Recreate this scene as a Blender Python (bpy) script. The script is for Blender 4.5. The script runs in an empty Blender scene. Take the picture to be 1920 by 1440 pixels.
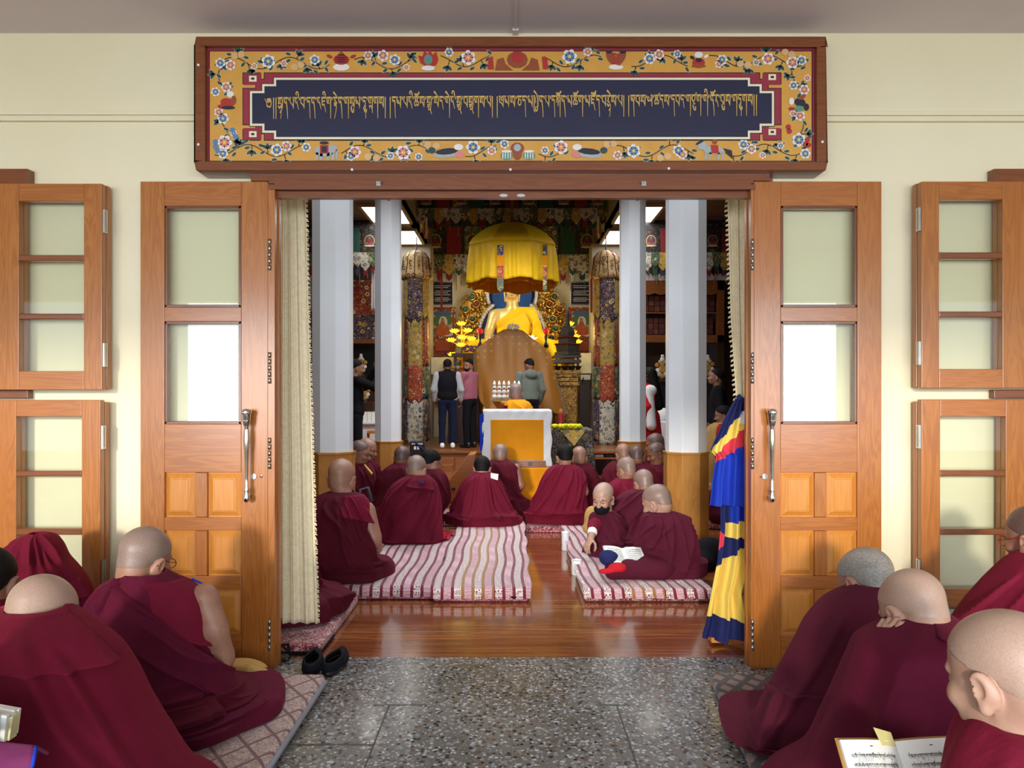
import bpy, bmesh, math, random
import numpy as np
from mathutils import Vector, Matrix
R = math.radians
SC = bpy.context.scene
COL = SC.collection
F, H, HY = 1331.0, 1.294, 740.0      # focal length (px of a 1920 wide frame), eye height, horizon row
def X(px, d): return (px - 960.0) * d / F
def Z(py, d): return H - (py - HY) * d / F
def W(px, py, d): return Vector((X(px, d), d, Z(py, d)))

# ------------------------------------------------------------------ camera, world, sun, area lights, exposure
cam_d = bpy.data.cameras.new('camera'); cam = bpy.data.objects.new('camera', cam_d); COL.objects.link(cam)
cam.location = (0, 0, H); cam.rotation_euler = (R(90), 0, 0)
cam_d.sensor_width = 36; cam_d.lens = F / 1920 * 36; cam_d.shift_y = (HY - 720) / 1920
cam_d.clip_start = .05; cam_d.clip_end = 100
SC.camera = cam
SC.view_settings.view_transform = 'Standard'; SC.view_settings.look = 'None'
SC.view_settings.gamma = 1; SC.view_settings.use_curve_mapping = False
SC.view_settings.exposure = 0.0
wd = bpy.data.worlds.new('sky'); SC.world = wd; wd.use_nodes = True
wd.node_tree.nodes['Background'].inputs[0].default_value = (.80, .90, 1.0, 1)
wd.node_tree.nodes['Background'].inputs[1].default_value = 1.6
def lamp(name, kind, loc, rot, energy, color, **k):
    l = bpy.data.lights.new(name, kind); l.energy = energy; l.color = color
    for a, b in k.items(): setattr(l, a, b)
    o = bpy.data.objects.new(name, l); COL.objects.link(o); o.location = loc; o.rotation_euler = rot
    return o
# low sun coming in behind the photographer through the porch windows
lamp('courtyard_daylight', 'AREA', (0, -7.5, 1.9), (R(90), 0, 0), 1150, (.84, .92, 1.0), shape='RECTANGLE', size=13, size_y=3.2)
lamp('sun', 'SUN', (0, -6, 4), (R(90 - 10), 0, R(-12)), 2.4, (1, .93, .82), angle=R(5))
# daylight through the porch windows behind the photographer
lamp('porch_daylight', 'AREA', (0, -1.55, 1.45), (R(90), 0, 0), 40, (.93, .97, 1.0), shape='RECTANGLE', size=7.4, size_y=1.5)
# ceiling panels of the hall, the spots over the altar, added hall fill
for sx in (-1, 1):
    for y0 in (12.75,):
        lamp('ceiling_panel_light', 'AREA', (sx * 2.25, y0, 4.50), (0, 0, 0), 12, (1, .97, .92), shape='RECTANGLE', size=.62, size_y=1.1)
    lamp('altar_spot', 'SPOT', (sx * 1.45, 14.75, 4.45), (R(58), 0, R(sx * 46)), 150, (1, .86, .6), spot_size=R(75), spot_blend=.7, shadow_soft_size=.15)
lamp('hall_fill', 'AREA', (0, 5.2, 4.45), (0, 0, 0), 75, (.90, .95, 1.0), shape='RECTANGLE', size=4.5, size_y=1.6, spread=R(130))  # unseen fill lamps, added to brighten the pillars and the monks' backs
lamp('hall_fill', 'AREA', (0, 8.2, 4.45), (0, 0, 0), 110, (.94, .97, 1.0), shape='RECTANGLE', size=4.0, size_y=1.4, spread=R(130))
lamp('hall_fill', 'AREA', (0, 10.2, 4.45), (R(25), 0, 0), 120, (1, .96, .9), shape='RECTANGLE', size=2.6, size_y=1.0, spread=R(110))
SC.cycles.use_denoising = True
SC.cycles.max_bounces = 7; SC.cycles.transparent_max_bounces = 12
SC.cycles.sample_clamp_indirect = 6.0
SC.cycles.caustics_reflective = False; SC.cycles.caustics_refractive = False

# ------------------------------------------------------------------ materials
MATS = {}
class N:
    """small node-tree helper"""
    def __init__(s, name):
        s.m = bpy.data.materials.new(name); s.m.use_nodes = True; s.t = s.m.node_tree
        s.b = s.t.nodes['Principled BSDF']; s.out = s.t.nodes['Material Output']; MATS[name] = s.m
    def n(s, typ, ins=None, **k):
        nd = s.t.nodes.new('ShaderNode' + typ)
        for a, b in k.items(): setattr(nd, a, b)
        for a, b in (ins or {}).items():
            if hasattr(b, 'is_output') or isinstance(b, bpy.types.NodeSocket): s.t.links.new(b, nd.inputs[a])
            else: nd.inputs[a].default_value = b
        return nd
    def set(s, **k):
        nm = dict(col='Base Color', rough='Roughness', metal='Metallic', nrm='Normal', sheen='Sheen Weight', spec='Specular IOR Level', coat='Coat Weight',
                  ecol='Emission Color', estr='Emission Strength', srough='Sheen Roughness', stint='Sheen Tint', crough='Coat Roughness', trans='Transmission Weight', alpha='Alpha', sss='Subsurface Weight')
        for a, b in k.items():
            i = s.b.inputs[nm[a]]
            if isinstance(b, bpy.types.NodeSocket): s.t.links.new(b, i)
            else:
                if a in ('col', 'ecol', 'stint') and len(b) == 3: b = (*b, 1)
                i.default_value = b
        return s
    def co(s, scale=(1, 1, 1), rot=(0, 0, 0), loc=(0, 0, 0), src='Object'):
        tc = s.n('TexCoord'); mp = s.n('Mapping', {'Vector': tc.outputs[src]})
        mp.inputs['Scale'].default_value = scale; mp.inputs['Rotation'].default_value = rot; mp.inputs['Location'].default_value = loc
        return mp.outputs[0]
    def noise(s, v, scale, detail=4, rough=.55, dist=0):
        return s.n('TexNoise', {'Vector': v, 'Scale': scale, 'Detail': detail, 'Roughness': rough, 'Distortion': dist}).outputs[0]
    def vor(s, v, scale, feature='F1', out='Distance', rnd=1.0):
        return s.n('TexVoronoi', {'Vector': v, 'Scale': scale, 'Randomness': rnd}, feature=feature).outputs[out]
    def ramp(s, f, stops, interp='LINEAR'):
        r = s.n('ValToRGB', {'Fac': f}); r.color_ramp.interpolation = interp
        e = r.color_ramp.elements
        while len(e) < len(stops): e.new(.5)
        for i, (p, c) in enumerate(stops): e[i].position = p; e[i].color = (*c, 1) if len(c) == 3 else c
        return r.outputs[0]
    def mix(s, f, a, b, mode='MIX'):
        m = s.n('Mix', data_type='RGBA', blend_type=mode)
        for i, v in ((0, f), (6, a), (7, b)):
            if isinstance(v, bpy.types.NodeSocket): s.t.links.new(v, m.inputs[i])
            else: m.inputs[i].default_value = v if i == 0 else ((*v, 1) if len(v) == 3 else v)
        return m.outputs[2]
    def math(s, op, a, b=0.0, c=0.0):
        m = s.n('Math', operation=op)
        for i, v in enumerate((a, b, c)):
            if isinstance(v, bpy.types.NodeSocket): s.t.links.new(v, m.inputs[i])
            else: m.inputs[i].default_value = v
        return m.outputs[0]
    def bump(s, h, strength=.3, dist=.01):
        return s.n('Bump', {'Height': h, 'Strength': strength, 'Distance': dist}).outputs[0]
    def xyz(s, v):
        x = s.n('SeparateXYZ', {0: v}); return x.outputs
def srgb(r, g, b):
    f = lambda c: (c / 255 / 12.92) if c <= 10 else ((c / 255 + .055) / 1.055) ** 2.4
    return (f(r), f(g), f(b))
def plain(name, col, rough=.6, var=.12, scale=8, metal=0, **k):
    s = N(name); v = s.co(); f = s.noise(v, scale, 5)
    c2 = tuple(max(0, c * (1 - var * 2)) for c in col)
    s.set(col=s.ramp(f, [(.3, c2), (.7, col)]), rough=rough, metal=metal, **k)
    return s.m
def wood(name, c1, c2, c3, axis='Z', rough=.32, scale=1.0, coat=.35, knots=True):
    s = N(name)
    st = {'X': (1.2, 16, 16), 'Y': (16, 1.2, 16), 'Z': (16, 16, 1.2)}[axis]
    v = s.co(scale=tuple(a * scale for a in st))
    w = s.noise(v, 1.0, 3, .5, 1.2)
    ring = s.math('SINE', s.math('MULTIPLY', w, 55.0))
    fine = s.noise(s.co(scale=tuple(a * scale * 5 for a in st)), 1.5, 4, .6)
    big = s.noise(s.co(), 1.3, 2)
    col = s.mix(s.math('MULTIPLY_ADD', ring, .28, .36), c1, c2)
    col = s.mix(s.math('MULTIPLY', fine, .55), col, c3)
    col = s.mix(s.ramp(big, [(.35, (0, 0, 0)), (.7, (.55, .55, .55))]), col, c3)
    if knots:
        kd = s.vor(s.co(scale=(1, 1, .55) if axis == 'Z' else (.55, 1, 1)), 2.1)
        col = s.mix(s.ramp(kd, [(.0, (1, 1, 1)), (.025, (.85, .85, .85)), (.06, (0, 0, 0))]), col, tuple(c * .25 for c in c1))
    s.set(col=col, rough=rough, coat=coat, crough=.15, nrm=s.bump(fine, .08, .004))
    return s.m
PV = wood('pine_upright', srgb(146, 84, 32), srgb(190, 122, 54), srgb(168, 98, 38), 'Z')
PH = wood('pine_level', srgb(146, 82, 32), srgb(186, 118, 52), srgb(166, 96, 38), 'X')
PL = wood('pine_light_panel', srgb(190, 118, 44), srgb(214, 146, 66), srgb(198, 128, 52), 'Z', knots=False)
DKV = wood('dark_frame_upright', srgb(96, 50, 24), srgb(132, 74, 36), srgb(112, 60, 28), 'Z', knots=False)
DKH = wood('dark_frame_level', srgb(104, 54, 26), srgb(142, 80, 38), srgb(124, 66, 30), 'X', knots=False)
OAK = wood('oak_wainscot', srgb(166, 112, 50), srgb(200, 146, 76), srgb(184, 128, 62), 'Z', knots=False, rough=.3)
STW = wood('stage_wood', srgb(120, 70, 34), srgb(158, 98, 52), srgb(140, 84, 42), 'X', knots=False)
DARKW = wood('old_dark_wood', srgb(52, 32, 22), srgb(78, 50, 34), srgb(64, 40, 28), 'Z', knots=False)
def wallmat():
    s = N('cream_wall'); v = s.co()
    f = s.noise(v, 1.1, 4); g = s.noise(v, 60, 3)
    c = s.ramp(f, [(.3, srgb(226, 214, 178)), (.7, srgb(233, 223, 191))])
    s.set(col=c, rough=.55, nrm=s.bump(g, .05, .003)); return s.m
CREAM = wallmat()
CEIL = plain('ceiling_paint', srgb(222, 208, 208), .7, .03, 2)
WHITE = plain('white_paint', srgb(236, 242, 248), .35, .03, 2)
HALLW = plain('hall_wall', srgb(170, 160, 145), .7, .05, 2)
DARKWALL = plain('dark_hall_wall', srgb(74, 52, 40), .7, .1, 2)
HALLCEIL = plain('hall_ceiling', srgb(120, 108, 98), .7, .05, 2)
def terrazzo():
    s = N('terrazzo'); v = s.co()
    vn = s.n('TexVoronoi', {'Vector': s.co(scale=(1, 1.0, 1)), 'Scale': 62.0, 'Randomness': 1.0})
    rnd = s.xyz(vn.outputs['Color'])
    d = vn.outputs['Distance']
    chip = s.math('LESS_THAN', d, s.math('MULTIPLY_ADD', rnd[1], .26, .34))
    light = s.math('GREATER_THAN', rnd[0], .16)
    c_chip = s.ramp(rnd[2], [(0, srgb(48, 44, 40)), (.16, srgb(104, 80, 62)), (.28, srgb(138, 140, 144)), (.6, srgb(178, 180, 184)), (1, srgb(204, 204, 204))], 'CONSTANT')
    base = s.ramp(s.noise(v, 3, 4), [(.3, srgb(86, 82, 76)), (.7, srgb(116, 112, 106))])
    v2 = s.n('TexVoronoi', {'Vector': s.co(loc=(3, 1, 0)), 'Scale': 130.0})
    base = s.mix(s.math('LESS_THAN', v2.outputs['Distance'], .26), base, srgb(142, 140, 138))
    col = s.mix(s.math('MULTIPLY', chip, light), base, c_chip)
    s.set(col=col, rough=s.ramp(s.noise(v, 2.2, 3), [(.3, (.12,) * 3), (.7, (.26,) * 3)]), nrm=s.bump(s.noise(v, 35, 3), .12, .004)); return s.m
TERR = terrazzo()
def plankfloor():
    s = N('polished_planks')
    xy = s.xyz(s.co())
    pl = s.math('FLOOR', s.math('MULTIPLY', xy[1], 11.0))
    seam = s.math('LESS_THAN', s.math('FRACT', s.math('MULTIPLY', xy[1], 11.0)), .03)
    cmb = s.n('CombineXYZ', {0: s.math('MULTIPLY', xy[0], 1.2), 1: s.math('MULTIPLY', xy[1], 22), 2: s.math('MULTIPLY', pl, 7.3)})
    g = s.noise(cmb.outputs[0], 2.0, 5, .6, .6)
    wn = s.n('TexWhiteNoise', {0: s.math('ADD', pl, .0)}, noise_dimensions='1D') if False else None
    pv = s.math('FRACT', s.math('MULTIPLY', s.math('SINE', s.math('MULTIPLY', pl, 12.9898)), 437.5))
    col = s.ramp(g, [(.25, srgb(92, 48, 26)), (.5, srgb(140, 80, 44)), (.75, srgb(182, 120, 72))])
    col = s.mix(s.math('MULTIPLY', pv, .45), col, srgb(110, 56, 30))
    col = s.mix(seam, col, srgb(48, 22, 12))
    s.set(col=col, rough=.16, coat=.6, crough=.08, nrm=s.bump(s.noise(s.co(), 5, 3), .06, .01)); return s.m
PLANK = plankfloor()
def cloth(name, c, c2=None, weave=900, sheen=.35, rough=.85, bump=.25):
    s = N(name); v = s.co(); c2 = c2 or tuple(a * .7 for a in c)
    f = s.noise(v, 4, 5, .6); fz = s.noise(v, 170, 3, .7)
    col = s.mix(s.math('MULTIPLY', fz, .35), s.ramp(f, [(.3, c2), (.7, c)]), tuple(min(1, a * 1.35) for a in c))
    s.set(col=col, rough=rough, sheen=sheen, srough=.45, stint=tuple(min(1, a * 3 + .02) for a in c), spec=.15, nrm=s.bump(s.math('ADD', s.math('MULTIPLY', s.noise(v, weave * .35, 2), .12), s.noise(v, 9, 3, .6, 1.6)), bump * 1.4, .012)); return s.m
MAR = cloth('maroon_wool', srgb(100, 18, 40), srgb(84, 14, 34))
MAR2 = cloth('maroon_plum', srgb(88, 17, 42), srgb(74, 14, 36))
MAR3 = cloth('maroon_red', srgb(110, 20, 44), srgb(94, 16, 38))
MAR4 = cloth('maroon_dark_shaded', srgb(84, 18, 34), srgb(68, 14, 28))  # darker maroon; on some hall monks it puts shade into the cloth colour
MAR5 = cloth('plum_brown', srgb(82, 22, 42), srgb(70, 18, 36))
CREAMC = cloth('cream_cloth', srgb(238, 226, 190), srgb(226, 210, 168), sheen=.1, bump=.1)
ORANGEC = cloth('orange_cloth', srgb(224, 148, 26), srgb(206, 128, 18), sheen=.1)
YELLOWC = cloth('yellow_silk', srgb(232, 190, 30), srgb(214, 168, 18), sheen=.2, rough=.5)
BLACKC = cloth('black_cloth', srgb(22, 22, 28), srgb(14, 14, 18), sheen=.1)
NAVYC = cloth('navy_cloth', srgb(36, 42, 92), srgb(28, 32, 74), sheen=.1)
BLUEC = cloth('blue_cloth', srgb(34, 60, 176), srgb(26, 48, 150), sheen=.1)
REDC = cloth('red_cloth', srgb(190, 32, 44), srgb(168, 24, 36), sheen=.1)
CORALC = cloth('coral_cloth', srgb(206, 62, 78), srgb(186, 50, 66), sheen=.1)
STRAWC = cloth('straw_yellow_cloth', srgb(232, 200, 98), srgb(216, 182, 80), sheen=.1)
BEIGEC = cloth('tan_cloth', srgb(186, 150, 92), srgb(160, 124, 70), sheen=.1)
WHITEC = cloth('white_cloth', srgb(232, 234, 238), srgb(218, 220, 226), sheen=.1, bump=.1)
GREYC = cloth('grey_green_fleece', srgb(104, 114, 108), srgb(88, 98, 92))
PINKC = cloth('dusty_pink_cotton', srgb(160, 98, 116), srgb(140, 82, 100))
DENIM = cloth('dark_denim', srgb(26, 34, 62), srgb(18, 24, 46))
GREYSH = cloth('pale_grey_shirt', srgb(172, 176, 184), srgb(150, 154, 164))
PURPLEC = cloth('purple_cotton', srgb(108, 44, 84), srgb(92, 34, 70))
def skin(name, c, c2):
    s = N(name); v = s.co()
    f = s.noise(v, 22, 5, .6); g = s.noise(v, 160, 3)
    s.set(col=s.mix(s.math('MULTIPLY', g, .25), s.ramp(f, [(.3, c2), (.7, c)]), tuple(a * .8 for a in c)), rough=.45, spec=.4, sss=0.0, nrm=s.bump(g, .12, .002)); return s.m
SKIN = skin('skin', srgb(166, 122, 100), srgb(150, 104, 86))
SKINP = skin('skin_pale', srgb(184, 148, 128), srgb(168, 126, 108))
SKIND = skin('skin_tan', srgb(150, 102, 78), srgb(132, 86, 66))
def stub(name, c, c2, sc=320):
    s = N(name); v = s.co()
    f = s.noise(v, sc, 3, .8); g = s.noise(v, 14, 4)
    col = s.mix(s.ramp(f, [(.4, (0, 0, 0)), (.62, (1, 1, 1))]), c, c2)
    col = s.mix(s.math('MULTIPLY', g, .4), col, c)
    s.set(col=col, rough=.7 if max(c) < .05 else .4, spec=.2 if max(c) < .05 else .45, nrm=s.bump(s.math('ADD', f, s.math('MULTIPLY', g, .8)), .15, .003)); return s.m
STUB = stub('shaved_scalp_grey', srgb(150, 124, 110), srgb(112, 98, 94))
STUBL = stub('shaved_scalp_pale', srgb(178, 148, 130), srgb(156, 130, 118))
STUBW = stub('shaved_scalp_warm', srgb(172, 128, 106), srgb(128, 98, 86))
STUBD = stub('shaved_scalp_dark', srgb(112, 86, 78), srgb(66, 54, 54))
GREYH = stub('grey_cropped_hair', srgb(150, 144, 138), srgb(84, 78, 74), 240)
BLACKH = stub('black_hair', srgb(22, 18, 18), srgb(12, 10, 10), 240)
def gold(name, c, rough=.32, metal=.85):
    s = N(name); v = s.co()
    f = s.noise(v, 30, 4)
    s.set(col=s.ramp(f, [(.3, tuple(a * .7 for a in c)), (.7, c)]), rough=rough, metal=metal, nrm=s.bump(f, .2, .01)); return s.m
GOLD = gold('gilt', srgb(222, 176, 84)); GOLDP = gold('pale_gold', srgb(226, 200, 130), .4, .3)
CHROME = plain('chrome', (.75, .75, .76), .12, .02, 5, 1.0)
STEEL = plain('brushed_steel', (.55, .54, .52), .32, .1, 20, 1.0)
BLACK = plain('black_lacquer', (.012, .012, .014), .35, .1, 10)
PAPER = plain('paper', srgb(236, 236, 232), .7, .02, 6)
INK = plain('ink', (.03, .03, .04), .7, .05, 6)
LGOLD = plain('gold_lettering', srgb(226, 184, 96), .45, .08, 10)
def glass():
    s = N('window_glass')
    fr = s.n('Fresnel', {'IOR': 1.5}).outputs[0]
    tr = s.n('BsdfTransparent', {'Color': (.95, .97, .95, 1)}); gl = s.n('BsdfGlossy', {'Color': (1, 1, 1, 1), 'Roughness': .01})
    front = s.math('SUBTRACT', 1.0, s.n('NewGeometry').outputs['Backfacing'])
    mx = s.n('MixShader', {0: s.math('MULTIPLY', s.math('MULTIPLY', fr, 1.5), front), 1: tr.outputs[0], 2: gl.outputs[0]})
    s.t.links.new(mx.outputs[0], s.out.inputs[0]); return s.m
GLASS = glass()
def emis(name, c, st):
    s = N(name); s.set(col=c, ecol=c, estr=st, rough=.5); return s.m
PANEL_E = emis('lit_ceiling_panel', (1, .98, .94), 5)
LOTUS_E = emis('lit_yellow_glass', (1, .66, .03), 1.6)
FLOW = emis('warm_white_bulb', (1, .93, .8), 2.4)

# ------------------------------------------------------------------ mesh builder
class MB:
    def __init__(s): s.v = []; s.f = []; s.m = []
    def add(s, vs, fs, m=0):
        o = len(s.v); s.v.extend([tuple(p) for p in vs]); s.f.extend([tuple(i + o for i in f) for f in fs]); s.m.extend([m] * len(fs)); return s
    def box(s, x0, x1, y0, y1, z0, z1, m=0):
        return s.add([(x, y, z) for z in (z0, z1) for y in (y0, y1) for x in (x0, x1)],
                     [(0, 2, 3, 1), (4, 5, 7, 6), (0, 1, 5, 4), (2, 6, 7, 3), (0, 4, 6, 2), (1, 3, 7, 5)], m)
    def pbox(s, px0, py0, px1, py1, d0, d1, m=0):            # box whose FRONT face spans photo pixels at depth d0
        return s.box(X(px0, d0), X(px1, d0), d0, d1, Z(py1, d0), Z(py0, d0), m)
    def prism(s, pts, y0, y1, m=0):                         # (x,z) outline extruded along y
        n = len(pts); vs = [(x, y0, z) for x, z in pts] + [(x, y1, z) for x, z in pts]
        return s.add(vs, [tuple(range(n)), tuple(range(2 * n - 1, n - 1, -1))] + [(i, i + n, (i + 1) % n + n, (i + 1) % n) for i in range(n)], m)
    def prismz(s, pts, z0, z1, m=0):
        n = len(pts); vs = [(x, y, z0) for x, y in pts] + [(x, y, z1) for x, y in pts]
        return s.add(vs, [tuple(range(n - 1, -1, -1)), tuple(range(n, 2 * n))] + [(i, (i + 1) % n, (i + 1) % n + n, i + n) for i in range(n)], m)
    def tube(s, pts, rad, k=8, m=0, cap=True):
        pts = [Vector(p) for p in pts]; n = len(pts)
        if not hasattr(rad, '__len__'): rad = [rad] * n
        vs = []; up = Vector((0, 0, 1))
        for i, p in enumerate(pts):
            t = (pts[min(i + 1, n - 1)] - pts[max(i - 1, 0)]).normalized()
            a = t.cross(up)
            if a.length < 1e-4: a = t.cross(Vector((0, 1, 0)))
            a.normalize(); b = a.cross(t)
            vs += [p + (a * math.cos(2 * math.pi * j / k) + b * math.sin(2 * math.pi * j / k)) * rad[i] for j in range(k)]
        fs = [(i * k + j, i * k + (j + 1) % k, (i + 1) * k + (j + 1) % k, (i + 1) * k + j) for i in range(n - 1) for j in range(k)]
        if cap: fs += [tuple(range(k - 1, -1, -1)), tuple(range((n - 1) * k, n * k))]
        return s.add(vs, fs, m)
    def lathe(s, prof, c, k=24, m=0, ax='z', sx=1, sy=1):          # prof: (r, h)
        vs = []
        for r, h in prof:
            for j in range(k):
                a = 2 * math.pi * j / k; u, w = r * math.cos(a), r * math.sin(a)
                vs.append((c[0] + u * sx, c[1] + w * sy, c[2] + h) if ax == 'z' else (c[0] + u * sx, c[1] + h, c[2] + w * sy))
        n = len(prof)
        fs = [(i * k + j, i * k + (j + 1) % k, (i + 1) * k + (j + 1) % k, (i + 1) * k + j) for i in range(n - 1) for j in range(k)]
        if ax != 'z': fs = [f[::-1] for f in fs]
        if prof[0][0] > 1e-6: fs.append(tuple(range(k - 1, -1, -1)) if ax == 'z' else tuple(range(k)))
        if prof[-1][0] > 1e-6: fs.append(tuple(range((n - 1) * k, n * k)) if ax == 'z' else tuple(range(n * k - 1, (n - 1) * k - 1, -1)))
        return s.add(vs, fs, m)
    def ball(s, c, r, k=12, m=0, sq=(1, 1, 1)):
        n = max(4, k // 2)
        vs = [(c[0] + r * sq[0] * math.sin(math.pi * i / n) * math.cos(2 * math.pi * j / k), c[1] + r * sq[1] * math.sin(math.pi * i / n) * math.sin(2 * math.pi * j / k), c[2] + r * sq[2] * math.cos(math.pi * i / n)) for i in range(n + 1) for j in range(k)]
        return s.add(vs, [(i * k + j, (i + 1) * k + j, (i + 1) * k + (j + 1) % k, i * k + (j + 1) % k) for i in range(n) for j in range(k)], m)
    def grid(s, P, m=0, closed=False):                       # P: (rows, cols, 3) array
        n, k = P.shape[:2]; kk = k if closed else k - 1
        fs = [(i * k + j, (i + 1) * k + j, (i + 1) * k + (j + 1) % k, i * k + (j + 1) % k) for i in range(n - 1) for j in range(kk)]
        return s.add(P.reshape(-1, 3).tolist(), fs, m)
    def build(s, name, mats, parent=None, smooth=False, bevel=0, solid=0, auto=None, fix=True):
        if not isinstance(mats, (list, tuple)): mats = [mats]
        me = bpy.data.meshes.new(name)
        off = Vector((0, 0, 0))
        if parent is None and s.v:
            a = np.array(s.v); lo, hi = a.min(0), a.max(0); off = Vector(((lo[0] + hi[0]) / 2, (lo[1] + hi[1]) / 2, lo[2]))
        me.from_pydata([(p[0] - off.x, p[1] - off.y, p[2] - off.z) for p in s.v], [], s.f)
        for m in mats: me.materials.append(m)
        me.polygons.foreach_set('material_index', s.m)
        if fix or bevel:
            bm = bmesh.new(); bm.from_mesh(me); bmesh.ops.remove_doubles(bm, verts=bm.verts, dist=1e-6)
            if fix: bmesh.ops.recalc_face_normals(bm, faces=bm.faces)
            bm.to_mesh(me); bm.free()
        if smooth: me.polygons.foreach_set('use_smooth', [True] * len(me.polygons))
        o = bpy.data.objects.new(name, me); COL.objects.link(o); o.location = off
        if parent is not None: attach(o, parent)
        if solid:
            md = o.modifiers.new('solid', 'SOLIDIFY'); md.thickness = solid; md.offset = 0
        if bevel:
            md = o.modifiers.new('bevel', 'BEVEL'); md.width = bevel; md.segments = 2; md.limit_method = 'ANGLE'; md.angle_limit = R(40)
        if auto is not None:
            me.polygons.foreach_set('use_smooth', [True] * len(me.polygons)); me.set_sharp_from_angle(angle=R(auto))
        me.update()
        return o
def attach(o, parent):
    o.parent = parent; o.matrix_parent_inverse = world_of(parent).inverted()
def world_of(o):
    m = Matrix.Translation(o.location) @ o.rotation_euler.to_matrix().to_4x4()
    if o.parent: m = world_of(o.parent) @ o.matrix_parent_inverse @ m
    return m
def tag(o, label, cat, group=None, kind=None):
    o['label'] = label; o['category'] = cat
    if group: o['group'] = group
    if kind: o['kind'] = kind
    return o
def thing(name, label, cat, loc, group=None, kind=None):
    o = bpy.data.objects.new(name, None); COL.objects.link(o); o.location = loc; o.empty_display_size = .1
    return tag(o, label, cat, group, kind)
def struct(o, label=None):
    o['kind'] = 'structure'
    if label: o['label'] = label
    return o
# ------------------------------------------------------------------ the porch and the hall
DW, DL, DT = 3.43, 3.35, 3.5          # wall face, door-leaf face, threshold
XD0, XD1 = X(515, DL), X(1408, DL)    # door opening
ZL = Z(352, DL)                        # underside of the lintel
CZ = 3.04                              # porch ceiling
struct(MB().box(-6, 6, -2.2, DT, -.1, 0).build('floor', TERR))
jl = MB()
for px0, px1 in ((730, 686), (1156, 1194)):
    xx = X(px0, 1722 / 582)
    jl.box(xx - .003, xx + .003, -2.0, 1722 / 582, .0004, .0012)
yj = 1722 / 582
jl.box(X(700, yj), X(800, yj), yj - .003, yj + .003, .0004, .0012); jl.box(X(1120, yj), X(1180, yj), yj - .003, yj + .003, .0004, .0012)
jl.box(-2.2, X(730, yj), 2.62, 2.626, .0004, .0012)
struct(jl.build('trim_1', plain('joint_grey', srgb(70, 68, 64), .7)))
struct(MB().box(-7, 7, DT, 18, -.1, .0).build('floor.001', PLANK))
w = MB()
WL, WR, WT = X(500, 3.63), X(1420, 3.63), Z(352, 3.63)
w.box(-6, WL, DW, DW + .2, 0, CZ + .02); w.box(WR, 6, DW, DW + .2, 0, CZ + .02); w.box(WL, WR, DW, DW + .2, WT, CZ + .02)
struct(w.build('wall_front', CREAM))
struct(MB().box(-7, -6, DW, DW + .2, 0, 5.6).box(6, 7, DW, DW + .2, 0, 5.6).box(-6, 6, DW, DW + .2, CZ + .02, 5.6).build('wall_front.001', HALLW))
cl = MB(); cl.box(-6, 6, -2.2, DW, CZ, CZ + .1)
struct(cl.build('ceiling', CEIL))
xs = X(967, 3.2)
struct(MB().box(xs - .006, xs + .006, -1, DW, CZ - .006, CZ + .0).box(xs - .014, xs + .014, DW - .05, DW, CZ - .012, CZ).build('trim_2', CEIL))
# the glazed side of the porch behind the photographer: parapet, posts and header
rw = MB(); rw.box(-6, 6, -2.0, -1.8, 0, .62); rw.box(-6, 6, -2.0, -1.8, 2.42, CZ)
for xx in (-4.2, -2.7, -1.35, 1.35, 2.7, 4.2): rw.box(xx - .06, xx + .06, -1.97, -1.83, .62, 2.42)
struct(rw.build('wall_rear', CREAM))
struct(MB().box(-6.1, -6, -2.0, DW, 0, CZ).build('wall_left', CREAM)); struct(MB().box(6, 6.1, -2.0, DW, 0, CZ).build('wall_right', CREAM))
struct(MB().box(-7.1, -7, DW, 18, 0, 5.6).build('wall_left.001', DARKWALL)); struct(MB().box(7, 7.1, DW, 18, 0, 5.6).build('wall_right.001', DARKWALL))
struct(MB().box(-7, 7, 17.6, 17.8, 0, 6).build('wall_back', HALLW))
hc = MB(); hc.box(-7, 7, DW + .2, 11, 4.55, 4.7); hc.box(-7, -1.87, 11, 17.7, 4.55, 4.7); hc.box(1.87, 7, 11, 17.7, 4.55, 4.7); hc.box(-1.87, 1.87, 11, 17.7, 5.7, 5.8)
hc.box(-1.95, -1.87, 11, 17.7, 4.55, 5.75); hc.box(1.87, 1.95, 11, 17.7, 4.55, 5.75); hc.box(-1.9, 1.9, 10.95, 11.0, 4.55, 5.75)
struct(hc.build('ceiling.001', HALLCEIL))
# stage with two steps
st = MB(); st.box(-4.5, 4.5, 12.5, 17.6, 0, .30); st.box(-4.5, -1.0, 12.2, 12.5, 0, .2); st.box(-4.5, -1.0, 11.9, 12.2, 0, .1)
st.box(-4.5, 4.5, 12.46, 12.52, .27, .31); st.box(1.0, 4.5, 12.2, 12.5, 0, .2)
struct(st.build('floor.002', STW))
# painted door frame: jambs and lintel
fr = MB(); fr.box(X(502.5, DL), XD0, DL, DL + .05, 0, ZL + .02); fr.box(XD1, X(1413.5, DL), DL, DL + .05, 0, ZL + .02); fr.box(WL - .02, XD0 - .03, DL + .05, DW - .001, 0, ZL + .02); fr.box(XD1 + .03, WR + .02, DL + .05, DW - .001, 0, ZL + .02)
fr.box(XD0 - .02, XD0 + .006, DL + .05, DL + .075, 0, ZL); fr.box(XD1 - .006, XD1 + .02, DL + .05, DL + .075, 0, ZL)
struct(fr.build('trim_3', PV))
lt = MB(); lt.pbox(470, 322, 1443, 339, DL, DW - .001); lt.pbox(503.5, 338.9, 1413, 352, DL, DW - .001); lt.pbox(515, 352, 1408, 371, DL + .03, DL + .065); lt.box(WL, WR, DL + .066, DW - .001, ZL - .02, ZL + .1); lt.box(X(505, DL), X(1415, DL), DL - .012, DL, Z(356, DL), Z(347, DL))
struct(lt.build('trim_4', DKH))
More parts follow.
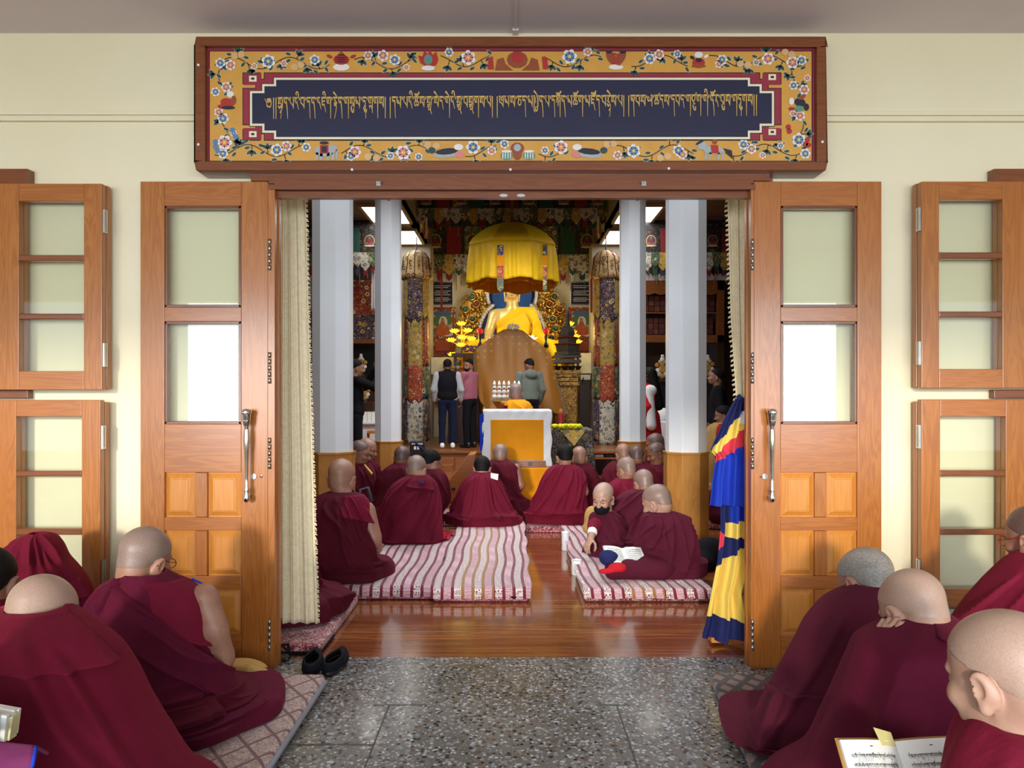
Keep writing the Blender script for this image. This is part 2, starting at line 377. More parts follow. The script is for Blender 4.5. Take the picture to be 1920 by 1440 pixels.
# catches on the lintel
k = 0
for px, py, lab in ((711, 346, 'small steel catch on the lintel above the left curtain'), (1206, 346, 'small steel catch on the lintel above the right pillars'), (944, 364, 'flat steel bolt plate under the lintel, left of the middle'), (977, 364, 'flat steel bolt plate under the lintel, right of the middle')):
    c = MB(); a = W(px, py, DL)
    if py == 346: c.box(a.x - .012, a.x + .012, DL - .02, DL - .011, a.z - .012, a.z + .012).box(a.x - .004, a.x + .01, DL - .03, DL - .02, a.z - .006, a.z + .006)
    else: c.prism([(a.x + .022 * math.cos(t) * (1.0), a.z + .009 * math.sin(t)) for t in np.linspace(0, 2 * math.pi, 16)[:-1]], DL + .018, DL + .03)
    tag(c.build('door_catch', STEEL, bevel=.002), lab, 'door catch', 'catches of the lintel')
# conduit along the wall, left and right of the sign
for px0, px1, lab, y0 in ((-400, 369, 'thin cream cable trunking along the wall left of the painted sign', 207), (1547, 2320, 'thin cream cable trunking along the wall right of the painted sign', 208)):
    c = MB(); c.pbox(px0, y0, px1, y0 + 8, DW - .014, DW); c.pbox(px0, y0 + 9, px1, y0 + 19, DW - .022, DW)
    tag(c.build('cable_trunking', CREAM, bevel=.002), lab, 'trunking', 'cable trunking on the wall')
# window frames in the wall behind the folded casements
def wframe(px0, px1, n):
    m = MB(); m.pbox(px0, 316, px1, 347, DW - .05, DW); m.pbox(px0, 731, px1, 747, DW - .04, DW)
    return struct(m.build('trim_%d' % n, DKH, bevel=.003))
wframe(-300, 52, 5); wframe(1864, 2250, 6)
# low window sill strip on the right under the casement
struct(MB().pbox(1700, 1142, 2300, 1178, DW - .05, DW).pbox(1700, 1158, 2300, 1163, DW - .07, DW).build('trim_7', plain('grey_sill', srgb(200, 206, 200), .5)))

# ------------------------------------------------------------------ door leaves
def raised(m, px0, py0, px1, py1, d, mi=0):
    x0, x1, z0, z1 = X(px0, d), X(px1, d), Z(py1, d), Z(py0, d); y = d
    b, g = .028, .006
    def ring(i, yy): return [(x0 + i, yy, z0 + i), (x1 - i, yy, z0 + i), (x1 - i, yy, z1 - i), (x0 + i, yy, z1 - i)]
    vs = ring(0, y + .014) + ring(g, y + .014) + ring(b, y + .001) + ring(b + .004, y + .001) + ring(b + .006, y - .001)
    fs = []
    for r in range(4):
        for i in range(4): fs.append((r * 4 + i, r * 4 + (i + 1) % 4, (r + 1) * 4 + (i + 1) % 4, (r + 1) * 4 + i))
    fs.append((16, 17, 18, 19)); m.add(vs, fs, mi)
def door(name, mir, label, hpx):
    q = (lambda p: p) if not mir else (lambda p: 1916 - p)
    lo = lambda a, b: (min(q(a), q(b)), max(q(a), q(b)))
    root = thing(name, label, 'door', (X(q(382), DL), DL + .02, 0), 'open door leaves', 'structure')
    d0, d1 = DL, DL + .042
    st = MB()
    for a, b in ((263, 308), (452, 502)):
        p, r = lo(a, b); st.pbox(p, 340, r, 1254, d0, d1)
    st.build('stile', PV, root, bevel=.003)
    ra = MB()
    for y0, y1 in ((340, 386), (576, 603), (795, 886), (970, 995), (1080, 1105), (1190, 1254)):
        p, r = lo(308, 452); ra.pbox(p, y0, r, y1, d0 + .001, d1 - .001)
    ra.build('rail', PH, root, bevel=.003)
    mu = MB(); p, r = lo(366, 388); [mu.pbox(p, a, r, b, d0 + .0015, d1 - .0015) for a, b in ((886.5, 969.5), (995.5, 1079.5), (1105.5, 1189.5))]; mu.build('mullion', PV, root, bevel=.002)
    for y0, y1 in ((886, 970), (995, 1080), (1105, 1190)):
        for a, b in ((308, 366), (388, 452)):
            m = MB(); p, r = lo(a, b); raised(m, p, y0, r, y1, d0 + .004); m.pbox(p, y0, r, y1, d0 + .019, d1 - .012); m.build('raised_panel', PL, root)
    for y0, y1 in ((386, 576), (603, 795)):
        p, r = lo(308, 452)
        m = MB()
        for a, b, c, e in ((p, y0, p + 5, y1), (r - 5, y0, r, y1), (p, y0, r, y0 + 5), (p, y1 - 5, r, y1)): m.pbox(a, b, c, e, d0 + .008, d1 - .006)
        m.build('glazing_bead', DKV, root, bevel=.002)
        MB().pbox(p, y0, r, y1, d0 + .02, d0 + .024).build('pane', GLASS, root)
    # baroque pull handle
    hx = X(hpx, d0); hy = d0 - .045
    zz = lambda py: Z(py, d0)
    prof = [(.002, 940), (.012, 937), (.016, 930), (.010, 924), (.014, 918), (.008, 910), (.008, 895), (.0085, 870), (.011, 845), (.014, 825), (.012, 808), (.009, 800), (.015, 795), (.019, 785), (.020, 776), (.024, 770), (.018, 767), (.002, 766)]
    h = MB(); h.lathe([(r, zz(py)) for r, py in prof], (hx, hy, 0), 20)
    for i in range(6):
        a = i * math.pi / 3; h.ball((hx + .018 * math.cos(a), hy + .018 * math.sin(a), zz(773)), .008, 8); h.ball((hx + .012 * math.cos(a), hy + .012 * math.sin(a), zz(932)), .006, 8)
        h.ball((hx + .014 * math.cos(a), hy + .014 * math.sin(a), zz(788)), .006, 8)
    hd = h.build('pull_handle', CHROME, root, smooth=True)
    for py in (782, 930): MB().tube([(hx, hy, zz(py)), (hx, d0, zz(py))], .007).build('handle_post', CHROME, hd, smooth=True)
    sgn = -1 if mir else 1
    MB().lathe([(.013, -.006), (.013, 0), (.001, .0)], (hx + sgn * .018, d0 - .0, zz(893)), 16, ax='y').build('lock_rose', STEEL, root)
    ks = MB(); ks.lathe([(.001, -.004), (.007, -.003), (.007, 0)], (X(q(490), d0), d0, zz(893)), 12, ax='y'); ks.build('keyhole', DKV, root)
    for py in (478, 690, 850, 1190):
        hg = MB(); xh = X(q(506), d0)
        for i in range(5): hg.tube([(xh, d0 - .006, Z(py - 30 + i * 12 + .6, d0)), (xh, d0 - .006, Z(py - 30 + i * 12 + 11, d0))], .0065, 8)
        hg.build('hinge', STEEL, root, smooth=True)
    return root
door('door_1', False, 'open left door leaf of orange pine with two panes and carved panels', 469)
door('door_2', True, 'open right door leaf of orange pine with two panes and carved panels', 1441)

def casement(name, px0, px1, py0, py1, mir, gl, label):
    """folded pair of glazed casements standing against the wall; gl = (px0, px1, [pane rows])"""
    d0, d1 = DL - .02, DL + .016
    root = thing(name, label, 'window casement', (X((px0 + px1) / 2, d0), d0, Z(py1, d0)), 'folded window casements', 'structure')
    g0, g1, rows = gl
    f = MB(); f.pbox(px0, py0, g0, py1, d0, d1); f.pbox(g1, py0, px1, py1, d0, d1); f.build('stile', PV, root, bevel=.003)
    f = MB(); f.pbox(g0, py0, g1, rows[0][0], d0, d1); f.pbox(g0, rows[-1][1], g1, py1, d0, d1); f.build('rail', PH, root, bevel=.003)
    for a, b in zip(rows[:-1], rows[1:]):
        yc = (a[1] + b[0]) / 2; f = MB(); f.pbox(g0, a[1], g1, b[0], d0 - .002, d1 - .004); f.build('glazing_bar', DKH, root, bevel=.004)
    for a in rows: MB().pbox(g0, a[0], g1, a[1], d0 + .02, d0 + .024).build('pane', GLASS, root)
    s = 1 if mir else -1
    # the second leaf folded behind
    e0, e1 = d1 + .006, d1 + .040
    sh = 10 * (-1 if mir else 1)
    bk = MB(); a0, a1 = (px0, px1) if not mir else (px0, px1)
    bk.pbox(px0 + sh, py0 + 4, g0 + sh, py1 - 2, e0, e1); bk.pbox(g1 + sh, py0 + 4, px1 + sh, py1 - 2, e0, e1)
    b2 = MB(); b2.pbox(g0 + sh, py0 + 4, g1 + sh, rows[0][0] - 2, e0, e1); b2.pbox(g0 + sh, rows[-1][1] + 2, g1 + sh, py1 - 2, e0, e1)
    lf = bk.build('rear_leaf', PV, root, bevel=.003); b2.build('rear_rail', PH, lf, bevel=.003)
    hp = px1 + 6 if not mir else px0 - 6
    for fy in (.18, .83):
        py = py0 + (py1 - py0) * fy; hg = MB(); xh = X(hp, d0 + .02)
        for i in range(4): hg.tube([(xh, d0 + .02, Z(py - 20 + i * 10, d0)), (xh, d0 + .02, Z(py - 20 + i * 10 + 9.3, d0))], .006, 8)
        hg.box(xh - .004, xh + .004, d0 + .006, d0 + .034, Z(py + 22, d0), Z(py - 22, d0))
        hg.build('hinge', STEEL, root)
    return root
casement('window_1', -60, 191, 344, 731, False, (35, 157, [(377, 478), (489, 588), (599, 696)]), 'upper folded window casement at the left edge, three panes')
casement('window_2', -60, 188, 750, 1140, False, (30, 153, [(781, 883), (893, 991), (1003, 1100)]), 'lower folded window casement behind the hooded monk, three panes')
casement('window_3', 1728, 1985, 340, 728, True, (1761, 1880, [(374, 473), (485, 584), (595, 692)]), 'upper folded window casement at the right edge, three panes')
casement('window_4', 1728, 1985, 749, 1138, True, (1763, 1886, [(781, 882), (893, 992), (1003, 1104)]), 'lower folded window casement beside the monk with red-trimmed glasses, three panes')
# ------------------------------------------------------------------ Tibetan lettering drawn as pen strokes
# unit: one short letter height; x right, y down from the head line; (points, width at start, width at end)
HL = .13
def h(a, b): return ([(a, 0), (b, 0)], .16, .16)
def st_(pts, w0=.15, w1=.08): return (pts, w0, w1)
TALL = 2.15
GL = {
 'n': (.80, [h(0, .74), st_([(.12, 0), (.16, .35), (.3, .52), (.44, .38), (.48, .12)]), st_([(.44, .2), (.56, .7), (.66, 1.3), (.74, TALL)], .17, .06)]),
 's': (.98, [h(0, .9), st_([(.1, 0), (.22, .28), (.12, .5), (.22, .62)]), st_([(.2, .6), (.46, .4), (.42, .08)]), st_([(.38, .36), (.6, .62), (.82, 1.05)]), st_([(.82, 0), (.82, 1.1)], .16, .07)]),
 'p': (.84, [h(0, .26), h(.52, .78), st_([(.12, 0), (.12, .4), (.26, .62)]), st_([(.16, .5), (.45, .66), (.66, .95)], .13, .1), st_([(.68, 0), (.68, 1.12)], .17, .06)]),
 'b': (.84, [h(0, .78), st_([(.12, 0), (.12, .52), (.2, .62)]), st_([(.14, .56), (.42, .66), (.66, .95)], .13, .1), st_([(.68, 0), (.68, 1.12)], .17, .06)]),
 'm': (.96, [h(0, .28), h(.56, .88), st_([(.12, 0), (.14, .4), (.28, .6), (.42, .45), (.3, .32), (.14, .42)]), st_([(.4, .5), (.6, .66), (.74, .9)], .13, .1), st_([(.76, 0), (.76, 1.12)], .17, .06)]),
 'a': (.74, [h(0, .5), st_([(.3, 0), (.12, .3), (.3, .5), (.5, .38)]), st_([(.42, .3), (.52, .7), (.72, 1.2)], .15, .06)]),
 'd': (.74, [h(0, .66), st_([(.14, 0), (.12, .34), (.24, .46)]), st_([(.2, .44), (.42, .32), (.52, .5), (.54, 1.0), (.62, TALL)], .16, .06)]),
 'ng': (.74, [h(0, .66), st_([(.14, 0), (.12, .34), (.24, .46)]), st_([(.2, .44), (.42, .34), (.5, .6), (.66, 1.3)], .16, .06)]),
 'j': (.84, [h(0, .78), st_([(.14, 0), (.14, .66), (.24, .8)]), st_([(.14, .36), (.62, .34)], .13, .13), st_([(.2, .78), (.46, .66), (.58, .9), (.78, 1.5)], .15, .06)]),
 'g': (.92, [h(0, .86), st_([(.12, 0), (.14, .36), (.26, .56), (.4, .42), (.42, .06)]), st_([(.36, .44), (.5, .62)]), st_([(.76, 0), (.76, TALL)], .16, .06)]),
 'gs': (.92, [h(0, .86), st_([(.12, 0), (.14, .36), (.26, .56), (.4, .42), (.42, .06)]), st_([(.36, .44), (.5, .62)]), st_([(.76, 0), (.76, 1.15)], .16, .07)]),
 'r': (.72, [h(0, .66), st_([(.2, 0), (.3, .3), (.16, .5), (.28, .62)]), st_([(.26, .5), (.46, .7), (.66, 1.2)], .15, .06)]),
 'rt': (.84, [h(0, .74), st_([(.2, 0), (.34, .2), (.2, .36)]), st_([(.3, .24), (.6, .5)], .13, .1), h(.2, .2), st_([(.16, .56), (.7, .56)], .13, .13), st_([(.24, .58), (.3, .82), (.56, .74), (.54, 1.2), (.26, TALL)], .15, .06)]),
 'ch': (.92, [h(0, .86), st_([(.16, 0), (.3, .3), (.1, .6), (.2, .86), (.42, .78), (.4, .5)]), st_([(.66, 0), (.52, .3), (.44, .6), (.6, .86), (.8, .7), (.68, .45), (.5, .5)])]),
 'ts': (.92, [h(0, .8), st_([(.16, 0), (.3, .3), (.1, .6), (.2, .86), (.42, .78), (.4, .5)]), st_([(.66, 0), (.52, .3), (.44, .6), (.6, .86), (.8, .7), (.68, .45), (.5, .5)]), st_([(.74, -.02), (.92, -.3)], .16, .08)]),
 'tsa': (.84, [h(0, .72), st_([(.16, 0), (.12, .4), (.34, .58), (.6, .4), (.62, .0)]), st_([(.3, .56), (.42, .86), (.66, .84)]), st_([(.66, -.02), (.86, -.3)], .16, .08)]),
 'dz': (.92, [h(0, .78), st_([(.14, 0), (.14, .66), (.24, .8)]), st_([(.14, .36), (.62, .34)], .13, .13), st_([(.2, .78), (.46, .66), (.58, .9), (.78, 1.5)], .15, .06), st_([(.74, -.02), (.92, -.3)], .16, .08)]),
 'th': (.92, [h(0, .3), h(.5, .86), st_([(.14, 0), (.12, .5), (.2, .64)]), st_([(.14, .56), (.44, .66), (.7, .95)], .13, .1), st_([(.5, .02), (.36, .3), (.7, .42)]), st_([(.74, 0), (.74, 1.12)], .17, .06)]),
 'c': (.86, [h(0, .78), st_([(.1, .02), (.3, .3), (.16, .62), (.4, .9), (.68, .7), (.62, .34), (.4, .3)])]),
 'khy': (.92, [h(0, .26), h(.5, .86), st_([(.12, 0), (.14, .5), (.3, .4), (.36, .1)]), st_([(.3, .4), (.36, .7)]), st_([(.74, 0), (.74, 1.0), (.56, 1.5), (.3, 1.3), (.5, 1.0)], .17, .08), st_([(.12, .5), (.12, 1.4), (.3, 1.6)])]),
 'k': (.92, [h(0, .86), st_([(.3, 0), (.12, .66)], .15, .1), st_([(.42, 0), (.42, 1.0)], .15, .1), st_([(.42, .4), (.6, .56)]), st_([(.76, 0), (.76, TALL)], .16, .06)]),
 'zh': (.86, [h(0, .8), st_([(.14, 0), (.16, .36), (.3, .5), (.44, .36), (.36, .24), (.16, .34)]), st_([(.4, .44), (.56, .6), (.6, 1.1), (.66, TALL)], .16, .06), st_([(.72, 0), (.66, .5)])]),
 'l': (.9, [h(.56, .86), st_([(.14, .06), (.04, .34), (.18, .56), (.34, .36), (.28, .14)]), st_([(.3, .34), (.5, .56), (.6, .3), (.7, .6)]), st_([(.76, 0), (.76, 1.12)], .17, .06)]),
 '-': (.24, [st_([(.06, -.03), (.1, .26)], .17, .08)]),
 '|': (.42, [st_([(.14, -.04), (.14, TALL)], .15, .08)]),
 ' ': (.42, []), 
 'yig': (1.35, [st_([(0, .05), (.3, .42), (.6, .34), (.66, .12), (.46, .1), (.46, .28)], .08, .14), st_([(.66, .36), (.9, .36), (1.0, .12), (.8, .08), (.8, .26)], .14, .1), st_([(.3, .52), (.44, .9), (.62, .8), (.66, .5), (.66, .8), (.82, .94), (1.02, .8), (1.1, .3)], .12, .1)]),
}
VW = {
 'i': [st_([(.7, -.02), (.62, -.5), (.38, -.62), (.24, -.42), (.4, -.32)], .14, .1)],
 'e': [st_([(.06, -.56), (.3, -.42), (.72, -.04)], .24, .07)],
 'o': [st_([(.1, -.38), (.3, -.18), (.42, -.36), (.48, -.16), (.66, -.26), (.92, -.52)], .14, .16)],
 'u': [st_([(.24, 1.0), (.42, 1.4), (.66, 1.5), (.74, 1.25), (.56, 1.2)], .16, .1), st_([(.5, .75), (.3, 1.05)], .1, .1)],
 'ra': [st_([(.2, .9), (.5, .85), (.66, 1.1), (.8, 1.6)], .14, .07), st_([(.2, .9), (.34, 1.1)], .1, .1)],
 'gra': [st_([(.12, .8), (.72, .8)], .12, .12), st_([(.2, .8), (.26, 1.05), (.44, 1.0), (.42, .85)], .12, .1), st_([(.7, .8), (.7, 1.35)], .14, .1), st_([(.3, 1.3), (.6, 1.26), (.9, 1.75)], .14, .07)],
 'nya': [st_([(.1, .78), (.3, 1.05), (.5, .85), (.66, 1.0), (.62, 1.4), (.4, 1.5), (.58, 1.3), (.6, 1.7), (.5, TALL)], .15, .06)],
}
# the verse, letter by letter: base glyph + marks
VERSE = ['yig', '|', '|', 's+nya', 'n', '-', 'p', 'a+i', '-', 'b', '-', 'd', 'n', '-', 'a', 'j+i', 'g', '-', 'rt+e', 'n', '-', 'g', 's+u', 'm', '-', 'd+u', '-', 'gs+ra', 'g', 's', '|', ' ', '|',
 'd', 'm', '-', 'p', 'a+i', '-', 'ch+o', 's', '-', 's+gra', '-', 's+e', 'ng', '-', 'g+e', 'a+i', '-', 's+gra', '-', 'b', 's+gra', 'g', 's', '-', 'p', '|', ' ', '|',
 'th', 'm', 's', '-', 'c', 'd', '-', 'm', 'khy+e', 'n', '-', 'p', '-', 'd', 'k+o', 'n', '-', 'm', 'ch+o', 'g', '-', 'm', 'dz+o', 'd', '-', 'b', 'r+nya+e', 's', '-', 'p', '|', ' ', '|',
 'zh', 'b', 's', '-', 'l', '-', 'ts', 'ng', 's', '-', 'd', 'b', 'ng', '-', 'g', 'tsa+u', 'g', '-', 'g+i', '-', 'n+o', 'r', '-', 'b+u', 's', '-', 'g', 'd+u', 'g', 's', '|', '|']
def stroke(mb, pts, w0, w1, place, mi=0, flat=False, detail=True):
    pts = np.array(pts, float)
    if len(pts) > 2 and detail:
        out = []
        ext = np.vstack([2 * pts[0] - pts[1], pts, 2 * pts[-1] - pts[-2]])
        for i in range(len(pts) - 1):
            a, b, c, e = ext[i:i + 4]
            for t in (0, .34, .67):
                out.append(.5 * (2 * b + (c - a) * t + (2 * a - 5 * b + 4 * c - e) * t * t + (3 * b - a - 3 * c + e) * t ** 3))
        out.append(pts[-1]); pts = np.array(out)
    n = len(pts); L = []; Rr = []
    for i in range(n):
        t = pts[min(i + 1, n - 1)] - pts[max(i - 1, 0)]; t = t / (np.linalg.norm(t) + 1e-9)
        w = w0 + (w1 - w0) * i / (n - 1)
        nx = np.array([-t[1], t[0]]) * w / 2
        L.append(place(*(pts[i] + nx))); Rr.append(place(*(pts[i] - nx)))
    mb.add(L + Rr, [(i, i + 1, n + i + 1, n + i) for i in range(n - 1)], mi)
def write(mb, seq, place_at, width=None, unit=1.0, mi=0, detail=True):
    """lay out glyphs; place_at(x, y) maps layout units to a point"""
    adv = sum(GL[t.split('+')[0]][0] for t in seq) ; k = (width / adv) if width else unit
    x = 0
    for t in seq:
        a = t.split('+'); w, ss = GL[a[0]]
        for mk in a[1:]: ss = ss + VW[mk]
        for pts, w0, w1 in ss:
            stroke(mb, [(x + p[0], p[1]) for p in pts], w0, w1, lambda u, v: place_at(u * k, v * k), mi, detail=detail)
        x += w
    return x * k
# ------------------------------------------------------------------ the painted sign over the door
SD = DL - .03
def sgn_z(px, py): return (X(px, SD), Z(py, SD))
sign = thing('painted_sign', 'long painted board over the doorway with gold lettering on navy and a floral border', 'sign', (X(958, SD), SD, Z(197, SD)))
BR = srgb(120, 72, 38)
m = MB()
for a, b, c, e in ((370, 72, 1546, 90), (370, 306, 1546, 322), (370, 90, 388, 306), (1528, 90, 1546, 306)):
    pts = [sgn_z(a, b), sgn_z(c, b), sgn_z(c, e), sgn_z(a, e)]
    m.box(X(a, SD), X(c, SD), SD - .022, DW, Z(e, SD), Z(b, SD))
m.build('sign_frame', DKH, sign, bevel=.006)
CRIM = plain('sign_crimson', srgb(150, 40, 58), .5, .05); OCH = plain('sign_ochre', srgb(216, 158, 66), .5, .06, 12); NAVYP = plain('sign_navy', srgb(28, 30, 62), .45, .08, 6)
IVORY = plain('sign_ivory', srgb(236, 226, 194), .5, .03); SBLK = plain('sign_black_line', srgb(26, 22, 28), .5, .05)
m = MB(); m.box(X(386, SD), X(1530, SD), SD + .004, DW - .002, Z(308, SD), Z(88, SD)); m.build('painted_panel', CRIM, sign)
lay = [0]
def sheet(mb, pts, lift, mi=0, th=.0006):
    """painted patch: outline in photo pixels, lying on the board"""
    y = SD + .004 - lift
    mb.prism([sgn_z(*p) for p in pts], y, y + th, mi)
def rect(a, b, c, e): return [(a, b), (c, b), (c, e), (a, e)]
bd = MB(); sheet(bd, rect(391, 94, 1524, 303), .0008, 1); sheet(bd, rect(393, 96, 1522, 301), .0016, 0); bd.build('ochre_border', [OCH, SBLK], sign)
def steps(i):     # stepped navy outline, inset i
    L, Rr, T, B = 473 + i, 1447 - i, 150 + i, 257 - i
    a, b = 23, 45
    c1, c2 = 25, 12
    return [(L, T + c1 - i * .0), (L + a, T + c1), (L + a, T + c2), (L + b, T + c2), (L + b, T), (Rr - b, T), (Rr - b, T + c2), (Rr - a, T + c2), (Rr - a, T + c1), (Rr, T + c1),
            (Rr, B - c1), (Rr - a, B - c1), (Rr - a, B - c2), (Rr - b, B - c2), (Rr - b, B), (L + b, B), (L + b, B - c2), (L + a, B - c2), (L + a, B - c1), (L, B - c1)]
def red_outline(i):
    L, Rr, T, B = 456 + i, 1464 - i, 137 + i, 262 - i
    return [(L, T), (L + 34, T), (L + 34, T + 12), (L + 40, T + 12), (L + 40, T), (Rr - 40, T), (Rr - 40, T + 12), (Rr - 34, T + 12), (Rr - 34, T), (Rr, T),
            (Rr, T + 22), (Rr - 24, T + 22), (Rr - 24, T + 29), (Rr, T + 29), (Rr, B - 29), (Rr - 24, B - 29), (Rr - 24, B - 22), (Rr, B - 22), (Rr, B),
            (Rr - 34, B), (Rr - 34, B - 12), (Rr - 40, B - 12), (Rr - 40, B), (L + 40, B), (L + 40, B - 12), (L + 34, B - 12), (L + 34, B), (L, B),
            (L, B - 22), (L + 24, B - 22), (L + 24, B - 29), (L, B - 29), (L, T + 29), (L + 24, T + 29), (L + 24, T + 22), (L, T + 22)]
rb = MB(); sheet(rb, red_outline(-1.6), .0024, 1); sheet(rb, red_outline(0), .0032, 0)
for x0, y0 in ((467, 142), (1441, 139), (467, 246), (1441, 242)):
    sheet(rb, rect(x0, y0, x0 + 14, y0 + 11), .0040, 2); sheet(rb, rect(x0 + 4, y0 + 3.5, x0 + 10, y0 + 7.5), .0048, 1)
rb.build('crimson_inner_border', [CRIM, SBLK, IVORY], sign)
iv = MB(); sheet(iv, steps(-5.5), .0042, 1); sheet(iv, steps(-4.2), .0050, 0); iv.build('ivory_outline', [IVORY, SBLK], sign)
nv = MB(); sheet(nv, steps(0), .0058, 0); nv.build('navy_panel', NAVYP, sign)
lt = MB()
KPX = 3.35 / F
wpx = 1421 - 497
def put(dy_left):
    x0, y0 = X(497, SD), Z(184.5, SD)
    return lambda u, v: (x0 + u, SD - .0032, y0 - v + u * .0055)
adv = sum(GL[t.split('+')[0]][0] for t in VERSE)
ksx = wpx * SD / F / adv; ksy = 18.2 * SD / F
def place_sign(u, v):
    x0, y0 = X(497, SD), Z(184.5, SD)
    return (x0 + u * ksx, SD - .0030, y0 - v * ksy + u * ksx * .0065)
x = 0
for t in VERSE:
    a = t.split('+'); w_, ss = GL[a[0]]
    for mk in a[1:]: ss = ss + VW[mk]
    for pts, w0, w1 in ss: stroke(lt, [(x + p[0], p[1]) for p in pts], w0 * 1.05, w1 * 1.2, place_sign)
    x += w_
lt.build('lettering', LGOLD, sign, solid=.0012)
# painted flowers, vines and emblems of the border
rng = random.Random(11)
PC = [plain('paint_' + n, srgb(*c), .5, .06, 20) for n, c in (('vine', (44, 38, 34)), ('leaf', (40, 70, 66)), ('leaf_edge', (196, 196, 160)), ('white', (236, 228, 222)), ('pink', (214, 132, 128)), ('blue', (92, 132, 178)), ('yellow', (236, 196, 84)), ('brown', (150, 74, 40)), ('red', (178, 44, 40)), ('peach', (220, 176, 120)), ('green', (96, 142, 118)), ('grey', (170, 176, 178)), ('dark', (30, 32, 44)))]
VI, LF, LE, WH_, PK, BU, YE, BN, RD, PE, GN, GY, DK = range(13)
fl = MB()
def oval(cx, cy, rx, ry, rot, lift, mi, n=10):
    c, s = math.cos(rot), math.sin(rot)
    sheet(fl, [(cx + rx * math.cos(t) * c - ry * math.sin(t) * s, cy + rx * math.cos(t) * s + ry * math.sin(t) * c) for t in [2 * math.pi * i / n for i in range(n)]], lift, mi, .0004)
def leaf(cx, cy, L, rot):
    for sc, li, mi in ((1.25, .0030, LE), (1.0, .0035, LF)):
        c, s = math.cos(rot), math.sin(rot); pts = []
        for u, v in ((-1, 0), (-.5, -.38), (.2, -.42), (1, 0), (.2, .42), (-.5, .38)): pts.append((cx + L * sc * .5 * (u * c - v * s * 1.0), cy + L * sc * .5 * (u * s + v * c)))
        sheet(fl, pts, li, mi, .0004)
def flower(cx, cy, r, kind):
    a, b = {'b': (BU, WH_), 'p': (PK, WH_), 'w': (WH_, PK)}[kind]
    for k in range(6):
        t = k * math.pi / 3 + cx
        oval(cx + r * .6 * math.cos(t), cy + r * .6 * math.sin(t), r * .52, r * .42, t, .0036, b)
    for k in range(6):
        t = k * math.pi / 3 + cx
        oval(cx + r * .42 * math.cos(t), cy + r * .42 * math.sin(t), r * .32, r * .22, t, .0042, a)
    oval(cx, cy, r * .26, r * .26, 0, .0048, YE)
def vine(pts):
    stroke(fl, pts, 1.9, 1.6, lambda u, v: (X(u, SD), SD + .004 - .0026, Z(v, SD)), VI)
def seg(x0, y0, x1, y1):
    L = math.hypot(x1 - x0, y1 - y0); n = max(2, int(L / 26)); ux, uy = (x1 - x0) / L, (y1 - y0) / L
    ph = rng.random() * 6
    def pt(t, a): s = t * L; o = a * 11 * math.sin(s / 17 + ph); return (x0 + ux * s - uy * o, y0 + uy * s + ux * o)
    vine([pt(i / (n * 2), 1) for i in range(n * 2 + 1)]); 
    for i in range(n):
        t = (i + .5 + rng.uniform(-.2, .2)) / n; p = pt(t, 1); side = -1 if i % 2 else 1
        q = (p[0] - uy * 9 * side + rng.uniform(-4, 4), p[1] + ux * 9 * side + rng.uniform(-3, 3))
        vine([p, q]); base = math.atan2(q[1] - p[1], q[0] - p[0])
        for da in (-.9, 0, .9): leaf(q[0] + 6 * math.cos(base + da), q[1] + 6 * math.sin(base + da) * .8, 13, base + da)
        p2 = pt(min(1, t + .5 / n), 1); leaf(p2[0] + rng.uniform(-4, 4), p2[1] - 6 * side, 12, rng.uniform(-1, 1))
        leaf(p2[0] + rng.uniform(-6, 6), p2[1] + 7 * side, 12, rng.uniform(2, 4))
for a in ((402, 118, 618, 118), (664, 118, 782, 118), (826, 114, 918, 114), (1020, 114, 1128, 114), (1184, 114, 1290, 114), (1330, 114, 1510, 114), (402, 281, 580, 283), (640, 283, 800, 283), (872, 283, 930, 283), (1010, 283, 1060, 283), (1150, 283, 1300, 282), (1360, 282, 1512, 280),
          (420, 130, 420, 172), (422, 208, 420, 275), (1496, 126, 1494, 172), (1496, 210, 1496, 272)): seg(*a)
for x, y, r, k in ((413, 118, 9, 'b'), (432, 122, 9, 'p'), (503, 115, 12, 'b'), (590, 112, 9, 'b'), (477, 124, 6, 'p'), (532, 119, 6, 'p'), (690, 104, 8, 'p'), (718, 104, 10, 'p'), (740, 112, 10, 'b'), (762, 126, 6, 'p'), (842, 98, 8, 'b'), (878, 108, 13, 'p'), (1068, 106, 13, 'b'), (1102, 97, 8, 'p'), (1218, 110, 10, 'b'), (1236, 102, 9, 'p'), (1270, 101, 7, 'b'), (1354, 112, 9, 'b'), (1348, 120, 7, 'p'), (1440, 110, 11, 'p'), (1418, 117, 6, 'b'), (1486, 117, 11, 'p'), (1503, 113, 9, 'b'),
                   (404, 172, 8, 'b'), (424, 163, 9, 'p'), (410, 210, 8, 'p'), (418, 222, 10, 'b'), (438, 250, 6, 'b'), (421, 267, 13, 'p'), (418, 288, 9, 'b'), (519, 281, 11, 'b'), (537, 274, 9, 'p'), (574, 276, 8, 'b'), (665, 285, 11, 'p'), (658, 293, 8, 'b'), (756, 286, 13, 'p'), (732, 292, 7, 'b'), (785, 294, 7, 'b'), (887, 276, 12, 'b'), (946, 270, 8, 'b'), (922, 282, 8, 'p'), (1022, 282, 7, 'b'), (1052, 276, 12, 'p'), (1188, 283, 12, 'b'), (1272, 282, 10, 'b'), (1280, 290, 8, 'p'), (1158, 291, 8, 'p'), (1394, 271, 9, 'b'), (1409, 279, 9, 'p'), (1464, 273, 6, 'b'), (1430, 291, 6, 'p'), (1498, 262, 12, 'b'), (1510, 288, 9, 'b'), (1488, 160, 8, 'b'), (1508, 168, 9, 'p'), (1500, 217, 9, 'p'), (1487, 213, 6, 'p'), (1514, 146, 6, 'p')):
    flower(x, y, r, k)
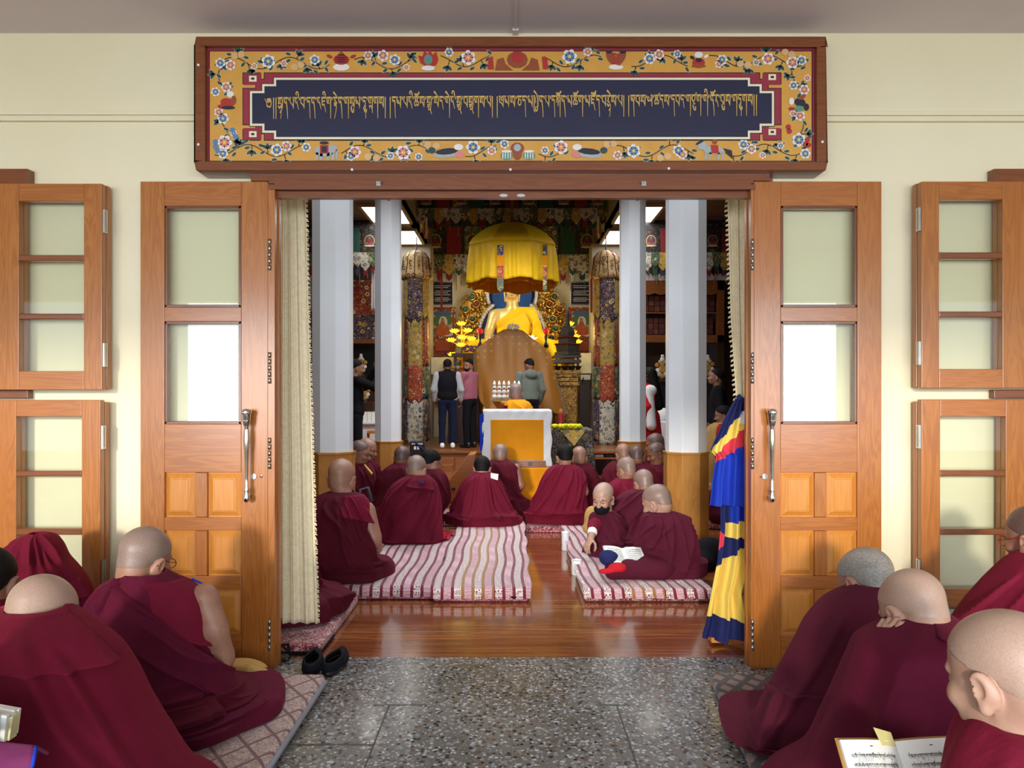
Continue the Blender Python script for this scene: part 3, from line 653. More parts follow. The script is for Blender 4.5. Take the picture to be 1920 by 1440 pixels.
for x, y in ((452, 102), (440, 105), (552, 126), (564, 122), (802, 272), (818, 274), (690, 294), (706, 296), (1138, 271), (1150, 270), (1238, 296), (1252, 293), (1388, 120), (1402, 122), (1472, 98), (1484, 102)): oval(x, y, 7, 6.5, 0, .0052, PE); 
for x, y in ((404, 266), (404, 275), (408, 283), (436, 244), (442, 256), (1478, 238), (1480, 246), (1514, 262), (1510, 270), (1516, 272)): oval(x, y, 5, 5, 0, .0052, BU if x < 500 else RD)
# vase, flaming jewel, central wheel with two deer, fish, drum, elephant, lions, jars, horse, monkey, bird
def poly(pts, lift, mi): sheet(fl, pts, lift, mi, .0004)
oval(640, 126, 16, 7, 0, .0052, WH_); oval(640, 112, 15, 10, 0, .0054, RD); [oval(640, 108 + 4 * i, 14 - 2 * abs(i - 1), 1.4, 0, .0060, DK) for i in range(3)]; poly([(632, 104), (640, 96), (648, 104)], .0054, BN); oval(618, 106, 6, 3, .4, .0056, RD); oval(662, 106, 6, 3, -.4, .0056, RD)
poly([(788, 118), (784, 104), (792, 106), (796, 94), (802, 102), (806, 92), (811, 103), (818, 97), (822, 112), (818, 122), (803, 127)], .0052, RD); oval(803, 112, 8, 10, 0, .0058, GN); oval(803, 128, 13, 5, 0, .0060, WH_); oval(803, 107, 4, 4, 0, .0062, BU)
oval(970, 112, 20, 16, 0, .0052, BN); oval(970, 108, 11, 11, 0, .0058, RD); poly([(928, 132), (932, 112), (944, 108), (948, 120), (962, 132)], .0054, BN); poly([(1012, 132), (1008, 112), (996, 108), (992, 120), (978, 132)], .0054, BN); poly([(914, 130), (916, 108), (924, 106), (926, 130)], .0054, RD); poly([(1018, 130), (1016, 106), (1026, 108), (1028, 130)], .0054, RD)
oval(1146, 108, 8, 15, -.5, .0052, BN); oval(1164, 108, 8, 15, .5, .0054, BN); oval(1155, 126, 14, 5, 0, .0056, WH_); oval(1142, 98, 6, 3, 0, .0058, DK); oval(1168, 98, 6, 3, 0, .0058, DK); [oval(1155, 102 + i * 6, 10, 1.6, .3, .0060, RD) for i in range(4)]
oval(1310, 118, 12, 10, 0, .0052, RD); oval(1310, 103, 8, 6, 0, .0054, WH_); oval(1310, 124, 14, 3, 0, .0058, BN); oval(1298, 108, 5, 3, .6, .0056, DK); oval(1324, 106, 5, 3, -.6, .0056, WH_); oval(1310, 113, 6, 4, 0, .0060, DK)
oval(608, 283, 19, 11, 0, .0052, GY); oval(624, 279, 9, 8, 0, .0054, GY); [poly([(x, 286), (x + 5, 286), (x + 5, 300), (x, 300)], .0052, GY) for x in (592, 600, 613, 622)]; poly([(630, 280), (634, 282), (633, 298), (629, 298)], .0054, GY); poly([(600, 272), (616, 272), (616, 288), (600, 288)], .0058, RD); poly([(603, 275), (613, 275), (613, 286), (603, 286)], .0062, DK); oval(608, 268, 9, 3, 0, .0062, DK)
for cx, s in ((838, 1), (1104, -1)):
    oval(cx, 289, 26, 7, -.1 * s, .0052, GY); oval(cx, 284, 22, 6, -.1 * s, .0054, DK); oval(cx + s * 24, 290, 9, 6, .3, .0056, PK); oval(cx + s * 22, 276, 9, 6, 0, .0056, WH_); oval(cx - s * 28, 282, 7, 6, 0, .0056, LF)
oval(970, 286, 9, 15, 0, .0052, BN); oval(970, 278, 13, 11, 0, .0054, BN); oval(970, 277, 7, 7, 0, .0060, GY)
for cx in (950, 992): oval(cx, 292, 12, 8.5, 0, .0056, GN); oval(cx, 284, 10, 2.4, 0, .0060, WH_); [oval(cx + i * 5, 292, 1, 7, 0, .0062, WH_) for i in (-1.4, -.5, .5, 1.4)]
oval(1338, 282, 20, 8, .1, .0052, GY); oval(1318, 273, 8, 7, .5, .0054, GY); poly([(1310, 268), (1320, 272), (1318, 282), (1308, 278)], .0056, GY); [poly([(x, 286), (x + 4, 286), (x + 2, 299), (x - 2, 299)], .0052, GY) for x in (1322, 1330, 1346, 1354)]; poly([(1332, 272), (1346, 272), (1348, 288), (1334, 288)], .0058, RD); oval(1340, 266, 5, 5, 0, .0060, BN); poly([(1356, 278), (1372, 282), (1374, 298), (1364, 290)], .0054, DK); oval(1312, 267, 9, 2.4, -.5, .0058, DK)
oval(426, 193, 13, 9, .2, .0052, RD); oval(432, 177, 7, 6, 0, .0054, WH_); oval(438, 188, 5, 9, .1, .0056, BN); oval(428, 202, 13, 3.4, 0, .0058, DK); oval(414, 200, 6, 4, 0, .0056, RD)
oval(1500, 192, 11, 8, .3, .0052, DK); oval(1484, 190, 5, 7, 0, .0054, WH_); oval(1504, 182, 8, 4, -.6, .0056, BN); oval(1512, 201, 5, 7, 0, .0056, DK); oval(1498, 204, 9, 6, 0, .0058, GN); oval(1484, 204, 6, 3.4, 0, .0056, RD)
fl.build('floral_painting', PC, sign)
for px, py in ((660, 318), (957, 318), (1254, 316), (372, 271), (1542, 266), (372, 122)):
    a = W(px, py, SD - .022); sc_ = MB(); sc_.lathe([(.001, -.004), (.006, -.002), (.006, .002)], (a.x, a.y, a.z), 10, ax='y'); sc_.build('screw_cap', PAPER, sign)
# ------------------------------------------------------------------ smooth bodies: distance fields meshed with surface nets
def rotm(pitch=0, yaw=0, roll=0):
    """pitch: nod forward, yaw: turn left (+), roll: tilt to the right ear; the unrotated head faces +y (away from the camera)"""
    return np.array(Matrix.Rotation(R(yaw), 3, 'Z') @ Matrix.Rotation(R(-pitch), 3, 'X') @ Matrix.Rotation(R(roll), 3, 'Y'))
class Field:
    def __init__(s): s.p = []
    def ell(s, c, r, k=.02, M=None, op='+'): s.p.append(('e', np.array(c, float), np.array(r, float), k, M, op)); return s
    def cap(s, a, b, ra, rb=None, k=.02, op='+'): s.p.append(('c', np.array(a, float), np.array(b, float), ra, ra if rb is None else rb, k, op)); return s
    def chain(s, pts, rad, k=.02):
        for i in range(len(pts) - 1): s.cap(pts[i], pts[i + 1], rad[i], rad[i + 1], k)
        return s
    def put(s, other, T, t, sc=1.0):
        """add another field's shapes rotated by T, scaled, moved to t"""
        t = np.array(t, float)
        for q in other.p:
            if q[0] == 'e':
                M = T if q[4] is None else T @ q[4]
                s.p.append(('e', T @ (q[1] * sc) + t, q[2] * sc, q[3] * sc, M, q[5]))
            else: s.p.append(('c', T @ (q[1] * sc) + t, T @ (q[2] * sc) + t, q[3] * sc, q[4] * sc, q[5] * sc, q[6]))
        return s
    def bounds(s):
        lo = np.full(3, 1e9); hi = -lo
        for q in s.p:
            if q[-1] == '-' or q[-1] == '&': continue
            if q[0] == 'e': a, b = q[1] - q[2].max(), q[1] + q[2].max()
            else: m = max(q[3], q[4]); a, b = np.minimum(q[1], q[2]) - m, np.maximum(q[1], q[2]) + m
            lo = np.minimum(lo, a); hi = np.maximum(hi, b)
        return lo - .02, hi + .02
    def eval(s, xs, ys, zs, cut=None):
        Fd = np.full((len(xs), len(ys), len(zs)), .2, np.float32)
        ax = (xs, ys, zs)
        for q in s.p:
            k, op = (q[3], q[5]) if q[0] == 'e' else (q[5], q[6])
            mg = k * 1.2 + .045
            if q[0] == 'e': m = q[2].max(); a, b = q[1] - m - mg, q[1] + m + mg
            else: m = max(q[3], q[4]) + mg; a, b = np.minimum(q[1], q[2]) - m, np.maximum(q[1], q[2]) + m
            sl = []
            for i in range(3):
                i0 = np.searchsorted(ax[i], a[i]); i1 = np.searchsorted(ax[i], b[i]); sl.append(slice(i0, i1))
            if any(z.start >= z.stop for z in sl): continue
            P = np.stack(np.meshgrid(xs[sl[0]], ys[sl[1]], zs[sl[2]], indexing='ij'), -1).astype(np.float32)
            if q[0] == 'e':
                L = P - q[1].astype(np.float32)
                if q[4] is not None: L = L @ q[4].astype(np.float32)
                L = L / q[2].astype(np.float32); k0 = np.sqrt((L * L).sum(-1)); L = L / q[2].astype(np.float32); k1 = np.sqrt((L * L).sum(-1)) + 1e-9
                d = k0 * (k0 - 1) / k1
            else:
                ba = (q[2] - q[1]).astype(np.float32); L = P - q[1].astype(np.float32)
                hh = np.clip((L @ ba) / (ba @ ba + 1e-12), 0, 1)
                d = np.sqrt(((L - hh[..., None] * ba) ** 2).sum(-1)) - (q[3] + (q[4] - q[3]) * hh)
            g = Fd[tuple(sl)]
            if op == '-': d = -d; h_ = np.clip(k - np.abs(g - d), 0, None) / k; g = np.maximum(g, d) + h_ * h_ * k / 4
            else: h_ = np.clip(k - np.abs(g - d), 0, None) / k; g = np.minimum(g, d) - h_ * h_ * k / 4
            Fd[tuple(sl)] = g
        if cut is not None:
            P = np.stack(np.meshgrid(xs, ys, zs, indexing='ij'), -1)
            Fd = np.maximum(Fd, cut(P))
        return Fd
def axis(lo, hi, coarse, fine=None):
    """grid line positions: coarse everywhere, fine inside the listed (a, b, step) windows"""
    v = [lo]
    while v[-1] < hi:
        st = coarse
        for a, b, f in (fine or []):
            if a - coarse * .5 <= v[-1] <= b: st = min(st, f)
        v.append(v[-1] + st)
    return np.array(v)
def nets(Fd, xs, ys, zs):
    ins = Fd < 0; nx, ny, nz = Fd.shape
    c = np.zeros((nx - 1, ny - 1, nz - 1), np.int8)
    for dx in (0, 1):
        for dy in (0, 1):
            for dz in (0, 1): c += ins[dx:nx - 1 + dx, dy:ny - 1 + dy, dz:nz - 1 + dz]
    I, J, K = np.nonzero((c > 0) & (c < 8))
    if len(I) == 0: return [], []
    acc = np.zeros((len(I), 3)); cnt = np.zeros(len(I)); co = (xs, ys, zs)
    for a in range(3):
        b_, c_ = [(1, 2), (0, 2), (0, 1)][a]
        for u in (0, 1):
            for w in (0, 1):
                o = [0, 0, 0]; o[b_] = u; o[c_] = w
                i0 = [I + o[0], J + o[1], K + o[2]]; i1 = [q.copy() for q in i0]; i1[a] = i1[a] + 1
                f0 = Fd[tuple(i0)]; f1 = Fd[tuple(i1)]; mk = (f0 < 0) != (f1 < 0)
                t = np.where(mk, f0 / np.where(mk, f0 - f1, 1), 0)
                p = np.stack([co[q][i0[q]] for q in range(3)], 1).astype(float)
                p[:, a] += t * (co[a][i1[a]] - co[a][i0[a]])
                acc += np.where(mk[:, None], p, 0); cnt += mk
    V = acc / cnt[:, None]
    idx = np.full((nx - 1, ny - 1, nz - 1), -1, np.int64); idx[I, J, K] = np.arange(len(I))
    Q = []
    for a in range(3):
        b_, c_ = [(1, 2), (2, 0), (0, 1)][a]
        s0 = [slice(None)] * 3; s1 = [slice(None)] * 3
        for q in (b_, c_): s0[q] = slice(1, Fd.shape[q] - 1); s1[q] = slice(1, Fd.shape[q] - 1)
        s0[a] = slice(0, Fd.shape[a] - 1); s1[a] = slice(1, Fd.shape[a])
        A, B = ins[tuple(s0)], ins[tuple(s1)]
        for flip in (0, 1):
            e = np.stack(np.nonzero((A & ~B) if not flip else (~A & B)), 1)
            if len(e) == 0: continue
            e[:, b_] += 1; e[:, c_] += 1
            qs = []
            for db, dc in ((-1, -1), (0, -1), (0, 0), (-1, 0)):
                g = e.copy(); g[:, b_] += db; g[:, c_] += dc; qs.append(idx[g[:, 0], g[:, 1], g[:, 2]])
            q = np.stack(qs, 1); q = q if not flip else q[:, ::-1]
            Q.append(q[(q >= 0).all(1)])
    return V, np.concatenate(Q)
def mesh_np(name, V, Q, mats, parent=None, smooth=True):
    me = bpy.data.meshes.new(name); V = np.asarray(V, np.float32); Q = np.asarray(Q, np.int32)
    off = Vector((0, 0, 0))
    if parent is None: lo, hi = V.min(0), V.max(0); off = Vector(((lo[0] + hi[0]) / 2, (lo[1] + hi[1]) / 2, lo[2])); V = V - np.array(off, np.float32)
    me.vertices.add(len(V)); me.vertices.foreach_set('co', V.ravel())
    me.loops.add(Q.size); me.loops.foreach_set('vertex_index', Q.ravel())
    me.polygons.add(len(Q)); me.polygons.foreach_set('loop_start', np.arange(0, Q.size, 4, dtype=np.int32)); me.polygons.foreach_set('loop_total', np.full(len(Q), 4, np.int32))
    if smooth: me.polygons.foreach_set('use_smooth', np.ones(len(Q), bool))
    for m in (mats if isinstance(mats, (list, tuple)) else [mats]): me.materials.append(m)
    me.update(calc_edges=True); me.validate()
    o = bpy.data.objects.new(name, me); COL.objects.link(o); o.location = off
    if parent is not None: attach(o, parent)
    return o
def solid(name, fld, mat, parent, coarse=.02, fine=None, cut=None):
    lo, hi = fld.bounds(); fine = fine or []
    xs, ys, zs = [axis(lo[i], hi[i], coarse, [(a[i], b[i], st) for a, b, st in fine]) for i in range(3)]
    V, Q = nets(fld.eval(xs, ys, zs, cut), xs, ys, zs)
    return mesh_np(name, V, Q, mat, parent)

# ------------------------------------------------------------------ heads, hands
def head_field(fat=1.0, ear=1.0):
    f = Field()
    f.ell((0, -.014, .034), (.077, .097, .084), .02)
    f.ell((0, .022, .02), (.068, .07, .078), .02)
    f.ell((0, .026, -.035), (.061, .066, .072), .03)
    f.ell((0, .050, -.082), (.044 * fat, .042, .034), .035)
    f.ell((0, -.055, -.035), (.055, .045, .05), .03)
    for s in (-1, 1):
        f.ell((s * .036, .070, -.036), (.026, .022, .022), .02)          # cheek
        f.cap((s * .012, .089, .012), (s * .046, .076, .012), .010, .007, .012)      # brow
        f.ell((s * .031, .092, -.009), (.017, .014, .011), .010, None, '-')  # eye socket
        f.ell((s * .031, .077, -.009), (.0145, .0125, .0115), .004)               # lidded eye
    f.cap((0, .090, -.004), (0, .110, -.038), .009, .012, .010)
    for s in (-1, 1): f.ell((s * .011, .102, -.042), (.009, .010, .008), .006)
    f.cap((-.020, .086, -.068), (.020, .086, -.068), .0062, None, .006); f.cap((-.017, .085, -.078), (.017, .085, -.078), .007, None, .006)
    f.cap((-.022, .095, -.073), (.022, .095, -.073), .0022, None, .004, '-')
    for s in (-1, 1):
        E = np.array(Matrix.Rotation(R(s * -28), 3, 'Z') @ Matrix.Rotation(R(-14), 3, 'X') @ Matrix.Rotation(R(s * 8), 3, 'Y'))
        f.ell((s * .0805 * 1.0, -.014, -.020), (.009 * ear, .022 * ear, .034 * ear), .006, E)
        f.ell((s * .079, -.006, -.052), (.007, .010, .012), .008, E)
        f.ell((s * .0915, -.006, -.016), (.007, .012, .020), .006, E, '-')
    return f
HEAD = head_field()
CRANIUM = Field().ell((0, -.014, .034), (.0785, .0985, .0855), .02).ell((0, .022, .02), (.0692, .0712, .0792), .02).ell((0, -.055, -.030), (.056, .047, .047), .03)
def hair_cut(T, t, sc, line=0.0):
    Ti = T.astype(np.float32)
    def cut(P):
        L = ((P - t) @ Ti) / sc
        y, z = L[..., 1], L[..., 2]
        a = (.676 * y - z + .006 + line) / 1.207
        b = y - .076
        side = np.abs(L[..., 0]) * 0 + np.where((y > -.03) & (y < .03), (-.002 - z), -1)        # keep clear of the ears
        return np.maximum(np.maximum(a, b), side) * sc
    return cut
def hand_field(curl=.5, spread=.12, side=1):
    """right hand (side=1): wrist at the origin, fingers along +y, palm facing -z, thumb towards -x"""
    f = Field(); s = side
    f.ell((0, .045, 0), (.040, .052, .015), .012); f.cap((0, -.02, 0), (0, .02, 0), .025, .027, .02)
    for i, (x, L) in enumerate(((-.030, .072), (-.010, .082), (.011, .076), (.031, .060))):
        p = np.array([x * s, .088 - abs(i - 1.3) * .005, 0]); a = 0; dirx = x * spread * 3 * s
        for j, fr in enumerate((.46, .31, .23)):
            a += curl * (1.0, 1.2, .8)[j]
            q = p + np.array([dirx * fr * L * 4, math.cos(a), -math.sin(a)]) * fr * L
            f.cap(p, q, (.0095, .0088, .008)[j], (.0088, .008, .0068)[j], .004); p = q
    p = np.array([-.034 * s, .02, -.004]); a = .9
    for fr in (.040, .030, .024):
        q = p + np.array([-math.sin(a) * s, math.cos(a), -.25 - .4 * curl]) * fr; f.cap(p, q, .0118, .0098, .006); p = q; a -= .42 + curl * .35
    return f
def frame(ydir, zhint=(0, 0, 1)):
    y = Vector(ydir).normalized(); z = Vector(zhint); x = y.cross(z).normalized(); z = x.cross(y)
    return np.array([[x[i], y[i], z[i]] for i in range(3)])

# ------------------------------------------------------------------ robes: a wrapped cloth surface from the outline seen in the photo
class Robe:
    """rows: (z, cx, cy, rx, ry) from collar to hem"""
    def __init__(s, rows, folds=(), pw=2.3, seed=1, rumple=.006):
        s.r = np.array(rows, float); n = len(s.r)
        dz = np.sqrt(((np.diff(s.r[:, :3], axis=0)) ** 2).sum(1) + np.diff(s.r[:, 3]) ** 2); s.t = np.concatenate([[0], np.cumsum(dz)]); s.L = s.t[-1]; s.t /= s.L
        s.folds = folds; s.pw = pw; s.rum = rumple
        g = np.random.RandomState(seed); s.k = [(g.randint(2, 9), g.uniform(-9, 9), g.uniform(0, 6.3), g.uniform(.4, 1)) for _ in range(7)]
    def row(s, t):
        out = []
        t = np.clip(t, 0, 1)
        i = np.clip(np.searchsorted(s.t, t, 'right') - 1, 0, len(s.t) - 2)
        h_ = s.t[i + 1] - s.t[i]; u = (t - s.t[i]) / h_
        m = np.gradient(s.r, s.t, axis=0)
        d0 = (s.r[1:] - s.r[:-1]) / (s.t[1:] - s.t[:-1])[:, None]
        for q in range(5):
            for j in range(1, len(s.t) - 1):
                if d0[j - 1, q] * d0[j, q] <= 0: m[j, q] = 0
                else: m[j, q] = math.copysign(min(abs(m[j, q]), 2.5 * min(abs(d0[j - 1, q]), abs(d0[j, q]))), m[j, q])
        for q in range(5):
            out.append((2 * u ** 3 - 3 * u ** 2 + 1) * s.r[i, q] + (u ** 3 - 2 * u ** 2 + u) * h_ * m[i, q] + (-2 * u ** 3 + 3 * u ** 2) * s.r[i + 1, q] + (u ** 3 - u ** 2) * h_ * m[i + 1, q])
        return out
    def disp(s, th, t):
        d = np.zeros(np.broadcast(th, t).shape)
        for n, tw, ph, a in s.k: d += a * np.sin(n * th + tw * t + ph) * s.rum * (.25 + t)
        wr = np.pi
        for (a0, t0, a1, t1, amp, wd) in s.folds:
            A = np.array([a0 * .30, t0 * s.L]); B = np.array([a1 * .30, t1 * s.L]); e = B - A; L = np.linalg.norm(e); e /= L; nn = np.array([-e[1], e[0]])
            dth = (th - a0 + np.pi) % (2 * np.pi) - np.pi
            px, py = dth * .30, (t - t0) * s.L
            al = (px * e[0] + py * e[1]) / L; ac = px * nn[0] + py * nn[1] + .012 * np.sin(al * 5 + a0 * 7)
            ends = np.clip(np.minimum(al + .12, 1.12 - al) / .22, 0, 1); ends = ends * ends * (3 - 2 * ends)
            prof = np.where(ac > 0, np.exp(-ac / wd), np.exp(-(ac / (wd * .25 + .007)) ** 2))
            d += 2.2 * amp * prof * ends
        return d
    def at(s, th, t, off=0.0):
        th, t = np.broadcast_arrays(th, t)
        z, cx, cy, rx, ry = s.row(t)
        sn, cs = np.sin(th), np.cos(th); e = 2 / s.pw
        ux, uy = np.sign(sn) * np.abs(sn) ** e, -np.sign(cs) * np.abs(cs) ** e
        d = s.disp(th, t) + off
        nx = ux / np.maximum(rx, .03); ny = uy / np.maximum(ry, .03); nl = np.sqrt(nx * nx + ny * ny) + 1e-9
        return np.stack([cx + rx * ux + d * nx / nl, cy + ry * uy + d * ny / nl, z + 0 * d], -1)
    def mesh(s, name, mat, parent, n=70, k=120):
        t = np.linspace(0, 1, n)[:, None]; th = np.linspace(-np.pi, np.pi, k, endpoint=False)[None]
        P = s.at(th, t)
        c = P[0].mean(0); lip = [c + (P[0] - c) * .93 - np.array([0, 0, .002]), c + (P[0] - c) * .90 - np.array([0, 0, .03])]
        P = np.concatenate([np.stack(lip[::-1]), P]); lo = s.r[-1, 0]
        P[..., 2] = np.maximum(P[..., 2], lo)
        m = MB(); m.grid(P, 0, True); return m.build(name, mat, parent, smooth=True, fix=False)
    def patch(s, name, mat, parent, th0, th1, ta, tb, off=.012, n=40, k=90, roll=.010):
        """a second layer of cloth lying on the robe; ta, tb: functions of u in 0..1 across th0..th1"""
        u = np.linspace(0, 1, k)[None]; v = np.linspace(0, 1, n)[:, None]
        A = np.vectorize(ta)(u); B = np.vectorize(tb)(u); t = A + (B - A) * v; th = th0 + (th1 - th0) * u + 0 * v
        edge = np.exp(-((v * (B - A) * s.L) / .02) ** 2) + np.exp(-(((1 - v) * (B - A) * s.L) / .02) ** 2)
        o = off + roll * edge - .012 * np.clip(1 - np.minimum(u, 1 - u) / .04, 0, 1)
        P = s.at(th, t, o); Q = s.at(th, t, o * 0 - .004)
        m = MB(); nn, kk = P.shape[:2]; m.add(P.reshape(-1, 3).tolist() + Q.reshape(-1, 3).tolist(), [])
        N_ = nn * kk
        fs = [(i * kk + j, (i + 1) * kk + j, (i + 1) * kk + j + 1, i * kk + j + 1) for i in range(nn - 1) for j in range(kk - 1)]
        rim = [(0, j) for j in range(kk)] + [(i, kk - 1) for i in range(1, nn)] + [(nn - 1, j) for j in range(kk - 2, -1, -1)] + [(i, 0) for i in range(nn - 2, 0, -1)]
        rim = [i * kk + j for i, j in rim]
        fs += [(rim[i], rim[(i + 1) % len(rim)], rim[(i + 1) % len(rim)] + N_, rim[i] + N_) for i in range(len(rim))]
        m.add([], []); m.f += fs; m.m += [0] * len(fs)
        return m.build(name, mat, parent, smooth=True, fix=False)
def auto_folds(style, seed, n=12, amp=.014):
    g = random.Random(seed); out = []
    if style == 'fan':
        for i in range(n):
            a = -1.9 + 3.8 * (i + g.uniform(.2, .8)) / n; out.append((a * .62, g.uniform(.04, .16), a * 1.05 + g.uniform(-.1, .1), g.uniform(.7, 1.05), amp * g.uniform(.6, 1.3), g.uniform(.012, .03)))
    elif style == 'diag':
        for i in range(n):
            a = -1.7 + 2.9 * (i + g.uniform(.1, .9)) / n; out.append((a, g.uniform(.0, .25), a + g.uniform(.5, 1.1), g.uniform(.5, .95), amp * g.uniform(.6, 1.3), g.uniform(.012, .04)))
    elif style == 'diagr':
        for i in range(n):
            a = -1.2 + 2.9 * (i + g.uniform(.1, .9)) / n; out.append((a, g.uniform(.0, .25), a - g.uniform(.5, 1.1), g.uniform(.5, .95), amp * g.uniform(.6, 1.3), g.uniform(.012, .04)))
    for i in range(max(2, n // 3)):                                              # sagging folds low on the lap
        a = g.uniform(-2.6, 1.6); out.append((a, g.uniform(.66, .9), a + g.uniform(.8, 1.6), g.uniform(.7, .95), amp * g.uniform(.5, 1.1), g.uniform(.03, .06)))
    return out
PEOPLE = {}
def person_root(label, loc, group): return thing('person', label, 'person', loc, group)
def seated(key, label, d, head, rows, base, mat, hw=None, pose=(18, 0, 0), folds=('diag', 12, .014), arms=(), hair=STUB, hairline=0.0, skinm=SKIN, detail=1.0, ry=(.10, .15), group='monks seated at the prayers', eyes=False, lean=.10, pw=2.3, seed=None, ear=1.0, baldness=True):
    """head: (px, py, d, scale) of the skull centre; rows: (py, pxl, pxr[, d[, ry]]); base: (z, pxl, pxr, d, ry)"""
    seed = seed or sum(map(ord, key)); n = len(rows); out = []
    hx, hy_, hd, sc = head; Hc = np.array(W(hx, hy_, hd))
    for i, q in enumerate(rows):
        u = i / max(1, n - 1)
        dd = q[3] if len(q) > 3 else d + lean * (1 - u) ** 1.3
        r_ = q[4] if len(q) > 4 else ry[0] + (ry[1] - ry[0]) * min(1, u * 1.6)
        a, b = X(q[1], dd), X(q[2], dd)
        if i == 0: r_ = min(r_, (b - a) / 2 * 1.05)
        out.append((Z(q[0], dd), (a + b) / 2, dd, (b - a) / 2, r_))
    bz, bl, br, bd, bry = base
    a, b = X(bl, bd), X(br, bd); zl = out[-1][0]
    if zl - bz > .16: out.append((bz + .10, (a + b) / 2, bd - .0, (b - a) / 2 * .94, bry * .94))
    out.append((bz + .03, (a + b) / 2, bd, (b - a) / 2 * .995, bry)); out.append((bz + .004, (a + b) / 2, bd, (b - a) / 2, bry * 1.01))
    out = [r for i, r in enumerate(out)]
    root = person_root(label, ((a + b) / 2, bd, bz), group)
    rb = Robe(out, auto_folds(*((folds[0], seed) + tuple(folds[1:]))) if isinstance(folds[0], str) else folds, pw, seed)
    k = int((150 if d < 3.2 else 150 if d < 5.5 else 120 if d < 7 else 80) * detail); 
    robe = rb.mesh('robe', mat, root, int(k * .62), k)
    T = rotm(*pose); top = np.array([out[0][1], out[0][2], out[0][0]])
    f = Field(); f.put(HEAD, T, Hc, sc)
    nb = Hc + T @ np.array([0, -.028, -.055]) * sc; nt = top + np.array([0, .0, -.03])
    if nt[2] > nb[2] - .02: nt = nb + np.array([0, -.03, -.03])
    f.cap(nb, nt, .054 * sc, .058 * sc, .03)
    ws = [r for r in out if r[0] < top[2] - .1]; mid = ws[min(1, len(ws) - 1)]
    pel = np.array([mid[1] * .5 + (a + b) / 4, bd - min(.06, bry * .15), bz + .13]); ch = (nt * .55 + pel * .45)
    wch = max(.07, min(rb.row(np.array(.3))[3] * .55, .13))
    f.cap(nt + np.array([0, 0, -.10]), pel, min(.085, wch, bry * .4), min(.10, wch * 1.1, bry * .38), .04)
    for s in (-1, 1):
        kn = np.array([(a + b) / 2 + s * (b - a) * .21, bd + bry * .2, bz + .045]); f.cap(pel + np.array([s * .04, 0, -.03]), kn, min(.055, bry * .17), min(.045, bry * .14), .02); f.cap(kn, np.array([(a + b) / 2 - s * .05, bd + bry * .4, bz + .04]), min(.04, bry * .15), min(.034, bry * .13), .02)
    fs = max(.0035, .0009 * d)
    fine = [(Hc - .125 * sc, Hc + .125 * sc, fs)]
    for arm in arms:
        pts = [np.array(p) for p in arm['p']]; rad = arm.get('r', [.052, .044, .040, .034, .027][:len(pts)] if len(pts) > 3 else [.050, .042, .030])
        f.chain(pts, rad, .02)
        if arm.get('hand') is not None:
            hk = arm['hand']; f.put(hand_field(hk.get('curl', .5), hk.get('spread', .12), hk.get('side', 1)), frame(hk['y'], hk.get('z', (0, 0, 1))), pts[-1], hk.get('s', 1.0))
            fine.append((pts[-1] - .12, pts[-1] + .12, max(.0032, fs * .9)))
        else: 
            lo = np.min(pts, 0) - .06; hi = np.max(pts, 0) + .06; fine.append((lo, hi, max(.008, fs * 1.5)))
    body = solid('body', f, skinm, root, .032, fine)
    if baldness:
        hf = Field().put(CRANIUM, T, Hc, sc * (1.004 if hair in (STUB, STUBL, STUBW, STUBD) else 1.02))
        hr = solid('cropped_hair', hf, hair, root, fs * 1.1, None, hair_cut(T, Hc.astype(np.float32), sc, hairline))
    if eyes:
        for s in (-1, 1):
            m = MB(); pts = [Hc + T @ (np.array([s * x, .086 + .006 * (1 - abs(x - .031) / .02), .016 + .006 * (1 - abs(x - .031) / .018) - .003]) * sc) for x in (.014, .022, .031, .040, .047)]
            m.tube(pts, [.002, .0034, .0034, .003, .0015], 6); m.build('eyebrow', BLACKH, root, smooth=True)
            m = MB(); pts = [Hc + T @ (np.array([s * x, .0905 - abs(x - .031) * .30, -.0115 - .10 * abs(x - .031)]) * sc) for x in (.018, .025, .031, .037, .044)]
            m.tube(pts, [.0012, .002, .0022, .002, .0012], 6); m.build('eyelashes', BLACKH, root, smooth=True)
    PEOPLE[key] = dict(root=root, robe=rb, T=T, H=Hc, sc=sc, base=base, rows=out)
    return PEOPLE[key]
def spectacles(p, mat=None):
    m = MB(); T, Hc, sc = p['T'], p['H'], p['sc']; L = lambda x, y, z: Hc + T @ (np.array([x, y, z]) * sc)
    for s in (-1, 1):
        m.tube([L(s * .034 + .024 * math.cos(a), .104, -.012 + .018 * math.sin(a)) for a in np.linspace(0, 2 * math.pi, 17)], .0016, 6, cap=False)
        m.tube([L(s * .058, .103, -.006), L(s * .083, .03, -.002), L(s * .086, -.01, .004), L(s * .083, -.03, -.02)], .0017, 6)
    m.tube([L(-.01, .104, -.008), L(0, .107, -.004), L(.01, .104, -.008)], .0016, 6)
    return m.build('spectacles', mat or BLACK, p['root'], smooth=True)
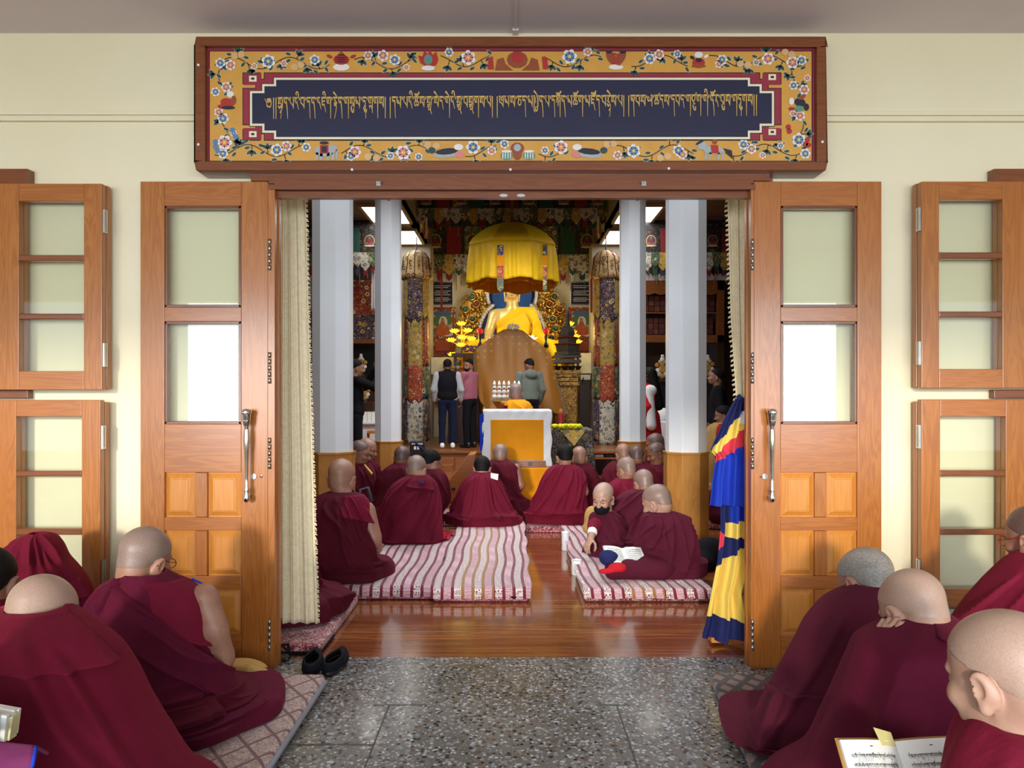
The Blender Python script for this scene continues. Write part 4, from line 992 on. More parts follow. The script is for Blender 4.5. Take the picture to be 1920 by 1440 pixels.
# ------------------------------------------------------------------ the monks in the porch
MZ = .06
P = seated('p2', 'monk in glasses with a bare right arm, seated before the left door leaf', 2.66, (272, 1047, 2.68, 1.0),
    [(1072, 238, 308, 2.62, .07), (1084, 214, 332, 2.62, .09), (1100, 190, 366, 2.62, .11), (1130, 172, 386, 2.62, .13), (1200, 158, 402, 2.62, .15), (1260, 150, 420, 2.64, .17), (1305, 142, 440, 2.68, .22)],
    (MZ, 125, 528, 2.80, .36), MAR2, pose=(14, -14, 4), folds=[(-.62, .06, -.85, .55, -.012, .016), (-.40, .05, -.42, .6, -.012, .014), (-.9, .1, -1.2, .6, .01, .05), (-2.2, .64, 1.6, .62, .03, .05), (-2.0, .74, 1.8, .70, .03, .05), (-1.6, .84, 1.9, .80, .03, .05), (.2, .30, 1.3, .5, .015, .05), (-1.2, .9, .9, .93, .02, .04)],
    arms=[dict(p=[W(382, 1120, 2.62), W(400, 1180, 2.60), W(418, 1235, 2.64), W(410, 1252, 2.75), W(370, 1262, 2.95)], r=[.052, .050, .043, .040, .034], hand=dict(y=(-.6, .6, -.1), curl=.5, side=1))], hair=STUB, eyes=False, ear=1.15)
rb = P['robe']
# vest over the right shoulder with blue piping, shawl from the left shoulder under the right arm
v = rb.patch('vest', MAR3, P['root'], .25, 1.75, lambda u: .05 + .03 * u, lambda u: .30 + .14 * math.sin(u * 1.5), .012)
pts = rb.at(np.full(14, 1.78), np.linspace(.10, .40, 14), .018)
MB().tube(pts, .004, 6).build('blue_piping', BLUEC, v, smooth=True)
s = rb.patch('shawl', MAR2, P['root'], -.75, 1.75, lambda u: .02 + .58 * max(0, u) ** 1.15, lambda u: .16 + .62 * u ** .9, .022, roll=.012)
s2 = rb.patch('shawl_wrap', MAR4, P['root'], -1.9, 2.5, lambda u: .70 - .06 * math.sin(u * 3.1), lambda u: .80 - .05 * math.sin(u * 3.1), .026, roll=.012)
spectacles(P)
P = seated('p1', 'bald monk nearest the camera on the left, huddled in a thick maroon shawl', 1.98, (78, 1158, 2.02, .98),
    [(1138, 20, 114, 1.98, .10), (1156, -14, 140, 1.95, .115), (1182, -50, 170, 1.92, .14), (1215, -85, 205, 1.92, .17), (1260, -110, 232, 1.92, .19), (1330, -140, 262, 1.93, .21), (1400, -165, 300, 1.95, .24), (1470, -190, 345, 1.98, .28)],
    (MZ, -240, 420, 2.02, .34), MAR3, pose=(30, -12, -6), folds=[(.35, .12, 1.0, .7, .024, .09), (-.1, .3, .55, .95, .02, .09), (.8, .2, 1.25, .9, .02, .06), (-.9, .3, -.5, .98, .016, .10), (.2, .55, .6, 1.0, .018, .06)], hair=STUBL, skinm=SKINP)
c = P['robe'].patch('shawl_collar', MAR3, P['root'], -1.9, 1.55, lambda u: .0, lambda u: .13 + .14 * u, .016, roll=.014)
P = seated('p3', 'monk in the far left corner with the shawl pulled up over the head', 2.95, (72, 1066, 3.06, .98),
    [(999, 56, 84, 3.0, .05), (1006, 42, 98, 3.0, .075), (1020, 30, 110, 2.99, .09), (1045, 18, 122, 2.98, .10), (1062, 2, 136, 2.95, .11), (1085, -14, 152, 2.93, .13), (1120, -26, 166, 2.92, .15), (1190, -36, 174, 2.92, .18)],
    (MZ, -90, 168, 2.98, .28), MAR3, pose=(20, 0, 0), folds=('fan', 9, .014), hair=BLACKH)
P['robe'].patch('hood_band', MAR3, P['root'], -1.7, 1.5, lambda u: .30 + .05 * math.sin(u * 3), lambda u: .40 + .02 * math.sin(u * 3), .010, roll=.012)
P = seated('p4', 'dark-haired monk cut off by the left edge, beside the hooded monk', 2.5, (-20, 1090, 2.52, 1.0),
    [(1122, -52, 6, 2.48, .07), (1132, -80, 14, 2.48, .10), (1160, -105, 20, 2.48, .13), (1230, -125, 26, 2.48, .16)],
    (MZ, -190, 25, 2.5, .16), MAR3, pose=(14, 18, 0), folds=('diag', 8, .012), hair=BLACKH)
P = seated('p5', 'person at the bottom left corner in a purple sleeve with blue edging', 1.42, (-210, 1180, 1.46, 1.0),
    [(1262, -250, -165, 1.42, .07), (1290, -330, -150, 1.42, .10), (1340, -360, -120, 1.42, .12), (1392, -370, -70, 1.42, .14), (1410, -370, -50, 1.42, .15)],
    (0, -520, 40, 1.45, .20), PURPLEC, pose=(25, 0, 0), folds=('diag', 6, .008))
P_ = np.zeros((14, 20, 3))
for i in range(14):
    for j in range(20):
        u, v = j / 19, i / 13; px = -120 + (188 - 15 * v) * u; py = 1380 + 20 * u + 72 * v; dd = 1.36 - .06 * u - .035 * math.sin(v * 2.6) + .006 * math.sin(u * 11 + v * 4)
        P_[i, j] = W(px, py, dd)
top_ = P_[0].copy(); top_[:, 1] += .035; top_[:, 2] -= .03
m = MB(); m.grid(np.concatenate([[top_], P_])); sv = m.build('sleeve', PURPLEC, P['root'], smooth=True, solid=.005)
MB().tube([tuple(p) for p in P_[:, -1]], .0036, 6).build('blue_edging', BLUEC, sv, smooth=True)
P = seated('p6', 'grey-haired monk leaning forward against the right door leaf', 2.6, (1622, 1092, 2.66, 1.05),
    [(1094, 1606, 1656, 2.6, .06), (1108, 1582, 1672, 2.59, .09), (1128, 1545, 1684, 2.58, .12), (1158, 1518, 1694, 2.57, .14), (1200, 1498, 1702, 2.57, .15), (1260, 1470, 1712, 2.58, .17), (1320, 1438, 1722, 2.6, .19), (1365, 1405, 1732, 2.62, .22)],
    (.05, 1350, 1740, 2.66, .29), MAR5, pose=(26, 24, 10), folds=[(-.7, .2, -1.1, .85, .02, .06), (-.3, .45, -.75, .95, .022, .06), (.0, .5, -.2, 1.0, .018, .05), (-1.3, .6, -.9, .98, .02, .05)], hair=GREYH)
P['robe'].patch('shawl_tail', MAR5, P['root'], -1.75, -.55, lambda u: .62 - .08 * u, lambda u: .90 - .02 * u, .014, roll=.014)
P = seated('p7', 'bald monk resting the head on a raised left hand, seated before the right casement', 2.06, (1711, 1146, 2.10, 1.0),
    [(1156, 1712, 1774, 2.05, .07), (1166, 1690, 1790, 2.03, .10), (1183, 1656, 1810, 2.02, .13), (1206, 1622, 1832, 2.01, .16), (1250, 1602, 1846, 2.01, .18), (1310, 1578, 1858, 2.02, .20), (1370, 1552, 1872, 2.04, .23), (1430, 1515, 1890, 2.06, .25)],
    (.05, 1420, 1960, 2.07, .29), MAR2, pose=(30, 14, 6), folds=[(.2, .05, 1.1, .3, .018, .05), (-.8, .25, -1.1, .9, .018, .06), (-.4, .4, -.75, .95, .018, .07), (.3, .4, .1, 1.0, .012, .09)],
    arms=[dict(p=[W(1600, 1420, 2.15), W(1652, 1280, 2.06), W(1656, 1222, 2.02)], r=[.04, .034, .026], hand=dict(y=(.030, .02, .10), z=(-.9, -.45, .2), curl=.6, side=-1, s=.82))], hair=STUBL, skinm=SKINP)
P['robe'].patch('shawl_fold', MAR2, P['root'], -.35, 1.9, lambda u: .0, lambda u: .06 + .22 * u, .014, roll=.012)
P = seated('p8', 'bald monk at the bottom right corner, largest head in view', 1.36, (1884, 1266, 1.40, 1.05),
    [(1352, 1846, 1958, 1.37, .07), (1364, 1836, 1990, 1.36, .10), (1386, 1822, 2015, 1.36, .12), (1420, 1806, 2040, 1.36, .13), (1480, 1788, 2065, 1.36, .14)],
    (0, 1730, 2160, 1.42, .26), MAR3, pose=(16, 22, 4), folds=('diagr', 7, .008), hair=STUBL, skinm=SKINP, ear=1.1)
P = seated('p9', 'monk with red-trimmed glasses cut off by the right edge', 2.62, (1942, 1006, 2.66, 1.0),
    [(1036, 1916, 1976, 2.6, .07), (1048, 1900, 2000, 2.6, .10), (1068, 1880, 2020, 2.6, .13), (1098, 1852, 2030, 2.6, .15), (1135, 1822, 2040, 2.61, .17), (1168, 1800, 2050, 2.62, .18)],
    (.05, 1762, 2120, 2.7, .33), MAR3, pose=(12, 22, 0), folds=('diagr', 8, .012), hair=STUBD)
spectacles(P, REDC)
# ------------------------------------------------------------------ patterned cloth materials
def brocade(name, base, cols, scale=14, ring=.5, rough=.55, dark=None):
    """woven silk: ringed medallions and sprigs in several colours on a plain ground"""
    s = N(name); v = s.co()
    a = s.n('TexVoronoi', {'Vector': v, 'Scale': float(scale), 'Randomness': .75}); rc = s.xyz(a.outputs['Color'])
    d = a.outputs['Distance']
    pal = s.ramp(rc[0], [(i / len(cols), c) for i, c in enumerate(cols)], 'CONSTANT')
    pal2 = s.ramp(rc[1], [(i / len(cols), c) for i, c in enumerate(cols[::-1])], 'CONSTANT')
    col = s.mix(s.ramp(d, [(0, (1, 1, 1)), (.12, (1, 1, 1)), (.14, (0, 0, 0))]), base, pal)
    col = s.mix(s.ramp(d, [(.20, (0, 0, 0)), (.22, (1, 1, 1)), (.34, (1, 1, 1)), (.36, (0, 0, 0))]), col, pal2)
    b = s.n('TexVoronoi', {'Vector': s.co(loc=(2, 5, 1)), 'Scale': float(scale) * 3.1, 'Randomness': 1.0}); rb_ = s.xyz(b.outputs['Color'])
    small = s.math('MULTIPLY', s.math('LESS_THAN', b.outputs['Distance'], .33), s.math('GREATER_THAN', rb_[2], ring))
    col = s.mix(small, col, s.ramp(rb_[0], [(i / len(cols), c) for i, c in enumerate(cols)], 'CONSTANT'))
    w = s.n('TexNoise', {'Vector': v, 'Scale': float(scale) * 1.7, 'Detail': 2.0, 'Distortion': 2.5}).outputs[0]
    ln = s.ramp(w, [(.46, (0, 0, 0)), (.485, (1, 1, 1)), (.51, (1, 1, 1)), (.535, (0, 0, 0))])
    col = s.mix(s.math('MULTIPLY', ln, .8), col, cols[0])
    s.set(col=col, rough=rough, sheen=.1, spec=.3); return s.m
IV_, GO_, NV_, RD_, GR_, BL_ = srgb(226, 214, 176), srgb(206, 164, 70), srgb(24, 30, 74), srgb(150, 26, 40), srgb(36, 96, 84), srgb(80, 116, 160)
BR_YEL = brocade('brocade_yellow', srgb(204, 166, 66), [srgb(90, 110, 120), IV_, srgb(150, 120, 40), srgb(110, 130, 80)], 10, .66)
BR_NAVY = brocade('brocade_navy', srgb(26, 34, 84), [GO_, srgb(120, 150, 150), srgb(60, 80, 150), IV_], 8, .7)
BR_RED = brocade('brocade_red', srgb(146, 26, 44), [GO_, IV_, srgb(60, 70, 120), srgb(190, 80, 70)], 7.5, .7)
BR_GREEN = brocade('brocade_green', srgb(24, 84, 80), [GO_, IV_, srgb(130, 160, 120), srgb(40, 60, 110)], 7.5, .66)
BR_WHITE = brocade('brocade_white', srgb(214, 210, 196), [NV_, srgb(70, 90, 130), srgb(150, 130, 70), srgb(90, 110, 90)], 10, .6)
BR_DARK = brocade('brocade_dark', srgb(20, 26, 38), [srgb(96, 88, 60), srgb(60, 76, 84), srgb(80, 40, 44), srgb(110, 104, 88)], 9)
BR_BLACK = brocade('brocade_black_gold', srgb(24, 26, 40), [srgb(150, 130, 80), srgb(80, 92, 112), srgb(90, 80, 120), srgb(120, 110, 90)], 13)
BR_CREAM = brocade('brocade_cream', srgb(210, 180, 128), [srgb(80, 56, 44), srgb(160, 60, 50), srgb(186, 150, 90), srgb(110, 90, 70)], 8, .8)
def jacquard():
    s = N('cream_jacquard'); v = s.co(scale=(1, 1, .7))
    w = s.n('TexNoise', {'Vector': v, 'Scale': 13.0, 'Detail': 1.5, 'Distortion': 3.0}).outputs[0]
    ln = s.ramp(w, [(.42, (0, 0, 0)), (.47, (1, 1, 1)), (.53, (1, 1, 1)), (.58, (0, 0, 0))])
    s.set(col=s.mix(s.math('MULTIPLY', ln, .6), srgb(242, 230, 198), srgb(228, 212, 172)), rough=.7, sheen=.15, nrm=s.bump(ln, .15, .003)); return s.m
JACQ = jacquard()
def stripes(name, mid, slant=0.0):
    """striped floor-mat cover: lace bands between maroon lines"""
    s = N(name); xy = s.xyz(s.co()); v = s.co()
    x = s.math('ADD', s.math('MULTIPLY_ADD', xy[1], slant, xy[0]), s.math('MULTIPLY', s.math('SINE', s.math('MULTIPLY', xy[1], 7.0)), .008))
    ph = s.math('FRACT', s.math('MULTIPLY', x, 15.6)); ph2 = s.math('FRACT', s.math('MULTIPLY', x, 7.8))
    y = xy[1]
    lace = s.n('TexVoronoi', {'Vector': s.co(scale=(1, 1, 1)), 'Scale': 58.0, 'Randomness': .3}).outputs['Distance']
    motif = s.n('TexVoronoi', {'Vector': s.co(scale=(1, 1, 1)), 'Scale': 105.0, 'Randomness': .2}).outputs['Distance']
    white, mar, pink = srgb(222, 210, 208), srgb(112, 20, 42), srgb(206, 168, 176)
    a = s.mix(s.ramp(lace, [(.30, (1, 1, 1)), (.36, (0, 0, 0)), (.46, (0, 0, 0)), (.5, (1, 1, 1))], 'LINEAR'), mar, white)
    b = s.mix(s.math('GREATER_THAN', motif, .36), srgb(140, 84, 100), pink)
    col = s.mix(s.math('GREATER_THAN', ph2, .5), a, b)
    line = s.math('LESS_THAN', ph, .30)
    lc = s.mix(s.math('LESS_THAN', s.math('ABSOLUTE', s.math('SUBTRACT', x, mid)), .125), mar, srgb(150, 102, 52))
    col = s.mix(line, col, lc)
    s.set(col=col, rough=.85, sheen=.2, nrm=s.bump(lace, .2, .004)); return s.m
STRIPE = stripes('striped_cover', -.24); STRIPE2 = stripes('striped_cover_right', 1.04, slant=.05)
def curls(name, base, fg, scale=30):
    s = N(name); v = s.co()
    w = s.n('TexNoise', {'Vector': v, 'Scale': float(scale), 'Detail': 1.0, 'Distortion': 2.2}).outputs[0]
    ln = s.ramp(w, [(.44, (0, 0, 0)), (.47, (1, 1, 1)), (.53, (1, 1, 1)), (.56, (0, 0, 0))])
    s.set(col=s.mix(ln, base, fg), rough=.85, sheen=.2); return s.m
CURL = curls('pink_curl_ticking', srgb(160, 50, 72), srgb(214, 156, 160), 26)
CURLR = curls('maroon_curl_carpet', srgb(120, 28, 46), srgb(206, 160, 156), 24)
def diamonds(name, ground, fig, scale, edge, orn=True):
    s = N(name); xy = s.xyz(s.co())
    u = s.math('MULTIPLY', s.math('ADD', xy[0], s.math('MULTIPLY', xy[1], .8)), scale); w = s.math('MULTIPLY', s.math('SUBTRACT', xy[0], s.math('MULTIPLY', xy[1], .8)), scale)
    fu = s.math('ABSOLUTE', s.math('SUBTRACT', s.math('FRACT', u), .5)); fw = s.math('ABSOLUTE', s.math('SUBTRACT', s.math('FRACT', w), .5))
    m = s.math('MAXIMUM', fu, fw)
    col = s.mix(s.math('LESS_THAN', m, edge), ground, fig)
    if orn:
        f = s.n('TexNoise', {'Vector': s.co(), 'Scale': 85.0, 'Detail': 2.0, 'Distortion': 1.5}).outputs[0]
        col = s.mix(s.math('MULTIPLY', s.ramp(f, [(.46, (0, 0, 0)), (.54, (1, 1, 1))]), .65), col, ground)
    s.set(col=col, rough=.85, sheen=.2, nrm=s.bump(s.noise(s.co(), 260, 2), .3, .003)); return s.m
MATL = diamonds('mauve_diamond_ticking', srgb(112, 74, 78), srgb(190, 168, 156), 7.5, .44)
MATR = diamonds('brown_diamond_ticking', srgb(30, 22, 24), srgb(116, 88, 78), 11, .31, False)
# ------------------------------------------------------------------ mats
def cushion(name, x0, x1, y0, y1, z0, z1, mat, parent=None, rot=0, piv=None, bev=.02):
    m = MB(); nx, ny = 14, 14
    m.box(x0, x1, y0, y1, z0, z1)
    o = m.build(name, mat, parent, bevel=bev)
    o.modifiers['bevel'].segments = 4
    if rot: o.rotation_euler = (0, 0, rot)
    return o
t = thing('floor_mattress', 'beige and mauve patterned mattress under the monks on the left of the porch', 'mattress', (-1.7, 2.4, 0))
cushion('cushion', -2.6, X(611, 3.146), 1.69, 3.15, .002, .058, MATL, t)
MB().tube([(X(611, 3.146) + .002, 1.72, .03), (X(611, 3.146) + .002, 3.12, .03)], .012, 8).build('grey_piping', plain('grey_blue_piping', srgb(150, 152, 164), .6), t, smooth=True)
t = thing('floor_mattress', 'dark brown mattress with taupe diamonds under the monks on the right of the porch', 'mattress', (1.7, 2.4, 0))
m = MB(); m.prismz([(.745, 1.74), (2.7, 1.74), (2.7, 3.18), (.885, 3.18)], .002, .05); o = m.build('cushion', MATR, t, bevel=.015)
def mattress(label, x0, x1, y0, y1, z1, cover, ticking, over=.02, drop=True):
    t = thing('floor_mattress', label, 'mattress', ((x0 + x1) / 2, (y0 + y1) / 2, .0), 'striped mattresses in the hall')
    cushion('cushion', x0, x1, y0, y1, .002, z1, ticking, t, bev=.022)
    u = np.linspace(0, 1, 70); v = np.linspace(0, 1, 70); P = np.zeros((70, 70, 3)); g = random.Random(x0)
    for i in range(70):
        for j in range(70):
            x = x0 - .012 + (x1 - x0 + .024) * u[j]; y = y0 - over + (y1 - y0 + over * 1.5) * v[i]
            ex = .010 * math.sin(v[i] * 23 + j) * (j in (0, 69)); e = max(0, (y0 + .006 - y) / max(over, .01))
            z = z1 + .007 + .003 * math.sin(x * 31 + y * 9) * math.sin(y * 14) - (.035 * e ** 2 if drop else 0)
            P[i, j] = (x + ex, y + .006 * math.sin(u[j] * 40) * (i == 0), z)
    m = MB(); m.grid(P); m.build('striped_cover', cover, t, smooth=True, solid=.006)
    return t
t = mattress('striped mattress in front on the left of the hall, edge towards the bare aisle', X(811, 4.42), X(992, 4.42), 4.42, 6.75, .078, STRIPE, CURL)
MB().box(X(940, 4.42), X(985, 4.42), 4.405, 4.42, .028, .040).build('black_edging', BLACKC, t)
mattress('striped mattress on the left of the hall beside the curtain', -1.9, X(811, 4.42) - .015, 4.47, 6.1, .078, STRIPE, CURL)
t = mattress('striped mattress on the right of the hall with a reading monk on it', X(1096, 4.42), X(1331, 4.42), 4.42, 6.55, .075, STRIPE2, CURLR, .03)
t = thing('carpet_runner', 'thin red carpet under the monk in the bright red robe in the aisle', 'carpet', (.4, 7, 0))
cushion('carpet', X(988, 6.45), X(1096, 6.45), 6.66, 7.75, .002, .055, CURLR, t); MB().box(X(988, 6.45), X(1096, 6.45), 6.65, 6.67, .004, .022).build('pink_binding', CURL, t)
t = thing('carpet_runner', 'dark red carpet at the far left of the hall under the rear monks', 'carpet', (-1.2, 7.5, 0))
cushion('carpet', -2.4, X(975, 6.95), 6.95, 7.75, .002, .05, CURLR, t)
t = thing('carpet_runner', 'dark red carpet at the far right of the hall under the rear monks', 'carpet', (1.6, 7.6, 0))
cushion('carpet', .95, 2.6, 6.8, 8.2, .002, .05, CURLR, t)
t = thing('small_mat', 'small maroon curl-patterned mat under the hem behind the left curtain', 'mat', (-1.1, 3.7, 0))
m = MB(); m.prismz([(X(500, 3.6), 3.53), (X(600, 3.52), 3.53), (X(622, 3.75), 3.78), (X(622, 3.75), 4.40), (X(470, 3.7), 4.40)], .002, .05); m.build('cushion', CURLR, t, bevel=.012)
MB().tube([(X(505, 3.6), 3.524, .012), (X(600, 3.52), 3.524, .012), (X(622, 3.75) + .004, 3.78, .012)], .007, 6).build('black_edging', BLACKC, t)

# ------------------------------------------------------------------ pillars of the hall
def pillar(pxc, d, label, ztop, wid, zw):
    xc = X(pxc, d); r = wid / 2 / math.cos(math.pi / 8); t = thing('pillar', label, 'pillar', (xc, d, 0), 'white octagonal pillars', 'structure')
    oc = lambda k: [(xc + k * r * math.cos(math.pi / 8 + i * math.pi / 4), d + k * r * math.sin(math.pi / 8 + i * math.pi / 4)) for i in range(8)]
    MB().prismz(oc(1), zw, ztop).build('shaft', WHITE, t, bevel=.003)
    MB().prismz(oc(1.11), 0, zw - .012).build('wainscot', OAK, t, bevel=.004); MB().prismz(oc(1.15), zw - .014, zw + .006).build('wainscot_cap', OAK, t, bevel=.003)
    e = MB(); e.box(xc + .02, xc + .05, d - wid / 2 - .012, d - wid / 2 - .001, Z(372 if d < 8 else 382, d), Z(360, d)); e.build('hook', BLACK, t)
dF = 6.4; dB = 9.7
pillar(624, dF, 'white pillar on oak wainscot nearest the left curtain', 4.55, 70 * dF / F, Z(847, dF)); pillar(1286, dF, 'white pillar on oak wainscot nearest the right door leaf', 4.55, 70 * dF / F, Z(847, dF))
pillar(728, dB, 'narrower-looking white pillar behind, beside the left brocade banner', 4.55, 46.5 * dB / F, Z(827, dB)); pillar(1186, dB, 'narrower-looking white pillar behind, beside the right brocade banner', 4.55, 46.5 * dB / F, Z(827, dB))
# ------------------------------------------------------------------ door curtains
def hanging(path_l, path_r, d, pleats, amp, n=90, k=110, seed=1, thick=.0):
    """cloth between a left and a right pixel edge path [(px, py)], folded in depth"""
    ys = np.linspace(path_l[0][1], path_l[-1][1], n); P = np.zeros((n, k, 3)); g = np.random.RandomState(seed); ph = g.uniform(0, 6.28, 4)
    for i, y in enumerate(ys):
        l = np.interp(y, [p[1] for p in path_l], [p[0] for p in path_l]); r = np.interp(y, [p[1] for p in path_r], [p[0] for p in path_r]); v = i / (n - 1)
        for j in range(k):
            u = j / (k - 1); w = u + .03 * math.sin(9 * u + ph[0] + v)
            dd = d + amp * (math.sin(2 * math.pi * pleats * w + ph[1] + .8 * v) + .5 * math.sin(2 * math.pi * pleats * 2.3 * w + ph[2]) * (1 - .4 * v)) * (.7 + .5 * v)
            P[i, j] = (X(l + (r - l) * u, d), dd, Z(y, d))
    return P
cur = thing('door_curtain', 'long cream jacquard curtain with a fringed edge at the left of the doorway', 'curtain', (X(555, 3.72), 3.72, .1), 'cream door curtains')
P = hanging([(519, 366), (516, 700), (514, 1168)], [(574, 366), (580, 620), (590, 950), (597, 1168)], 3.72, 4, .011)
P[-6:, :, 2] += .0; m = MB(); m.grid(P); m.build('curtain_cloth', JACQ, cur, smooth=True, solid=.004)
fr = MB(); g = random.Random(3)
for i in range(0, 89):
    for s in range(3):
        p = Vector(P[i, -1]) + Vector((0, 0, -.006 * s)); fr.tube([p, p + Vector((.007 + g.uniform(0, .005), g.uniform(-.004, .004), -.006 + g.uniform(-.004, .004)))], .0022, 4, cap=False)
fr.build('fringe', CREAMC, cur)
MB().tube([W(514, 364, 3.72), W(600, 364, 3.72)], .008).build('curtain_rod', STEEL, cur, smooth=True)
cur = thing('door_curtain', 'narrow gathered cream curtain behind the right door jamb, partly under the colourful cloth', 'curtain', (X(1390, 3.72), 3.72, .1), 'cream door curtains')
P = hanging([(1364, 366), (1371, 600), (1384, 790), (1394, 860), (1392, 1040), (1382, 1100), (1374, 1160), (1372, 1172)], [(1402, 366), (1402, 790), (1404, 1040), (1404, 1172)], 3.72, 2.4, .014, seed=5)
m = MB(); m.grid(P); m.build('curtain_cloth', JACQ, cur, smooth=True, solid=.004)
for rng_ in (range(0, 44), range(62, 89)):
    fr = MB()
    for i in rng_:
        for s in range(2):
            p = Vector(P[i, 0]) + Vector((0, 0, -.006 * s)); fr.tube([p, p + Vector((-.010 - g.uniform(0, .008), 0, -.006))], .0022, 4, cap=False)
    fr.build('fringe', CREAMC, cur)
MB().tube([W(1355, 364, 3.72), W(1404, 364, 3.72)], .008).build('curtain_rod', STEEL, cur, smooth=True)
# the pieced door cloth tied up at the right
t = thing('pieced_door_cloth', 'colourful pieced door cloth in navy, blue, yellow and coral bunched at the right jamb', 'door cloth', (X(1365, 3.62), 3.62, 0))
q8 = lambda x, y: (1300 + x / 2.571, 720 + y / 2.571)
def paint(P, obj, rule):
    me = obj.data; nr, nc = P.shape[:2]
    for pol in me.polygons:
        c = np.mean([np.array(obj_world[v]) for v in pol.vertices], 0) if False else None
def pieced(P, rule, mats, name, parent):
    n, k = P.shape[:2]; m = MB(); m.v = [tuple(p) for p in P.reshape(-1, 3)]
    for i in range(n - 1):
        for j in range(k - 1):
            m.f.append((i * k + j, (i + 1) * k + j, (i + 1) * k + j + 1, i * k + j + 1))
            c = (P[i, j] + P[i + 1, j + 1]) / 2; px, py = 960 + c[0] * F / 3.64, HY - (c[2] - H) * F / 3.64
            m.m.append(rule((px - 1300) * 2.571, (py - 720) * 2.571))
    return m.build(name, mats, parent, smooth=True, solid=.004, fix=False)
CM = [NAVYC, STRAWC, CORALC, BLUEC, WHITEC]
ruleA = lambda x, y: 0 if y < 415 - 1.28 * x - 0 else (4 if (x > 205 and y < 190) else (1 if y < 412 - .92 * x + 10 else (2 if y < 425 - .62 * x + 8 else 3)))
def rB(x, y):
    if y < 672 - .1 * (x - 160): return 3 if x > 180 else 0
    if x < 152 and 700 < y < 795 and x < 122 + (795 - abs(y - 745) * 2 - 700) * .4: return 2
    if y < 735 + .04 * x: return 1 if x > 160 else 0
    if y < 905 - .62 * (x - 60) : return 0
    if y < 1100 + .18 * x: return 1
    return 0
PB = hanging([q8(130, 560), q8(128, 700), q8(112, 850), q8(80, 1010), q8(52, 1150), q8(38, 1195), q8(36, 1215)], [q8(262, 560), q8(262, 800), q8(250, 900), q8(225, 1000), q8(246, 1110), q8(250, 1180), q8(250, 1215)], 3.64, 2.2, .030, 170, 60, 4)
for j in range(60): PB[:, j, 2] -= .03 * math.sin(j / 59 * 3.0) * np.linspace(0, 1, 170)
pieced(PB, rB, CM, 'lower_tier', t)
PA = hanging([q8(206, 70), q8(150, 170), q8(100, 280), q8(84, 320), q8(112, 350), q8(96, 460), q8(90, 545), q8(84, 588)], [q8(246, 70), q8(256, 170), q8(258, 300), q8(262, 450), q8(262, 566), q8(262, 588)], 3.59, 3.0, .022, 130, 70, 8)
pieced(PA, ruleA, CM, 'upper_tier', t)
MB().tube([W(1384, 742, 3.6), W(1392, 752, 3.58), W(1398, 748, 3.6)], .014, 8).build('tie', NAVYC, t, smooth=True)
cb = MB(); cb.pbox(1334, 1196, 1360, 1206, 3.66, 3.74); tag(cb.build('wooden_wedge', PL, bevel=.004), 'small pale wooden wedge on the floor under the pieced door cloth', 'wedge')

# ------------------------------------------------------------------ small things on the floor
def slipper(label, cx, cy, rot, L=.25, mat=None):
    t = thing('slipper', label, 'slipper', (cx, cy, 0), 'pair of dark slippers by the threshold')
    Rm = Matrix.Translation((cx, cy, 0)) @ Matrix.Rotation(rot, 4, 'Z')
    n = 28; out = []
    for i in range(n):
        a = 2 * math.pi * i / n; y = math.cos(a) * L / 2; x = math.sin(a) * (.045 - .008 * math.cos(a)) * (1.12 if y > 0 else .95); out.append((x, y))
    m = MB(); m.prismz([tuple((Rm @ Vector((x, y, 0)))[:2]) for x, y in out], .002, .022); m.build('sole', BLACK, t, bevel=.006)
    # upper: a shell rising over the toe end (towards +y) and lower around the heel (open mouth)
    P = np.zeros((10, n + 1, 3))
    for j in range(n + 1):
        x, y = out[j % n]; f = (y / (L / 2) + 1) / 2; hgt = .046 * min(1, .75 + .35 * f)
        for i in range(10):
            v = i / 9; close = v ** 1.5 * (.25 + .75 * max(0, min(1, (f - .38) / .3)) )
            p = Vector((x * (1 - close * .96), y * (1 - close * .5) + (.015 * close), .022 + hgt * math.sin(min(1, v * 1.1) * 1.5))); P[i, j] = Rm @ p
    m = MB(); m.grid(P); m.build('upper', BLACKC if mat is None else mat, t, smooth=True, solid=.006)
    return t
slipper('dark slipper on the terrazzo by the threshold, left of the pair', X(591, 3.40), 3.36, R(8)); slipper('dark slipper on the terrazzo by the threshold, right of the pair', X(633, 3.40), 3.37, R(-6))
t = thing('strap_sandal', 'black strap sandal lying at the foot of the left curtain', 'sandal', (X(535, 3.46), 3.47, 0))
MB().box(X(518, 3.46), X(543, 3.46), 3.43, 3.50, .002, .02).build('sole', BLACK, t, bevel=.006)
MB().tube([W(520, 1224, 3.45), W(528, 1210, 3.45), W(540, 1208, 3.46), W(543, 1226, 3.46)], .008, 8).tube([W(530, 1214, 3.43), W(541, 1218, 3.43), W(544, 1228, 3.44)], .006, 8).build('strap', BLACKC, t, smooth=True)
# tan cloth bundle on the mat by the left jamb
f = Field(); g = random.Random(5)
f.ell((X(452, 3.08), 3.07, .10), (.11, .07, .05), .03).ell((X(482, 3.08), 3.05, .09), (.06, .06, .045), .02)
for i in range(7):
    a = i * .9; f.cap((X(492, 3.06) + .04 * math.cos(a), 3.02, .09 + .035 * math.sin(a)), (X(484, 3.06) + .035 * math.cos(a + 1.3), 3.0, .09 + .03 * math.sin(a + 1.3)), .013, .012, .012)
f.cap((X(430, 3.06), 3.03, .12), (X(478, 3.06), 3.0, .135), .02, .02, .02)
tag(solid('cloth_bundle', f, BEIGEC, None, .008), 'tan folded cloth bundle on the mat at the foot of the left door leaf', 'cloth')
